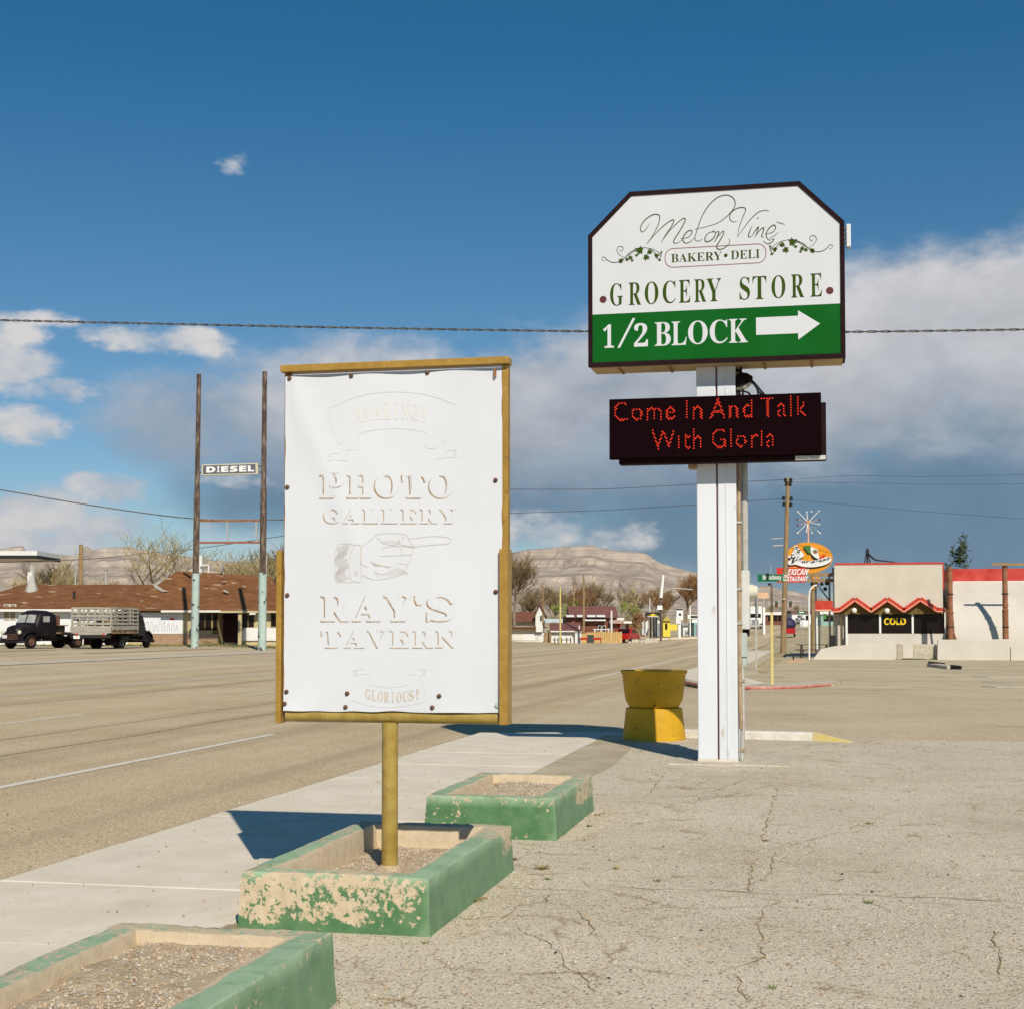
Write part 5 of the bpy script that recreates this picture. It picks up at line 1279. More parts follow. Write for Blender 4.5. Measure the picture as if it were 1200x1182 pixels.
# restaurant sign: pole, orange oval, red board, sputnik star
def oval_sign():
    Y = 101.0; px = lambda u, v, y=Y: on(u, v, y)
    p = px(947, 7)
    t = thing('restaurant_sign', 'orange oval restaurant sign topped by a starburst, with a red board below', 'sign', (p.x, Y, -DROP))
    MB().tube((p.x, Y + .25, -DROP), (p.x, Y + .25, px(947, 674).z), .17, .15, 10).build('pole', 'wood', t, smooth=True)
    c = px(948, 653.5); a, b = px(920.3, 653).x, px(976, 653).x; rx = (b - a) / 2; rz = (px(948, 635.8).z - px(948, 672.3).z) / 2
    pts = [(c.x + rx * math.cos(q), c.z + rz * math.sin(q) * (1 - .06 * math.cos(q))) for q in [i * math.pi / 24 for i in range(48)]]
    MB().prism(pts, Y - .15, Y + .2).build('oval', 'orange', t)
    MB().prism([(px(946, 7).x, px(946, 671).z), (px(956, 7).x, px(956, 671).z), (px(951, 7).x, px(951, 690).z), (px(945.5, 7).x, px(945, 690).z)], Y + .02, Y + .3).build('tail_panel', 'orange', t)
    yp = Y - .17
    Lp = lambda x, y, e=0: (lambda q: Vector((q.x, yp - e, q.z)))(px(890 + x / 11.82, 590 + y / 11.82))
    def plate(pts, m, e0, e1, name='panel', sm_=True):
        P = [Lp(*q) for q in pts]; P = catmull(P, 4, True) if sm_ else P
        return MB().prism([(q.x, q.z) for q in P], yp - e1, yp - e0).build(name, m, t)
    sw_ = [(360, 700), (440, 725), (500, 700), (615, 705), (590, 745), (535, 765), (620, 785), (700, 790), (800, 778), (900, 748), (975, 732), (992, 765), (985, 800), (900, 848), (740, 878), (600, 870), (500, 842), (420, 848), (385, 805), (440, 770), (370, 735)]
    plate([(x - 4, y + 16) for x, y in sw_], 'blk', .0, .04, 'script_shadow'); plate(sw_, 'wht', .04, .10, 'script_panel')
    la = [(480, 600), (520, 580), (560, 640), (600, 680), (600, 700), (520, 690), (445, 700), (470, 660)]
    plate([(x - 5, y + 14) for x, y in la], 'blk', .0, .04, 'script_shadow'); plate(la, 'wht', .04, .10, 'script_panel')
    plate([(610, 595), (660, 580), (705, 590), (700, 680), (680, 705), (640, 660)], 'blk', .0, .03, 'map_shadow')
    plate([(615, 590), (660, 580), (708, 588), (702, 660), (682, 690), (640, 640)], 'mex_green', .03, .09, 'map_panel')
    plate([(705, 690), (740, 760), (820, 790), (830, 770), (760, 740), (715, 665)], 'blk', .0, .03, 'map_shadow')
    plate([(708, 588), (745, 610), (800, 630), (812, 680), (830, 765), (775, 745), (725, 700), (705, 655)], 'wht', .03, .09, 'map_panel')
    plate([(825, 740), (860, 735), (880, 710), (912, 700), (900, 735), (880, 765), (840, 775)], 'red_sign', .03, .09, 'map_panel')
    q = Lp(772, 662); MB().lathe((q.x, yp - .10, q.z), [(.16, 0), (.16, .01)], 8, axis='y').build('map_emblem', 'wood', t)
    w = MB(); z0, z1 = Lp(0, 870).z, Lp(0, 775).z
    def curve(a, b):
        x = 505 + 470 * a; yb = silhouette(x, [(500, 836), (600, 856), (740, 860), (880, 836), (980, 800)])
        return Lp(x, yb - 4 - b * 66, .105)
    vs, fs, _ = glyphs('eracruzana', 'script', .02)
    w.add([curve(a, b) for a, b in vs], fs)
    vs, fs, _ = glyphs('V', 'script', .012); w.add([Lp(405 + 150 * a, 835 - 115 * b, .105) for a, b in vs], fs)
    vs, fs, _ = glyphs('La', 'script', .02); w.add([Lp(470 + 95 * a, 685 - 90 * b, .105) for a, b in vs], fs)
    w.build('script_letters', 'blk', t, kind='stuff')
    # red board
    yb = Y - .45
    pb = lambda u, v: on(u, v, yb)
    a, b = pb(910.3, 682), pb(944.2, 664.6)
    bd = MB().box(a.x, b.x, yb, yb + .3, a.z, b.z).build('red_board', 'red_sign', t)
    for w_, u0, u1, v0, v1 in (('MEXICAN', 911.5, 943.3, 673.3, 666), ('RESTAURANT', 911.5, 943, 680.6, 674.8)):
        m_ = MB(); write(m_, w_, rect_on(pb(u0, 7).x, pb(u1, 7).x - .1, pb(930, v0).z, pb(930, v1).z, yb - .006, .12), 'boldit', .014); m_.build('lettering', 'wht', bd, kind='stuff')
    # starburst
    c = px(947, 611.7, Y); MB().tube((c.x, Y, px(947, 637).z), (c.x, Y, c.z), .055, .05, 8).build('star_pole', 'salmon', t)
    MB().lathe((c.x, Y, c.z), [(0, -.1), (.09, -.06), (.11, 0), (.09, .06), (0, .1)], 10).build('star_hub', 'orange', t, smooth=True)
    for (u, v, dy, tip) in ((935, 599.5, 0, 'w'), (959.5, 599, 0, 'w'), (934.5, 624.5, 0, 'w'), (961, 624.5, 0, 'w'), (945.3, 600, .5, 'w'), (951, 599.5, -.5, 'k'), (945, 623, -.5, 'w'), (951.7, 624.5, .5, 'w'), (934.3, 608.3, .3, 'r'), (960, 609, .3, 'r'), (935, 615.3, -.4, 'r'), (959.8, 614.3, -.4, 'w')):
        e = px(u, v, Y + dy); s_ = MB().tube((c.x, Y, c.z), e, .032, .022, 5).build('spoke', 'wht' if tip == 'w' else 'pink' if tip == 'r' else 'cargrey', t)
        MB().lathe(e, [(0, -.085), (.08, 0), (0, .085)], 8).build('spoke_ball', 'maroon' if tip == 'r' else 'wht', s_)
oval_sign()

# brown pergola with a picnic table and a few things by the doorway
def pergola():
    Y = 86.5; px = lambda u, v: on(u, v, Y)
    t = thing('pergola', 'brown beamed open pergola attached to the left side of the drive-in', 'pergola', px(960, 768))
    for v in (673, 679.5):
        a, b = px(946, v), px(977.5, v); MB().beam(a, b, .16, .2).build('beam', 'wood', t)
    for u in (950, 966): p = px(u, 7); MB().tube((p.x, Y + .6, -DROP), (p.x, Y + .6, px(u, 674).z), .06).build('post', 'galv', t)
    MB().beam(px(958, 685), px(972, 703), .07, .07).build('bar', 'wood_d', t)
    for u, v in ((952, 683), (957, 683.5), (963, 683), (969, 682.5), (967, 689)): p = px(u, v); MB().lathe((p.x, Y, p.z - .12), [(.05, .2), (.12, .1), (.10, 0), (0, -.02)], 8).build('hanging_pot', 'blk', t)
pergola()
def picnic_table(p, rot):
    t = thing('picnic_table', 'dark picnic table with benches under the pergola', 'table', p, rot)
    for i in range(4): MB().box(-.95, .95, -.38 + i * .195, -.2 + i * .195, .72, .76).build('top_plank', 'wood_d', t)
    for s in (-1, 1):
        MB().box(-.95, .95, s * .72 - .13, s * .72 + .13, .42, .46).build('bench', 'wood_d', t)
        mb = MB(); x = s * .7
        mb.beam((x, -.55, 0), (x, -.2, .72), .05, .09); mb.beam((x, .55, 0), (x, .2, .72), .05, .09); mb.beam((x, -.8, .40), (x, .8, .40), .05, .09)
        mb.build('trestle', 'blk', t, kind='stuff')
picnic_table(on(954, 760, 83.5) * 1.0 + Vector((0, 0, 0)), R(8))
bpy.data.objects['picnic_table'].location.z = -DROP
Y = 83.2; p = on(969.5, 7, Y)
t = thing('vending_box', 'black box on a pale stand beside the dark doorway', 'box', (p.x, Y, -DROP))
MB().box(p.x - .18, p.x + .16, Y, Y + .3, .52, 1.18).build('box_body', 'blk', t, bevel=.02)
for s in (-.15, .08): MB().box(p.x + s, p.x + s + .07, Y + .05, Y + .2, -DROP, .52).build('stand_leg', 'galv', t)
t = thing('curved_lamp_post', 'slender white post with a curved top beside the pergola', 'lamp post', gnd(949, 769, -DROP))
c = [on(u, v, 78) for u, v in ((948.3, 769), (948.2, 730), (948, 700), (949.5, 691), (953, 686.5), (957.5, 685))]
c[0].z = -DROP
MB().path(catmull(c, 5), .045, 6).build('shaft', 'wht', t, smooth=True)

# utility pole, leaning a little
def utility_pole():
    Y = 97.0; b, tp = on(917.5, 763, Y), on(923.6, 561, Y); b.z = -DROP
    t = thing('utility_pole', 'tall leaning wooden utility pole in front of the orange oval sign', 'utility pole', b)
    MB().tube(b, tp, .19, .13, 10).build('shaft', 'wood', t, smooth=True)
    d = (tp - b)
    for u, v in ((920.3, 563), (926.8, 563), (921.8, 566.5), (926, 567), (918.3, 584), (918.6, 591), (927.3, 584.5), (926.8, 591.5)):
        p = on(u, v, Y); MB().lathe((p.x, Y - .1, p.z - .13), [(.06, 0), (.13, .05), (.08, .13), (.12, .18), (.05, .28)], 8).build('insulator', 'blk', t, smooth=True)
    MB().beam(on(919.5, 568.5, Y), on(928, 568.5, Y), .09, .12).build('crossarm', 'wood_d', t)
    MB().beam(on(904, 631, Y), on(918, 630, Y), .05, .06).build('bracket_arm', 'galv', t); MB().beam(on(906, 639, Y), on(918, 638.5, Y), .06, .08).build('bracket_arm', 'galv', t)
    p = on(918.8, 702, Y); MB().lathe((p.x, Y - .25, p.z), [(0, -.1), (.1, 0), (0, .1)], 8).build('marker_knob', 'lens', t)
utility_pole()
def cable(label, pts, r=.03, n=5, k=10, group='overhead wires'):
    P = catmull(pts, k)
    return one(MB().path(P, r, n), 'overhead_wire', 'wire', label, 'wire', group)
cable('thin high wire running right from the top of the leaning utility pole', [on(927, 562, 97), on(1000, 557.5, 96), on(1100, 558.5, 95), on(1320, 553, 94)], .013)
cable('second thin wire just below the highest one, right of the leaning utility pole', [on(926, 565, 97), on(1010, 566, 96), on(1110, 567.5, 95), on(1320, 566, 94)], .013)
cable('lower thin wire falling to the right from the insulators of the leaning utility pole', [on(927, 585, 97), on(1000, 592, 95), on(1100, 600.5, 93), on(1320, 616, 90)], .014)
cable('thin wire between the banner sign and the top of the leaning utility pole', [on(560, 573, 110), on(700, 573, 105), on(820, 567, 100), on(920, 562, 97)], .022)
cable('lower thin wire between the banner sign and the leaning utility pole', [on(560, 602, 110), on(700, 598, 105), on(820, 591, 100), on(919, 584, 97)], .022)
cable('wire sagging from the left edge to the diesel sign posts', [dep(-60, 566, 88), dep(0, 574, 88), dep(120, 594, 88), dep(232, 608, 88), dep(330, 609, 89), dep(450, 611, 90)], .035)
cable('low thin wire crossing in front of the far cliffs on the left', [dep(-50, 660, 120), dep(96, 655, 120), dep(170, 648, 120), dep(233, 642, 118), dep(330, 628, 117), dep(452, 611, 116)], .03)
# the near wire is two strands twisted together
mb = MB()
line = catmull([on(u, v, 30) for u, v in ((-160, 371), (0, 375.3), (230, 380.5), (460, 385), (690, 388.6), (850, 389.6), (990, 389.2), (1190, 386.5), (1420, 381))], 24)
for ph in (0, math.pi):
    pts = []; L_ = 0; prev = line[0]
    for p, q in zip(line, line[1:]):
        n_ = max(1, int((q - p).length / .05))
        for i in range(n_):
            c = p.lerp(q, i / n_); L_ += (c - prev).length; prev = c
            a = L_ / .55 * 2 * math.pi + ph; pts.append(c + Vector((0, .016 * math.cos(a), .016 * math.sin(a))))
    mb.path(pts, .013, 5)
one(mb, 'twisted_cable', 'wire', 'heavy twisted service cable crossing the whole sky behind the tall pylon sign', 'wire', kind=None)

# street name sign on a yellow post
def street_sign():
    b = gnd(905, 801, .03); Y = b.y; px = lambda u, v: on(u, v, Y)
    t = thing('street_sign', 'green Broadway street name blade on a post painted yellow below and dark above', 'sign', b)
    MB().box(b.x - .036, b.x + .036, Y - .03, Y + .03, 0, px(905, 717).z).build('post_sleeve', 'yellow_post', t, bevel=.006)
    MB().box(b.x - .030, b.x + .030, Y - .025, Y + .025, px(905, 717).z, px(904, 684).z).build('post', 'wood_d', t, bevel=.005)
    MB().beam(px(892, 687.5), px(904, 687.5), .03, .045).build('side_arm', 'conduit', t)
    y0 = Y - .05; pb = lambda u, v: on(u, v, y0)
    a, c = pb(888, 681), pb(919.2, 672.2)
    bl = MB().box(a.x, c.x, y0, y0 + .02, a.z, c.z).build('blade', 'st_green', t)
    w = MB(); write(w, 'Broadway', rect_on(pb(889.2, 7).x, pb(910.8, 7).x, pb(900, 680.3).z, pb(900, 673).z, y0 - .004), 'bold', .0)
    write(w, '200', rect_on(pb(912.7, 7).x, pb(918.2, 7).x, pb(915, 676.4).z, pb(915, 673).z, y0 - .004), 'bold', .0); write(w, 'Nor', rect_on(pb(912.7, 7).x, pb(918, 7).x, pb(915, 680.2).z, pb(915, 677.4).z, y0 - .004), 'bold', .0)
    w.build('lettering', 'wht', bl, kind='stuff')
    p, q = pb(898.4, 678.6), pb(900.8, 672); MB().box(p.x, q.x, y0 - .03, y0 + .05, p.z, q.z + .03).build('clamp', 'blk', t, bevel=.008)
    MB().tube(px(903.3, 672), px(903.3, 662.5), .012).build('finial', 'galv', t); MB().beam(px(900, 684.2), px(904, 684.2), .04, .06).build('clamp', 'cab_edge', t)
street_sign()
b = gnd(886.5, 783, .03)
t = thing('sign_post', 'slim galvanised post with a sign seen edge on, left of the yellow street sign post', 'sign', b)
MB().box(b.x - .03, b.x + .03, b.y - .03, b.y + .03, 0, on(887, 688, b.y).z).build('post', 'galv', t)
a, c = on(889.5, 722, b.y), on(890.5, 692, b.y); MB().box(b.x + .04, b.x + .065, b.y - .45, b.y + .3, a.z, c.z).build('sign_plate', 'galv', t)
for i, z in enumerate((700.5, 712)): p = on(888.5, z, b.y); MB().box(b.x + .03, b.x + .045, b.y - .03, b.y + .03, p.z - .03, p.z + .03).build('sign_clip', 'blk', t)

# ------------------------------------------------------------------ diesel sign across the highway
def diesel_sign():
    D = 88.0
    b1, b2 = dep(228, 757, D), dep(307, 760, D)
    t = thing('diesel_sign', 'DIESEL board hung between two tall flaking wooden posts', 'sign', ((b1 + b2) / 2))
    t.location.z = b1.z
    OFF[t] = Vector(t.location)
    for b, ut, vt, us, vs_, w in ((b1, 233.2, 438.5, 229.5, 671.5, .235), (b2, 310.3, 435.5, 308, 670.5, .25)):
        tp, sp = dep(ut, vt, D), dep(us, vs_, D); mid = sp.lerp(tp, .42)
        MB().tube(b - Vector((0, 0, .4)), sp, w + .01, w, 12).build('lower_post', 'pale_green', t, smooth=True)
        MB().path([sp, sp.lerp(mid, .98), mid, tp], [w * .83, w * .80, w * .66, w * .58], 10).build('upper_post', 'wood_d', t, smooth=True)
    f = lambda u, v, e=0: dep(u, v, D - e)
    for v in (610, 635.5): MB().beam(f(232, v), f(308, v - .3), .10, .13).build('cross_rail', 'rustpole', t)
    for u in (266.5, 300.5): MB().beam(f(u, 610), f(u, 635), .08, .08).build('hanger_rod', 'galv', t)
    a, b, c, d = f(236.5, 557.5), f(303, 555.8), f(302.7, 543), f(237, 544.8)
    nrm = Vector((math.sin(YAW), -math.cos(YAW), 0))
    def board(P, e0, e1):
        return MB().add([p + nrm * e for e in (e0, e1) for p in P], [(0, 1, 2, 3), (4, 7, 6, 5), (0, 4, 5, 1), (1, 5, 6, 2), (2, 6, 7, 3), (3, 7, 4, 0)])
    bd = board([a, b, c, d], -.12, .12).build('board', mat('sign_frame_cream', (.50, .46, .33), (.58, .54, .42), 5, .7), t)
    def lp(x, y, e=.135):
        return (a.lerp(b, x)).lerp(d.lerp(c, x), y) + nrm * e
    board([lp(.025, .10, 0), lp(.955, .10, 0), lp(.955, .90, 0), lp(.025, .90, 0)], .12, .128).build('panel', mat('slate_panel', (.09, .10, .13), (.12, .13, .16), 3, .6), bd)
    for c_, x0, x1 in (('D', .085, .245), ('I', .275, .315), ('E', .345, .475), ('S', .50, .64), ('E', .665, .795), ('L', .82, .93)):
        vs, fs, _ = glyphs(c_, 'bold', .03)
        m_ = MB(); m_.add([lp(x0 + (x1 - x0) * x, .24 + .54 * y) for x, y in vs], fs); m_.build('letter', 'wht', bd)
    for u, v in ((234.5, 548), (234.5, 554), (305, 546.5), (305, 553.5)): MB().beam(f(u - 1.8, v), f(u + 1.8, v), .05, .07).build('bracket', 'wood_d', t)
diesel_sign()

# ------------------------------------------------------------------ house with the brown roof
def brown_house():
    D = 100.0; s = FPX / D
    base = dep(160, 755, D)
    t = thing('brown_roof_house', 'low white house with a patchy rust brown shingle roof behind the old trucks', 'house', base, YAW)
    X = lambda u: (u - 160) / s
    Z = lambda v: (755 - v) / s
    # left wing
    MB().box(X(-40), X(222), 0, 9, -.4, Z(713)).build('wall', 'siding', t)
    ze, zr = Z(713.5), Z(682)
    xl = X(-60)
    lw = MB(); lw.v = [Vector(p) for p in ((xl, -.55, ze), (X(178), -.55, ze), (X(178), 4.6, zr), (xl + 3.5, 4.6, zr), (X(178), 9.8, ze), (xl, 9.8, ze))]
    lw.f = [(0, 1, 2, 3), (3, 2, 4, 5), (0, 3, 5)]
    lr = lw.build('roof', 'shingle', t)
    MB().box(xl, X(150), -.60, -.52, ze - .16, ze + .01).build('fascia', 'whiteb', lr)
    p = (X(78), Z(701)); MB().tube((p[0], 1.6, p[1] - .3), (p[0], 1.6, p[1] + .55), .09).build('roof_vent', 'blk', lr)
    MB().lathe((X(17), 3.4, Z(692) - .3), [(.55, 0), (.45, .5), (.26, 1.1), (.14, 2.0), (.12, 2.2), (0, 2.3)], 10).build('roof_turbine', 'galv', lr, smooth=True)
    MB().box(X(13), X(18), 3.2, 3.7, zr - .3, Z(668)).build('chimney', 'whiteb', lr)
    # main block: a hipped roof standing forward of the wing
    y0, y1 = -1.1, 10.5; zm = Z(715); zp, zq = Z(665.5), Z(672.5)
    A = [Vector(p) for p in ((X(146), y0, zm), (X(338), y0, zm - .05), (X(338), y1, zm), (X(146), y1, zm), (X(189), 4.6, zp), (X(303), 4.6, zq))]
    mr_ = MB(); mr_.v = A; mr_.f = [(0, 1, 5, 4), (1, 2, 5), (2, 3, 4, 5), (3, 0, 4)]
    rf = mr_.build('roof', 'shingle', t)
    MB().box(X(193), X(262), y0 - .06, y0 + .02, zm - .13, zm + .01).build('fascia', 'whiteb', rf)
    MB().box(X(262), X(338), y0 - .06, y0 + .02, zm - .16, zm - .02).build('fascia', 'ivory', rf)
    # bare patches of lifted shingles
    def on_roof(u, v, e=.03):
        # main front slope
        z = Z(v); y = y0 + (z - zm) / (zp - zm) * (4.6 - y0); return Vector((X(u), y - .02, z + e))
    for k_, poly in enumerate((((166, 682), (172, 683.5), (184, 690.5), (191, 692), (184, 693), (173, 688)), ((170, 681), (175, 681.5), (175, 682.8)), ((256, 690), (263, 693), (262, 694.5), (255, 691.5)), ((247, 680), (255, 678.5), (254, 680)), ((275, 684.5), (281, 685.5), (280, 687)))):
        MB().add([on_roof(*q) for q in poly], [tuple(range(len(poly)))]).build('bare_patch', 'stake', rf)
    q = on_roof(196, 670); r_ = MB(); r_.path([on_roof(198, 669), on_roof(204, 671), on_roof(209, 674)], .07, 5); r_.build('roof_cable', 'blk', rf)
    # satellite dish and a white frame on the ridge
    MB().lathe((X(244), 4.4, Z(662)), [(0, .14), (.25, .10), (.42, 0)], 14, axis='x').build('satellite_dish', 'galv', rf, smooth=True)
    MB().tube((X(246), 4.6, Z(674)), (X(245), 4.5, Z(662)), .04).build('dish_stem', 'galv', rf)
    for a, b in (((215, 668), (215, 658)), ((226, 668), (226, 658)), ((215, 658), (227, 658))): MB().beam((X(a[0]), 5, Z(a[1])), (X(b[0]), 5, Z(b[1])), .09, .09).build('roof_frame', 'whiteb', rf)
    MB().box(X(209), X(217), 5.2, 5.8, Z(668), Z(646)).build('chimney', 'whiteb', rf)
    # front of the main block
    yw = -.45
    MB().box(X(152), X(257), yw, 9, -.4, zm - .1).build('wall', 'ivory', t)
    MB().box(X(282), X(334), yw, 9, -.4, zm - .1).build('wall', 'ivory', t)
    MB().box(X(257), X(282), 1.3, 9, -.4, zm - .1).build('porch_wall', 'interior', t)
    MB().box(X(164), X(216), yw - .08, yw, Z(742), zm - .18).build('mural_board', 'mural', t)
    mb = MB()
    r2 = random.Random(5)
    for i in range(9):
        u = 168 + i * 5; h = r2.uniform(4, 9); w_ = r2.uniform(2, 3.6)
        mb.ribbon(catmull([Vector((X(u), yw - .085, Z(740))), Vector((X(u + .2), yw - .085, Z(740 - h))), Vector((X(u + w_ / 2), yw - .085, Z(736 - h))), Vector((X(u + w_), yw - .085, Z(740 - h))), Vector((X(u + w_), yw - .085, Z(740)))], 4), .045)
        mb.ribbon(catmull([Vector((X(u), yw - .085, Z(725 - i % 2 * 3))), Vector((X(u + 2), yw - .085, Z(720 - i % 3))), Vector((X(u + 4.5), yw - .085, Z(724)))], 4), .035)
    mb.build('mural_lines', mat('faded_mural_ink', (.36, .38, .41), (.55, .56, .57), 3, .8), t, kind='stuff')
    MB().box(X(201), X(206), yw - .10, yw - .085, Z(726), Z(723.6)).build('red_mark', 'red_sign', t)
    # brick plinth, courses joined: each brick is under two pixels here
    mb = MB(); z = -.1; row = 0
    while z < Z(742.5):
        x = X(172) + (row % 2) * .11
        while x < X(257):
            mb.box(x, min(x + .21, X(257)), yw - .14, yw - .02 - rnd.uniform(0, .012), z, z + .066); x += .222
        z += .077; row += 1
    mb.build('brick', 'brickr', t, kind='stuff')
    def win(u0, u1, v0, v1, bars=1):
        f = MB().box(X(u0), X(u1), yw - .06, yw + .04, Z(v1), Z(v0)).build('window', 'olive', t)
        n_ = bars + 1
        for i in range(n_):
            a, b = u0 + (u1 - u0) * i / n_ + .7, u0 + (u1 - u0) * (i + 1) / n_ - .7
            MB().box(X(a), X(b), yw - .08, yw - .065, Z(v1) + .06, Z(v0) - .06).build('pane', 'glass', f)
    win(234, 249.5, 718, 738.5); win(285.5, 299, 718.5, 735); win(318.5, 331, 717.5, 734, 0)
    f = MB().box(X(250.5), X(257), yw - .05, yw + .05, Z(753), Z(717)).build('door', 'olive', t)
    MB().box(X(251.5), X(256), yw - .08, yw - .055, Z(738), Z(719)).build('pane', 'glass', f)
    f = MB().box(X(4), X(18.5), -.05, .04, Z(726), Z(707.5)).build('window', 'whiteb', t)
    for a, b in ((4.8, 10.5), (12, 17.6)): MB().box(X(a), X(b), -.08, -.055, Z(725), Z(708)).build('pane', mat('tan_blind', (.33, .27, .17), (.2, .15, .1), 3, .6), f)
    MB().prism([(X(283), Z(750)), (X(281), Z(748)), (X(287), Z(736)), (X(291), Z(735)), (X(334), Z(735)), (X(334), Z(750))], yw - .12, yw - .02).build('white_panel', 'whiteb', t)
    MB().box(X(282), X(286), -1.0, -.75, -.3, zm - .1).build('porch_post', 'ivory', t)
    MB().box(X(227), X(233), -.62, -.45, Z(742), zm - .1).build('pilaster', 'ivory', t)
    MB().box(X(258), X(281), .4, 1.25, -.3, .12).build('porch_step', 'old_concrete', t)
    MB().prism([(X(295), Z(720)), (X(303), Z(719.5)), (X(302), Z(716.8)), (X(297), Z(716.8))], yw - .7, yw - .05).build('awning', 'whiteb', t)
    MB().tube((X(316), -2.2, 0), (X(318), -2.2, Z(652)), .045).build('downpipe', 'galv', t)
    # weedy verge before it
    return t
brown_house()
mgr, mdr = MB(), MB()
for i in range(2600):
    p = dep(rnd.uniform(-40, 345), 756, rnd.uniform(92, 98.5)); p.z = H(p.x, p.y)
    tuft(mgr if rnd.random() < .45 else mdr, p, rnd.uniform(.05, .26) * (1.5 if 210 < (p.x + 60) * 6 < 330 else 1), 3)
mgr.build('green_verge_grass', 'weedg', kind='stuff'); mdr.build('dry_verge_grass', 'weed', kind='stuff')
p = dep(246, 752, 97.5); t = thing('low_shrub', 'low bright green shrub in front of the house porch', 'shrub', (p.x, p.y, H(p.x, p.y)))
mb = MB()
for i in range(420):
    q = Vector((p.x + rnd.gauss(0, .45), p.y + rnd.gauss(0, .2), H(p.x, p.y) + abs(rnd.gauss(0, .22)))); tuft(mb, q, .10, 2)
mb.build('foliage', 'weedg', t)

# ------------------------------------------------------------------ old trucks
def wheel(parent, x, y, r, w, rimm, side):
    ty = MB().lathe((x, y, r), [(r * .56, -w / 2), (r * .90, -w / 2), (r, -w * .3), (r, w * .3), (r * .90, w / 2), (r * .56, w / 2), (r * .56, -w / 2)], 22, axis='y').build('wheel', 'tyre', parent, smooth=True)
    o = side * w / 2
    MB().lathe((x, y + o * .55, r), [(0, 0), (r * .18, side * .05), (r * .22, side * .02), (r * .30, -side * .03), (r * .48, -side * .01), (r * .58, side * .05), (r * .60, 0)], 18, axis='y').build('rim', rimm, ty, smooth=True)
def cab_truck(t, bedstake):
    """x forward, y left; front axle at x=0"""
    # cab: rounded 1950s greenhouse lofted from cross sections
    def loft(secs, name, m, par=t, n=20, pw=.5):
        mb = MB()
        for (x, zc_, hw, hh) in secs:
            for k in range(n):
                a = 2 * math.pi * k / n; c, s_ = math.cos(a), math.sin(a)
                mb.v.append(Vector((x, hw * math.copysign(abs(c) ** pw, c), zc_ + hh * math.copysign(abs(s_) ** pw, s_))))
        for i in range(len(secs) - 1):
            for k in range(n): mb.f.append((i * n + k, i * n + (k + 1) % n, (i + 1) * n + (k + 1) % n, (i + 1) * n + k))
        mb.f += [tuple(range(n)), tuple(range((len(secs) - 1) * n, len(secs) * n))]
        return mb.build(name, m, par, smooth=True)
    cab = loft([(-1.92, 1.30, .80, .66), (-1.88, 1.32, .86, .76), (-1.5, 1.36, .90, .84), (-.95, 1.36, .90, .86), (-.66, 1.30, .90, .80), (-.42, 1.08, .89, .58), (-.36, 1.02, .86, .5)], 'cab', 'truck')
    loft([(-.55, .95, .72, .42), (-.2, .97, .66, .42), (.3, .95, .58, .40), (.58, .91, .50, .36), (.70, .86, .42, .28)], 'bonnet', 'truck')
    # windscreen in two panes, side and rear glass
    for s in (-1, 1):
        MB().add([(-.33, s * .05, 1.50), (-.33, s * .74, 1.48), (-.53, s * .68, 1.93), (-.53, s * .05, 1.96)], [(0, 1, 2, 3)]).build('windscreen', 'cab_glass' if not bedstake else 'glass', cab)
        MB().box(-1.30, -.82, s * .912 - .006, s * .912 + .006, 1.52, 1.86).build('side_window', 'cab_glass' if not bedstake else 'glass', cab)
        MB().box(-1.46, -.70, s * .912 - .004, s * .912 + .004, .72, 1.42).build('door', 'truck', t, bevel=.003)
        # front fender: half tear drop over the wheel
        mb = MB(); n = 16
        for (y, k_) in ((s * .52, .82), (s * .62, 1.0), (s * .86, 1.0), (s * .93, .86)):
            for i in range(n + 1):
                a = math.pi * (-.10 + 1.2 * i / n); mb.v.append(Vector((.02 + .62 * math.cos(a) * (1.05 if math.cos(a) > 0 else 1.1), y, .48 + .55 * math.sin(a) * k_ if math.sin(a) > 0 else .48 + .2 * math.sin(a))))
        for j in range(3):
            for i in range(n): mb.f.append((j * (n + 1) + i, j * (n + 1) + i + 1, (j + 1) * (n + 1) + i + 1, (j + 1) * (n + 1) + i))
        mb.f.append(tuple(range(n + 1))); 
        mb.build('fender', 'truck', t, smooth=True)
        MB().lathe((.66, s * .66, .93), [(.115, 0), (.125, .05), (.11, .09), (.06, .115), (0, .12)], 16, axis='x').build('headlight', 'lens', t, smooth=True)
        MB().beam((-1.9, s * .80, .46), (-.5, s * .92, .46), .26, .06).build('running_board', 'truck', t)
    g = MB().prismx([(-.60, .48), (.60, .48), (.66, .66), (.58, .86), (-.58, .86), (-.66, .66)], .60, .74).build('grille', 'truck', t, bevel=.03)
    for i in range(5): MB().box(.735, .765, -.60 + .02 * i, .60 - .02 * i, .52 + i * .068, .55 + i * .068).build('grille_bar', 'truck_rust', g)
    MB().path([(.66, -.96, .40), (.86, -.7, .40), (.90, 0, .40), (.86, .7, .40), (.66, .96, .40)], .075, 8).build('bumper', 'truck', t, smooth=True)
    MB().box(.78, .80, -.62, -.24, .60, .78).build('plate', 'plate', t)
    for s in (-1, 1): MB().box(-5.1, .5, s * .36 - .05, s * .36 + .05, .52, .70).build('chassis_rail', 'blk', t)
    for s in (-1, 1):
        wheel(t, 0, s * .78, .41, .22, 'wht' if bedstake else 'truck_rust', s)
        wheel(t, -3.55, s * .80, .41, .20, 'wht' if bedstake else 'truck_rust', s); wheel(t, -3.55, s * .56, .41, .20, 'truck_rust', s)
        MB().box(-4.55, -4.50, s * .68 - .28, s * .68 + .28, .22, .86).build('mud_flap', 'cab_edge', t)
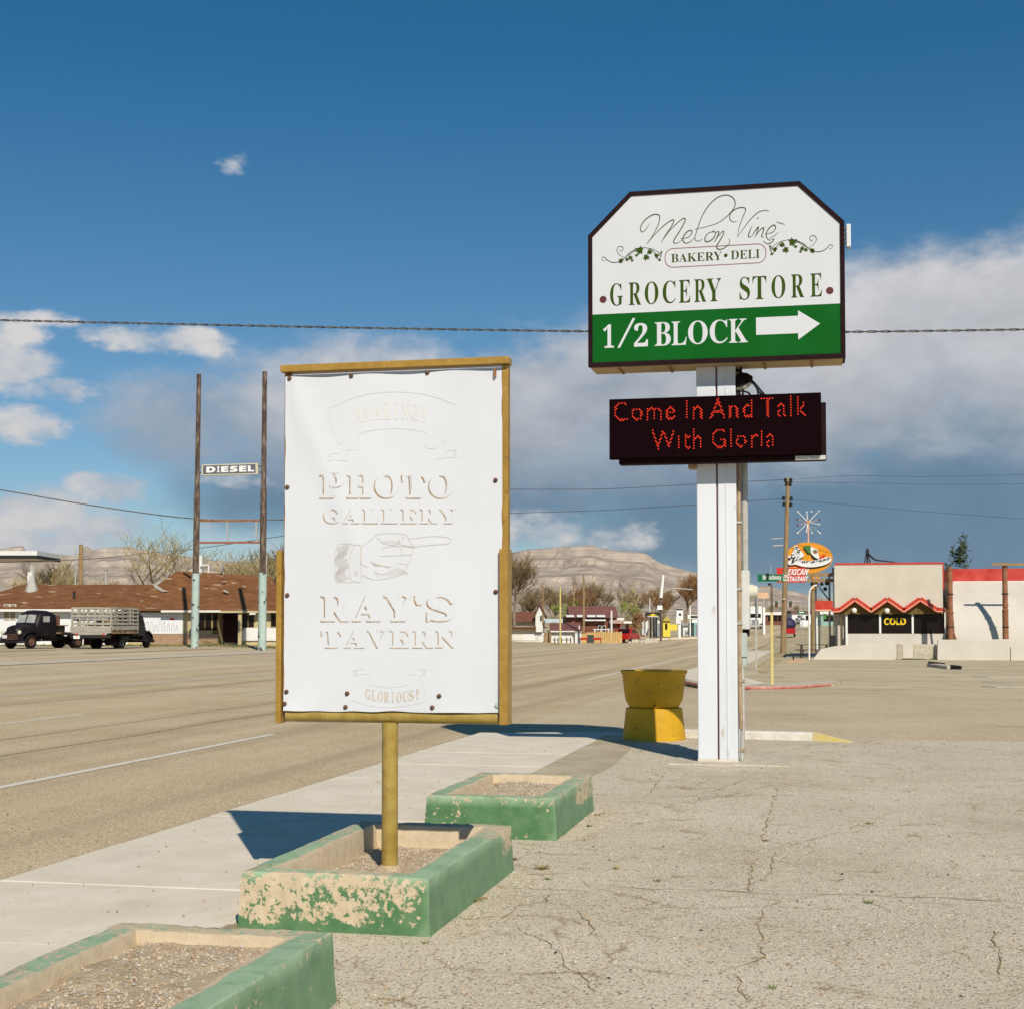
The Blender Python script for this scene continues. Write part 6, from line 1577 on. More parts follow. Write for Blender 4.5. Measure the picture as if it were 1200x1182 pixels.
    MB().lathe((-3.55, 0, .41), [(.08, -.6), (.09, -.15), (.22, -.08), (.22, .08), (.09, .15), (.08, .6)], 12, axis='y').build('axle', 'blk', t)
    MB().box(-3.0, -2.3, -.75, -.45, .45, .72).build('fuel_tank', 'blk', t)
def flatbed_truck(p, rot):
    t = thing('flatbed_truck', 'dark vintage flatbed truck with its rounded nose facing left', 'truck', p, rot)
    cab_truck(t, False)
    MB().box(-5.3, -2.02, -1.12, 1.12, .84, .94).build('flat_bed', 'bedwood', t)
    for s in (-1, 1): MB().box(-5.3, -2.02, s * 1.13 - .03, s * 1.13 + .03, .76, .93).build('bed_rail', 'blk', t)
    MB().box(-2.5, -2.1, -.5, .9, .94, 1.30).build('tool_box', 'blk', t); MB().box(-2.65, -2.05, -.6, 1.0, 1.30, 1.36).build('tool_box_lid', 'bedwood', t)
    MB().box(-2.06, -2.0, .55, .95, 1.3, 1.92).build('head_rack', 'truck_rust', t)
    return t
def stake_truck(p, rot):
    t = thing('stake_truck', 'vintage truck with weathered grey stake sides, seen from behind', 'truck', p, rot)
    cab_truck(t, True)
    MB().box(-5.6, -2.0, -1.2, 1.2, .86, .98).build('flat_bed', 'bedwood', t)
    MB().prism([(-5.62, .98), (-5.62, .86)] + [(-5.62 + .0, .86)], -1.2, 1.2)
    # tail board with a bowed lower edge
    MB().prismx([(-1.22, 1.26), (1.22, 1.26), (1.22, .92), (.6, .78), (-.6, .78), (-1.22, .92)], -5.68, -5.60).build('tail_board', 'stake', t)
    def rack(axis, a0, a1, fixed, gaps=()):
        mb = MB(); n = 6
        for i in range(n):
            a = a0 + (a1 - a0) * i / (n - 1)
            if axis == 'y': mb.box(fixed - .03, fixed + .03, a - .05, a + .05, .98, 2.32)
            else: mb.box(a - .05, a + .05, fixed - .03, fixed + .03, .98, 2.32)
        for z, h in ((1.08, .22), (1.36, .12), (1.58, .10), (1.80, .10), (2.02, .09), (2.24, .10)):
            if z in gaps: continue
            if axis == 'y': mb.box(fixed - .06, fixed - .03, a0, a1, z, z + h)
            else: mb.box(a0, a1, fixed - .055 * (1 if fixed < 0 else -1), fixed - .03 * (1 if fixed < 0 else -1), z, z + h)
        return mb
    rack('y', -1.16, 1.16, -5.56, (1.58,)).build('stake_rack', 'stake', t, kind='stuff')
    rack('y', -1.16, 1.16, -2.06).build('stake_rack', 'stake', t, kind='stuff')
    for s in (-1, 1): rack('x', -5.5, -2.1, s * 1.18).build('stake_rack', 'stake', t, kind='stuff')
    MB().prismx([(-1.0, .98), (1.0, .98), (.6, 1.38), (-.2, 1.62), (-.8, 1.42)], -5.0, -3.2).build('load', 'bedwood', t)
    MB().box(-5.72, -5.69, .62, 1.0, .58, .76).build('plate', 'plate', t)
    for s in (-1, 1): MB().lathe((-5.70, s * .8, .80), [(0, -.05), (.07, -.03), (.08, 0)], 10, axis='x').build('tail_light', 'tail', t)
    MB().box(-5.69, -5.62, -1.2, 1.2, .62, .80).build('rear_bar', 'blk', t)
    return t
def cam_heading(fx, fz):
    """world rotation of a thing that points fx to the right and fz away, as seen"""
    d = Vector((fx * math.cos(YAW) - fz * math.sin(YAW), fx * math.sin(YAW) + fz * math.cos(YAW)))
    return math.atan2(d.y, d.x)
p = dep(24, 755, 82.5); p.z = H(p.x, p.y)
flatbed_truck(p, cam_heading(-.475, -.878))
p = dep(157, 757, 86.0); p.z = H(p.x, p.y)
stake_truck(p, cam_heading(.17, .98))

# gas station canopy corner and pole on the far left
p = dep(12, 650, 118)
t = thing('station_canopy', 'corner of a white and dark canopy reaching in at the left edge', 'canopy', p, YAW)
MB().box(-8, 2.2, 0, 6, -.32, .35).build('deck', 'whiteb', t); MB().box(-8, 2.24, -.05, 6, -.30, -.02).build('fascia_band', 'blk', t); MB().box(-3.5, -3.2, 1, 1.3, -9, -.3).build('column', 'galv', t)
def wood_pole(u, v0, v1, D, lab, m='wood', r=.16, arm=None, group='wooden poles in the distance'):
    b, tp = dep(u, v0, D), dep(u, v1, D); b.z = min(b.z, H(b.x, b.y))
    t = thing('wooden_pole', lab, 'pole', b, group=group)
    MB().tube(b - Vector((0, 0, .3)), tp, r, r * .8, 8).build('shaft', m, t, smooth=True)
    if arm:
        for v, a0, a1 in arm: MB().beam(dep(u + a0, v, D), dep(u + a1, v, D), .1, .12).build('arm', 'wood_d', t)
wood_pole(95, 700, 637.5, 118, 'bare wooden pole rising behind the left wing of the brown roof', r=.22)
wood_pole(88.5, 700, 641, 121, 'thin grey pole beside the bare wooden pole on the left', 'galv', .07)
wood_pole(124, 700, 667, 119, 'short grey stub with a cap behind the brown roof', 'galv', .10, ((668, -2, 2),))
wood_pole(656.5, 752, 687, 148, 'slim yellow pole in front of the pale low building', 'yellow_post', .10)
wood_pole(636.5, 740, 686, 176, 'thin tan pole behind the gabled house', 'wood', .09)
wood_pole(672.5, 740, 684, 178, 'tan pole with a transformer in front of the bare trees', 'wood', .11, ((692, -3, 0),))
wood_pole(684, 752, 672.5, 150, 'utility pole with a cross arm in front of the brown barn', 'wood', .13, ((699.5, -9, 8),))
wood_pole(716.5, 739, 715, 156, 'stout white post beside the brown barn', 'whiteb', .13)
wood_pole(761.5, 735, 700, 185, 'thin white pole behind the black hanging sign', 'whiteb', .07)

# ------------------------------------------------------------------ bare trees
def bare_tree(p, h, seed, lab, twig='twig', spread=.55, trunk_r=.035, levels=4, kids=4, group='bare trees along the street', up=.25, thick=1.0, fork=.25):
    rr = random.Random(seed)
    t = thing('bare_tree', lab, 'tree', p, group=group)
    tk, tw = MB(), MB()
    def grow(a, d, l, r, lev):
        n = 3; pts = [a]; rs = [r]; q = a.copy(); dd = d.copy()
        for i in range(n):
            dd = (dd + Vector((rr.uniform(-1, 1), rr.uniform(-1, 1), rr.uniform(-.4, 1) * up * 2)) * .17).normalized()
            q = q + dd * l / n; pts.append(q.copy()); rs.append(r * (1 - .5 * (i + 1) / n))
        (tk if lev < 2 else tw).path(pts, rs, 6 if lev < 2 else 3, False)
        if lev >= levels: return
        for k_ in range(kids + (1 if lev == 1 else 0) + (2 if lev == levels - 1 else 0)):
            f = rr.uniform(fork if lev else .55, 1.0); i = min(n - 1, int(f * n)); b = pts[i].lerp(pts[i + 1], f * n - i)
            az = rr.uniform(0, 6.28); s = Vector((math.cos(az), math.sin(az), rr.uniform(-.1, .5)))
            nd = (dd * (1 - spread) + s * spread + Vector((0, 0, up))).normalized()
            grow(b, nd, l * rr.uniform(.55, .8), max(.012 * thick, r * rr.uniform(.36, .5)), lev + 1)
    grow(Vector(p) - Vector((0, 0, .2)), Vector((rr.uniform(-.1, .1), rr.uniform(-.1, .1), 1)).normalized(), h * .36, h * trunk_r, 0)
    tk.build('trunk', 'bark' if twig != 'twig2' else 'twig2', t, smooth=True); tw.build('crown', twig, t)
    return t
def base(u, D, v=None):
    p = dep(u, 750, D); p.z = H(p.x, p.y) - .1; return p
bare_tree(base(176, 116), 14.5, 27, 'pale bare tree with wide open limbs rising behind the brown roof', 'twig2', .60, .017, 4, 4, up=.16, thick=1.5, fork=.1)
for i, (u, D, h, lab, tw, kids) in enumerate(((268, 122, 9.0, 'tangled tan thicket tree behind the roof between the diesel posts', 'twig2', 5), (290, 128, 11.0, 'taller thin bare tree behind the right diesel post', 'twig', 5), (322, 126, 11.5, 'dark bushy tree half hidden by the left edge of the banner', 'twig', 6),
        (245, 124, 8.4, 'low tan brush tree just right of the left diesel post', 'twig2', 6), (75, 125, 8.6, 'tan bush behind the left roof ridge', 'twig2', 6), (60, 128, 8.2, 'small tan bush left of the wooden pole', 'twig2', 6), (112, 130, 8.0, 'small tan bush right of the wooden pole', 'twig2', 5), (306, 118, 9.5, 'olive brush tree directly behind the right diesel post', 'twig2', 6),
        (602, 165, 12.8, 'large bare cottonwood at the right edge of the banner', 'twig', 6), (584, 172, 14.5, 'tall bare cottonwood mostly hidden behind the banner', 'twig', 6), (622, 186, 8.6, 'bare tree behind the white gabled house', 'twig', 6), (652, 200, 8.6, 'bare tree behind the slim yellow pole', 'twig', 6), (674, 205, 9.4, 'bare tree behind the barn roof on its left', 'twigr', 6),
        (700, 212, 9.6, 'bare tree rising above the barn roof', 'twig', 6), (727, 205, 10.0, 'forked bare tree with green leaves at its foot, right of the barn', 'twig', 4), (745, 220, 9.4, 'bare tree in the middle of the row under the cliffs', 'twig', 6), (763, 230, 8.8, 'reddish bare tree behind the black hanging sign', 'twigr', 6), (783, 240, 9.8, 'bare tree just right of the street lamp', 'twig', 6),
        (803, 235, 13.0, 'broad brown bare cottonwood left of the white sign post', 'twigr', 7), (828, 240, 15.5, 'tallest brown cottonwood, partly hidden by the white sign post', 'twigr', 7), (688, 230, 8.5, 'low bare tree far behind the barn', 'twig', 6))):
    bare_tree(base(u, D), h, 40 + i, lab, tw, .55 if kids > 4 else .5, .020, 4 if D > 100 and kids >= 5 else 3, kids - 1, up=.22, thick=1.7 if D < 150 else 2.2)
def leafy(u, D, w, h, n, m, lab, name='shrub', cat='shrub', z0=0.0, seed=1, cone=False, leaf=.22):
    rr = random.Random(seed); p = base(u, D)
    t = thing(name, lab, cat, p)
    MB().path([p, p + Vector((.05, 0, h * .5)), p + Vector((0, .05, h * .8))], [.12, .08, .03], 6).build('trunk', 'bark', t)
    mb = MB()
    cl = [(rr.gauss(0, .33), rr.gauss(0, .33), rr.uniform(.05, 1)) for _ in range(26)]
    for i in range(n):
        c = rr.choice(cl); k_ = (1.15 - c[2]) if cone else math.sin(math.pi * min(1, .15 + c[2] * .85)) ** .5
        q = p + Vector(((c[0] * k_ * 1.2 + rr.gauss(0, .09)) * w, (c[1] * k_ * 1.2 + rr.gauss(0, .09)) * w, z0 + h * c[2] + rr.gauss(0, .06) * h))
        a = Vector((rr.uniform(-1, 1), rr.uniform(-1, 1), rr.uniform(-1, 1))).normalized() * leaf; b = a.orthogonal() * .5
        mb.add([q - a, q + b, q + a], [(0, 1, 2)])
    mb.build('crown', m, t); return t
leafy(1127, 104, 1.5, 6.6, 900, 'juniper', 'dark conifer whose top shows above the red parapet', 'conifer', 'tree', 1.2, 3, False, .2)
leafy(734, 196, 3.4, 4.2, 900, 'budgreen', 'green leafing bush at the foot of the forked bare tree', seed=4)
leafy(668, 190, 2.6, 4.6, 700, 'budgreen', 'yellow green bush left of the brown barn', seed=5)
leafy(652, 188, 2.0, 3.8, 450, 'budgreen', 'smaller yellow green bush behind the slim yellow pole', seed=15)
leafy(748, 185, 2.6, 2.9, 600, 'twigr', 'rounded rust coloured bush right of the barn', seed=6)
leafy(742, 210, 2.4, 6.4, 500, 'twig2', 'pale straw coloured tree behind the rust coloured bush', 'straw_tree', 'tree', seed=7)
leafy(320, 120, 2.3, 7.0, 1100, mat('olive_brush', (.10, .09, .025), (.2, .16, .06), 1, .95), 'olive brush clump between the right diesel post and the banner', seed=8)

# ------------------------------------------------------------------ buildings beyond the highway, left of the pylon sign
class Loc:
    def __init__(s, uc, vb, D): s.uc, s.vb, s.D = uc, vb, D; s.k = FPX / D; s.p = dep(uc, vb, D)
    def X(s, u): return (u - s.uc) / s.k
    def Z(s, v): return (s.vb - v) / s.k
    def thing(s, name, lab, cat, rot=0.0, group=None): return thing(name, lab, cat, s.p, YAW + rot, group)
# long low pale building with a dark red roof edge
q = Loc(620, 752, 158); t = q.thing('low_building', 'long low pale building with a dark red roof edge beside the banner', 'building')
MB().box(q.X(570), q.X(640), 0, 5, -.5, q.Z(738)).build('wall', 'whiteb', t); MB().box(q.X(570), q.X(629), -.5, 5, q.Z(738), q.Z(735.5)).build('eave', 'olive', t)
MB().box(q.X(570), q.X(640), -.6, 5, q.Z(735.5), q.Z(733.5)).build('roof', 'barn_roof', t); MB().box(q.X(628), q.X(636), -.62, .2, q.Z(740), q.Z(732)).build('gable_end', 'whiteb', t)
f = MB().box(q.X(600), q.X(612), -.04, .02, q.Z(750), q.Z(742)).build('window', 'ivory', t); MB().box(q.X(601), q.X(611), -.06, -.045, q.Z(749), q.Z(743)).build('pane', 'lens', f)
MB().box(q.X(627.5), q.X(631), -.1, .1, q.Z(752), q.Z(738)).build('door', 'galv', t)
q = Loc(612, 754, 152); t = q.thing('picket_fence', 'pale picket fence in front of the long low building', 'fence')
mb = MB()
for i in range(44): mb.box(q.X(588) + i * .13, q.X(588) + i * .13 + .05, 0, .03, 0, q.Z(743))
mb.build('picket', 'whiteb', t, kind='stuff')
for v in (745, 751): MB().box(q.X(588), q.X(588) + 5.75, .03, .06, q.Z(v) - .04, q.Z(v) + .04).build('rail', 'whiteb', t)
q = Loc(633, 745, 176); t = q.thing('gabled_house', 'small white house with a steep gable among bare trees', 'house')
x0, x1, xm = q.X(627.5), q.X(638.5), q.X(633); z0, z1 = q.Z(725), q.Z(708)
MB().prism([(x0, -.4), (x1, -.4), (x1, z0 + .4), (xm, z1), (x0, z0 + .4)], 0, 6).build('wall', 'whiteb', t)
MB().prism([(x0 - .25, z0), (xm, z1 - .05), (x1 + .25, z0), (x1 + .25, z0 + .22), (xm, z1 + .25), (x0 - .25, z0 + .22)], -.3, 6.2).build('roof', 'barn', t)
MB().box(q.X(596), q.X(628), 1, 6, -.4, q.Z(728)).build('wing', mat('stone_grey_wall', (.42, .38, .28), (.5, .46, .36), 2, .9), t); MB().prismx([(.4, q.Z(728)), (3.5, q.Z(716)), (6.6, q.Z(728))], q.X(594), q.X(629)).build('wing_roof', 'barn', t)
f = MB().box(q.X(633), q.X(635), -.05, .02, q.Z(727), q.Z(721)).build('window', 'blk', t)
MB().box(q.X(638.5), q.X(659), -1, 1, q.Z(729), q.Z(724.5)).build('porch_roof', mat('pale_blue_metal', (.45, .52, .56), (.55, .6, .63), 3, .7), t)
q = Loc(660, 753, 152); t = q.thing('red_roof_shed', 'low white shed with a dull red roof and a rail in front', 'shed')
MB().box(q.X(646), q.X(672.5), 0, 3, -.4, q.Z(741)).build('wall', 'whiteb', t); MB().prismx([(-.4, q.Z(739.5)), (3.4, q.Z(731)), (3.4, q.Z(730)), (-.4, q.Z(738.5))], q.X(644.5), q.X(680)).build('roof', 'barn_roof', t)
MB().box(q.X(645), q.X(673), -.45, -.35, q.Z(740), q.Z(738.6)).build('fascia', 'whiteb', t)
for u in (649, 653, 657, 663, 667.5): MB().box(q.X(u), q.X(u) + .12, -1.1, -1.0, 0, q.Z(746.5)).build('rail_post', 'wood_d', t)
MB().box(q.X(647), q.X(669), -1.1, -1.04, q.Z(749.5), q.Z(748.7)).build('rail', 'wood_d', t)
MB().box(q.X(637.5), q.X(646), -.3, .2, 0, q.Z(740)).build('gate_panel', 'wood', t)
MB().box(q.X(673.5), q.X(681), -.5, 1, -.3, q.Z(740.5)).build('white_booth', 'whiteb', t); MB().box(q.X(672.5), q.X(682), -.6, 1.1, q.Z(740.5), q.Z(739.3)).build('booth_roof', 'galv', t); MB().tube((q.X(679), .5, q.Z(740)), (q.X(679), .5, q.Z(732.5)), .08).build('flue', 'whiteb', t)
q = Loc(693, 752, 160); t = q.thing('brown_barn', 'two storey brown barn restaurant with small white awnings', 'building')
MB().box(q.X(663), q.X(723), 0, 9, -.5, q.Z(722)).build('wall', 'barn', t)
MB().prismx([(-.4, q.Z(723.5)), (4.5, q.Z(709)), (9.4, q.Z(723))], q.X(667), q.X(725)).build('roof', 'barn_roof', t)
MB().box(q.X(714), q.X(731), -.6, 5, q.Z(730), q.Z(726)).build('lean_to', 'pink', t)
for u0, u1, v in ((663.5, 672.5, 722.5), (676, 684.5, 722.5), (688, 697.5, 722.5), (699, 709, 722.5), (682.5, 697, 727), (697.5, 709.5, 727)):
    MB().prismx([(-.7, q.Z(v)), (-.7, q.Z(v) + .06), (.0, q.Z(v - 2.6)), (.0, q.Z(v))], q.X(u0), q.X(u1)).build('awning', 'wht', t)
for u in (701, 706):
    f = MB().box(q.X(u), q.X(u + 3.8), -.06, .02, q.Z(740), q.Z(732.5)).build('window', 'wht', t); MB().box(q.X(u + .4), q.X(u + 3.4), -.09, -.065, q.Z(739.5), q.Z(733)).build('pane', 'glass', f)
MB().box(q.X(695), q.X(714), -.9, -.8, q.Z(737.5), q.Z(736.5)).build('porch_rail', 'whiteb', t)
for u in (696, 703, 712): MB().box(q.X(u), q.X(u) + .12, -.9, -.8, q.Z(741), q.Z(736)).build('porch_post', 'whiteb', t)
q = Loc(711, 753, 149); t = q.thing('board_fence', 'new tan board fence in front of the brown barn', 'fence')
x = q.X(696); i = 0
while x < q.X(727.5): MB().box(x, x + .20, rnd.uniform(0, .03), .05, -.2, q.Z(740) + rnd.uniform(-.05, .05)).build('board', 'tan_fence', t); x += .225
MB().box(q.X(681.5), q.X(688), -.05, .1, -.2, q.Z(742)).build('side_board', 'tan_fence', t); MB().box(q.X(687), q.X(696), -.02, .1, q.Z(743.5), q.Z(740.5)).build('lintel_board', 'tan_fence', t)
q = Loc(692, 753, 151); t = q.thing('waste_bin', 'dark green waste bin in the gap of the board fence', 'bin'); MB().prism([(q.X(688.5), 0), (q.X(695), 0), (q.X(695.6), q.Z(744)), (q.X(688), q.Z(744))], 0, .7).build('bin_body', mat('bin_green', (.05, .07, .055), rough=.6), t, bevel=.03); MB().box(q.X(687.8), q.X(695.8), -.05, .75, q.Z(744), q.Z(743.4)).build('lid', 'blk', t)
def car(p, rot, m, lab, group=None, k=1.0, pickup=False, lights=True):
    t = thing('parked_car', lab, 'car', p, rot, group)
    L = 2.2 * k
    prof = [(-L, .35), (L, .35), (L, .72), (L * .93, .86), (L * .45, .95), (L * .18, 1.42), (-L * .45, 1.45), (-L * .78, .98), (-L, .92)] if not pickup else [(-L, .4), (L, .4), (L, .85), (L * .9, .98), (L * .35, 1.05), (L * .2, 1.6), (-L * .2, 1.62), (-L * .26, 1.08), (-L, 1.06)]
    MB().prism(prof, -.82, .82).build('body', m, t, bevel=.06)
    gx = [(p_[0], p_[1]) for p_ in prof if p_[1] > .94]
    for s in (-1, 1): MB().prism([(L * .34, 1.0), (L * .15, 1.36), (-L * .42, 1.38), (-L * .62, 1.02)] if not pickup else [(L * .27, 1.1), (L * .16, 1.52), (-L * .16, 1.53), (-L * .18, 1.1)], s * .83 - .005, s * .83 + .005).build('side_window', 'glass', t)
    MB().add([(L * .42, -.7, .98), (L * .42, .7, .98), (L * .19, .62, 1.39), (L * .19, -.62, 1.39)] if not pickup else [(L * .345, -.7, 1.08), (L * .345, .7, 1.08), (L * .21, .62, 1.56), (L * .21, -.62, 1.56)], [(0, 1, 2, 3)]).build('windscreen', 'glass', t)
    MB().add([(-L * .80, -.68, 1.0), (-L * .80, .68, 1.0), (-L * .48, .6, 1.42), (-L * .48, -.6, 1.42)] if not pickup else [(-L * .265, -.7, 1.12), (-L * .265, .7, 1.12), (-L * .215, .62, 1.56), (-L * .215, -.62, 1.56)], [(0, 1, 2, 3)]).build('rear_window', 'glass', t)
    for x in (-L * .62, L * .62):
        for s in (-1, 1): wheel(t, x, s * .72, .33, .2, 'galv', s)
    for s in (-1, 1):
        MB().box(L - .02, L + .03, s * .6 - .14, s * .6 + .14, .66, .80).build('headlight', 'lens', t); MB().box(-L - .03, -L + .02, s * .66 - .12, s * .66 + .12, .72, .88).build('tail_light', 'tail', t)
    return t
def at_h(u, D):
    p = dep(u, 750, D); p.z = H(p.x, p.y); return p
car(at_h(735, 152), cam_heading(.35, 1), 'carred', 'red car parked at the right end of the board fence')
for i, (u, lab) in enumerate(((684, 'red seat cushion bench left of the waste bin'), (700, 'red bench in front of the board fence'))):
    q = Loc(u, 753, 147.5); t = q.thing('red_bench', lab, 'bench', group='red benches by the fence'); MB().box(-.42, .42, -.2, .2, .34, .44).build('seat', 'carred', t); MB().box(-.42, .42, .17, .22, .44, .55).build('backrest', 'carred', t)
    for s in (-.35, .35): MB().box(s - .03, s + .03, -.15, .15, 0, .34).build('leg', 'blk', t)
q = Loc(728, 750, 165); t = q.thing('white_canopy', 'white flat canopy with a red awning right of the brown barn', 'canopy')
MB().box(q.X(718.5), q.X(740), -.5, 3, q.Z(730), q.Z(727.5)).build('roof', 'wht', t); MB().box(q.X(718), q.X(731), 0, 3, q.Z(730), q.Z(723.5)).build('upper_panel', 'whiteb', t)
MB().prismx([(-1.0, q.Z(734)), (-.4, q.Z(729.8)), (.1, q.Z(729.8)), (.1, q.Z(734))], q.X(717.5), q.X(727)).build('awning', 'red_sign', t); MB().box(q.X(726), q.X(733.5), .5, 3, -.3, q.Z(730)).build('wall', 'whiteb', t); MB().box(q.X(733.5), q.X(738), 1.2, 3, -.3, q.Z(730)).build('shade_wall', 'barn', t)
# rocks and bushes at the edge of the highway
mb = MB()
for i in range(26):
    p = at_h(rnd.uniform(737, 768), 152 + rnd.uniform(-3, 3)); r = rnd.uniform(.2, .5)
    mb.lathe(p, [(r, -.1), (r * .9, r * .4), (r * .4, r * .8), (0, r * .85)], 6)
mb.build('roadside_rocks', 'old_concrete', kind='stuff')
# black hanging sign
q = Loc(765.5, 745, 166); t = q.thing('black_board_sign', 'black board sign with a yellow and white emblem on dark legs', 'sign')
bd = MB().box(q.X(756.5), q.X(773.5), 0, .3, q.Z(723), q.Z(717)).build('board', 'blk', t)
MB().prism([(q.X(759), q.Z(721)), (q.X(763), q.Z(719.6)), (q.X(765), q.Z(718.2)), (q.X(768), q.Z(719.6)), (q.X(772), q.Z(721)), (q.X(768), q.Z(720.6)), (q.X(765), q.Z(721.6)), (q.X(762), q.Z(720.6))], -.04, -.01).build('emblem', 'yel_letter', bd)
MB().box(q.X(758.5), q.X(772), -.03, -.005, q.Z(722.4), q.Z(721.6)).build('emblem_line', 'wht', bd)
for u in (761.5, 765.3, 768.5): MB().box(q.X(u), q.X(u) + .2, .05, .25, -.3, q.Z(723)).build('leg', 'blk', t)
# street lamp with a curved arm
q = Loc(774.5, 748, 160); t = q.thing('street_lamp', 'tall tapered white street lamp with a long curved arm', 'street lamp')
MB().path([(0, 0, -.3), (q.X(774.7), 0, q.Z(700)), (q.X(777), 0, q.Z(674))], [.12, .13, .10], 8).build('pole', 'wood_d', t, smooth=True); MB().path([(q.X(774.5), -.1, q.Z(700)), (q.X(777.5), -.1, q.Z(673))], [.20, .13], 8).build('white_sleeve', 'wht', t, smooth=True)
MB().path(catmull([(q.X(776), 0, q.Z(694.5)), (q.X(783), 0, q.Z(690.5)), (q.X(792), 0, q.Z(689.2)), (q.X(812), 0, q.Z(690.3))], 4), .055, 6).build('arm', 'galv', t); MB().box(q.X(777.5), q.X(784), -.15, .15, q.Z(672), q.Z(670.3)).build('luminaire', 'cargrey', t); MB().box(q.X(770), q.X(776), -.3, -.1, q.Z(714), q.Z(709)).build('side_panel', 'wht', t)
# motel sign and small buildings
q = Loc(796.5, 746, 172); t = q.thing('motel_sign', 'tall white roadside sign with a dark oval on a white pillar', 'sign')
MB().box(q.X(793), q.X(800.5), 0, .4, q.Z(726), q.Z(714.5)).build('panel', 'wht', t); MB().box(q.X(795), q.X(798), .05, .35, -.3, q.Z(726)).build('pillar', 'wht', t); MB().box(q.X(792), q.X(797.5), -.1, .3, q.Z(730.5), q.Z(722)).build('lower_panel', 'whiteb', t); MB().lathe((q.X(797), -.02, q.Z(719.5)), [(.0, -.01), (.17, 0), (.17, .01)], 12, axis='y').build('emblem', 'blk', t); MB().box(q.X(793), q.X(800), -.02, .42, q.Z(714.5), q.Z(713)).build('cap', 'blk', t)
q = Loc(782, 742, 178); t = q.thing('yellow_house', 'small bright yellow house behind the street lamp', 'house')
MB().box(q.X(777), q.X(785.5), 0, 4, -.4, q.Z(727)).build('wall', 'ylw', t); MB().prism([(q.X(776.4), q.Z(727)), (q.X(786.2), q.Z(727)), (q.X(781.3), q.Z(720.5))], -.3, 4.3).build('roof', mat('ochre_roof', (.42, .33, .08), (.5, .4, .14), 3, .9), t); MB().box(q.X(786), q.X(795), 1, 4, q.Z(738), q.Z(731)).build('low_wing', 'ylw', t); MB().box(q.X(779.5), q.X(782), -.05, .02, q.Z(737), q.Z(730)).build('window', 'glass', t)
for i, (u0, u1, v0, v1, D, m_, lab) in enumerate(((752.5, 759.5, 722.5, 738, 190, 'whiteb', 'small white shed left of the black board sign'), (769, 776, 724, 741, 186, 'mural', 'pale shed behind the black board sign'), (800.5, 812, 732.5, 740, 190, 'whiteb', 'white trailer right of the motel sign'), (813.5, 822, 726, 741, 188, 'teal', 'pale teal kiosk left of the white sign post'))):
    q = Loc((u0 + u1) / 2, v1 + 3, D); t = q.thing('shed', lab, 'shed')
    MB().box(q.X(u0), q.X(u1), 0, 3, -.3, q.Z(v0)).build('wall', m_, t); MB().prismx([(-.3, q.Z(v0)), (1.5, q.Z(v0 - 3)), (3.3, q.Z(v0))], q.X(u0) - .15, q.X(u1) + .15).build('roof', 'galv', t); MB().box(q.X(u0 + 2), q.X(u0 + 4), -.04, .02, -.1, q.Z(v0 + 6)).build('door', 'cargrey', t)
q = Loc(809, 742, 182); t = q.thing('white_lattice_sign', 'white frame sign on a tall post left of the white sign post', 'sign'); MB().box(q.X(808.3), q.X(809.5), 0, .15, -.3, q.Z(709)).build('post', 'wht', t); MB().box(q.X(806), q.X(822), -.05, .1, q.Z(724.5), q.Z(720)).build('panel', 'wht', t); MB().box(q.X(809.5), q.X(821), -.08, -.055, q.Z(723.5), q.Z(721)).build('panel_text_band', 'blk', t); MB().box(q.X(811), q.X(821), -.05, .1, q.Z(729), q.Z(725.5)).build('lower_panel', 'wht', t)
p0, p1 = at_h(766, 165), at_h(822, 172)
MB().beam(p0 + Vector((0, 0, .05)), p1 + Vector((0, 0, .05)), .8, .25).build('far_kerb', 'concrete', kind='structure')

# ------------------------------------------------------------------ up the street on the right
def semi(p, rot):
    t = thing('semi_truck', 'white semi truck coming down the far street', 'truck', p, rot)
    MB().box(-1.2, 1.0, -1.2, 1.2, .9, 3.1).build('cab', 'carwhite', t, bevel=.12); MB().box(1.0, 1.9, -.85, .85, .7, 1.8).build('bonnet', 'carwhite', t, bevel=.12)
    MB().box(.98, 1.02, -1.0, 1.0, 1.95, 2.65).build('windscreen', 'glass', t); MB().box(1.9, 1.94, -.6, .6, .75, 1.6).build('grille', 'cargrey', t); MB().box(-12, -1.6, -1.28, 1.28, 1.1, 4.0).build('trailer', 'whiteb', t)
    MB().box(1.86, 2.05, -1.15, 1.15, .4, .7).build('bumper', 'galv', t)
    for x in (1.2, -1.0, -10, -11):
        for s in (-1, 1): wheel(t, x, s * 1.0, .5, .3, 'galv', s)
    for s in (-1, 1): MB().box(1.88, 1.92, s * .9 - .15, s * .9 + .15, .85, 1.05).build('headlight', 'lens', t)
semi(at_h(885, 255), R(-90) + .05)
t = car(at_h(924.3, 180), R(90), 'carred', 'red pickup loaded with a dark blue bundle on the far street', pickup=True, k=1.1)
MB().lathe((-1.6, 0, 1.0), [(.7, 0), (.95, .5), (.8, 1.05), (.3, 1.35), (0, 1.38)], 12).build('load', 'carblue', t, smooth=True)
car(at_h(943, 250), R(-90), 'carwhite', 'white car driving down the far street behind the picnic table')
cols = ['carwhite', 'cargrey', 'blue', 'carwhite', 'cargrey', 'carwhite', 'carwhite', 'cargrey', 'blue']
names = ['white car', 'grey car', 'blue car', 'white car', 'dark grey car', 'pale car', 'white car', 'grey car', 'blue car']
places = ['next to the semi truck', 'just left of the yellow street sign post', 'just right of the yellow street sign post', 'left of the leaning pole', 'right of the leaning pole', 'behind the loaded pickup', 'under the far green sign', 'left of the curved lamp post', 'right of the curved lamp post']
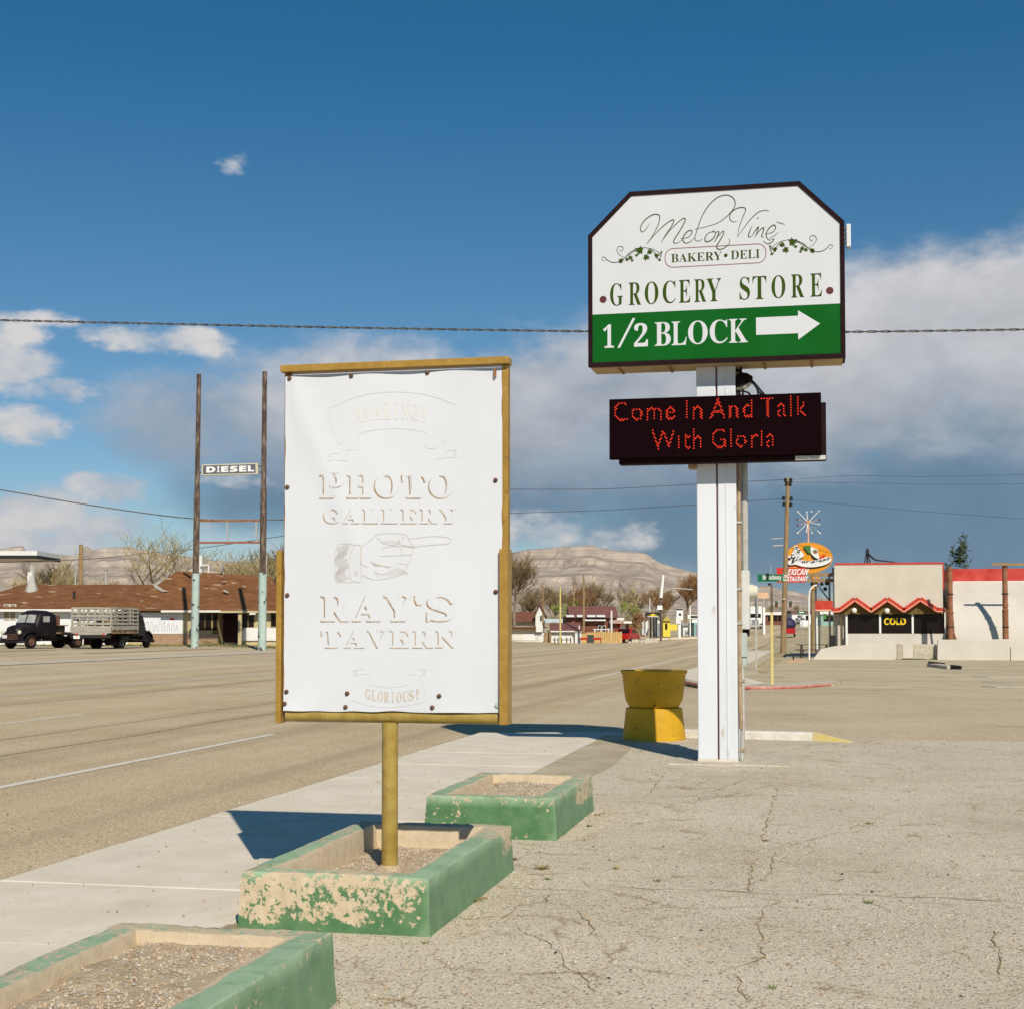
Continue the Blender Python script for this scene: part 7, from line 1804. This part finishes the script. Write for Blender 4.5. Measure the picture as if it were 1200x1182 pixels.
for i, u in enumerate((896, 901, 909, 914, 927, 932, 936.5, 943, 954)):
    car(at_h(u, 330 + 6 * (i % 3)), R(90 + 180 * (i % 2)) + (.5 if i % 3 == 0 else 0), cols[i], f'{names[i]} in the far row of traffic, {places[i]}', 'cars in the far row of traffic', pickup=i in (1, 4))
for i, (u0, u1, v0, v1, D, m_, rf, lab) in enumerate(((896, 917, 721, 733, 310, 'barn', 'whiteb', 'low brown building with a white roof line up the far street'), (928, 962, 715, 726, 330, 'whiteb', 'barn_roof', 'long white building with a red roof at the end of the street'), (962, 976, 716, 727, 300, 'teal', 'wht', 'pale green shop front behind the awning posts'), (873, 884, 713, 727, 330, 'twigr', 'barn_roof', 'small brown house beyond the semi truck'), (905, 928, 722, 729, 350, 'blue', 'galv', 'blue grey shed at the end of the street'))):
    q = Loc((u0 + u1) / 2, 735, D); q.p.z = H(q.p.x, q.p.y); dz = (735 - v1) / q.k; t = q.thing('far_building', lab, 'building', group='low buildings up the far street')
    hz_ = EYE + (735 - v0) / q.k - q.p.z
    MB().box(q.X(u0), q.X(u1), 0, 8, -1, max(2.2, hz_ - .6)).build('wall', m_, t); MB().box(q.X(u0) - .3, q.X(u1) + .3, -.4, 8.4, max(2.2, hz_ - .6), max(2.8, hz_)).build('roof', rf, t)
    for k_ in range(3): x = q.X(u0 + (u1 - u0) * (.2 + .28 * k_)); MB().box(x, x + .9, -.05, .02, .9, 2.0).build('window', 'glass', t)
for i, (u, D, h) in enumerate(((880, 400, 5.5), (893, 430, 4.5), (905, 460, 5), (934, 440, 4.5), (962, 420, 6))):
    leafy(u, D, 4.0, h, 420, ('twig', 'twig2', 'budgreen', 'twig')[i % 4], ['tan', 'pale', 'greenish', 'low brown', 'rounded'][i] + ' tree in the haze at the end of the far street', 'distant_tree', 'tree', 0, 60 + i, leaf=.35)
for (u, v0, v1, D, lab) in ((910, 732, 706, 230, 'traffic signal left of the leaning pole on the far street'), (926.5, 732, 706, 230, 'traffic signal right of the leaning pole on the far street')):
    q = Loc(u, 735, D); q.p.z = H(q.p.x, q.p.y); t = q.thing('traffic_signal', lab, 'traffic signal', group='traffic signals up the far street'); z = EYE + (735 - 707.5) / q.k - q.p.z
    MB().tube((1.5, 0, 0), (1.5, 0, z + .6), .09).build('pole', 'galv', t); MB().beam((1.5, 0, z + .5), (-.2, 0, z + .5), .08, .08).build('arm', 'galv', t); MB().box(-.2, .2, -.2, .1, z - .5, z + .5).build('signal_head', 'blk', t, bevel=.03)
    for k_, m_ in enumerate(('tail', 'olive', 'mex_green')): MB().lathe((0, -.21, z - .32 + .32 * k_), [(.0, -.02), (.1, 0), (.1, .02)], 10, axis='y').build('signal_lens', m_, t)
q = Loc(938, 735, 140); q.p.z = H(q.p.x, q.p.y); t = q.thing('green_road_sign', 'small green street sign on a thin post above the far traffic', 'sign'); z = EYE + (735 - 718.5) / q.k - q.p.z
MB().box(q.X(935), q.X(944.5), 0, .05, z, z + .26).build('blade', 'st_green', t); MB().box(q.X(936.5), q.X(942), -.015, -.002, z + .08, z + .18).build('lettering_band', 'wht', t); MB().tube((q.X(940.5), .06, 0), (q.X(940.5), .06, z + .3), .035).build('post', 'galv', t)
q = Loc(898, 735, 200); q.p.z = H(q.p.x, q.p.y); t = q.thing('orange_sign', 'pale orange roadside sign left of the yellow street sign post', 'sign'); z = EYE + (735 - 700.5) / q.k - q.p.z
MB().box(q.X(888.5), q.X(901), 0, .2, z, z + .8).build('panel', mat('faded_orange', (.62, .36, .20), (.68, .48, .34), 3, .8), t); MB().tube((q.X(895), .1, 0), (q.X(895), .1, z), .1).build('post', 'galv', t); MB().box(q.X(894), q.X(896.5), -.2, .3, 0, z * .75).build('white_pillar', 'wht', t)
for u0, u1 in ((965, 967.5), (955.5, 958)):
    q = Loc((u0 + u1) / 2, 735, 128); q.p.z = H(q.p.x, q.p.y); z = EYE + (735 - 725) / q.k - q.p.z; t = q.thing('green_banner', 'small green banner on a post ' + ('right' if u0 > 960 else 'left') + ' of the white awning posts', 'banner', group='green banners by the awning'); MB().box(q.X(u0), q.X(u1) + .1, 0, .04, z, z + .5).build('cloth', 'mex_green', t); MB().tube((q.X(u0), .03, 0), (q.X(u0), .03, z + .6), .03).build('post', 'galv', t)

# ------------------------------------------------------------------ desert air
hm = bpy.data.materials.new('dry_air'); hm.use_nodes = True
for n_ in list(hm.node_tree.nodes):
    if n_.type == 'BSDF_PRINCIPLED': hm.node_tree.nodes.remove(n_)
pv = hm.node_tree.nodes.new('ShaderNodeVolumePrincipled')
pv.inputs['Color'].default_value = (.93, .92, .95, 1); pv.inputs['Density'].default_value = 2.4e-5; pv.inputs['Anisotropy'].default_value = .2
hm.node_tree.links.new(pv.outputs[0], hm.node_tree.nodes['Material Output'].inputs['Volume'])
MB().box(-9700, 9700, -800, 9700, -1.4, 420).build('haze', hm, kind='stuff')
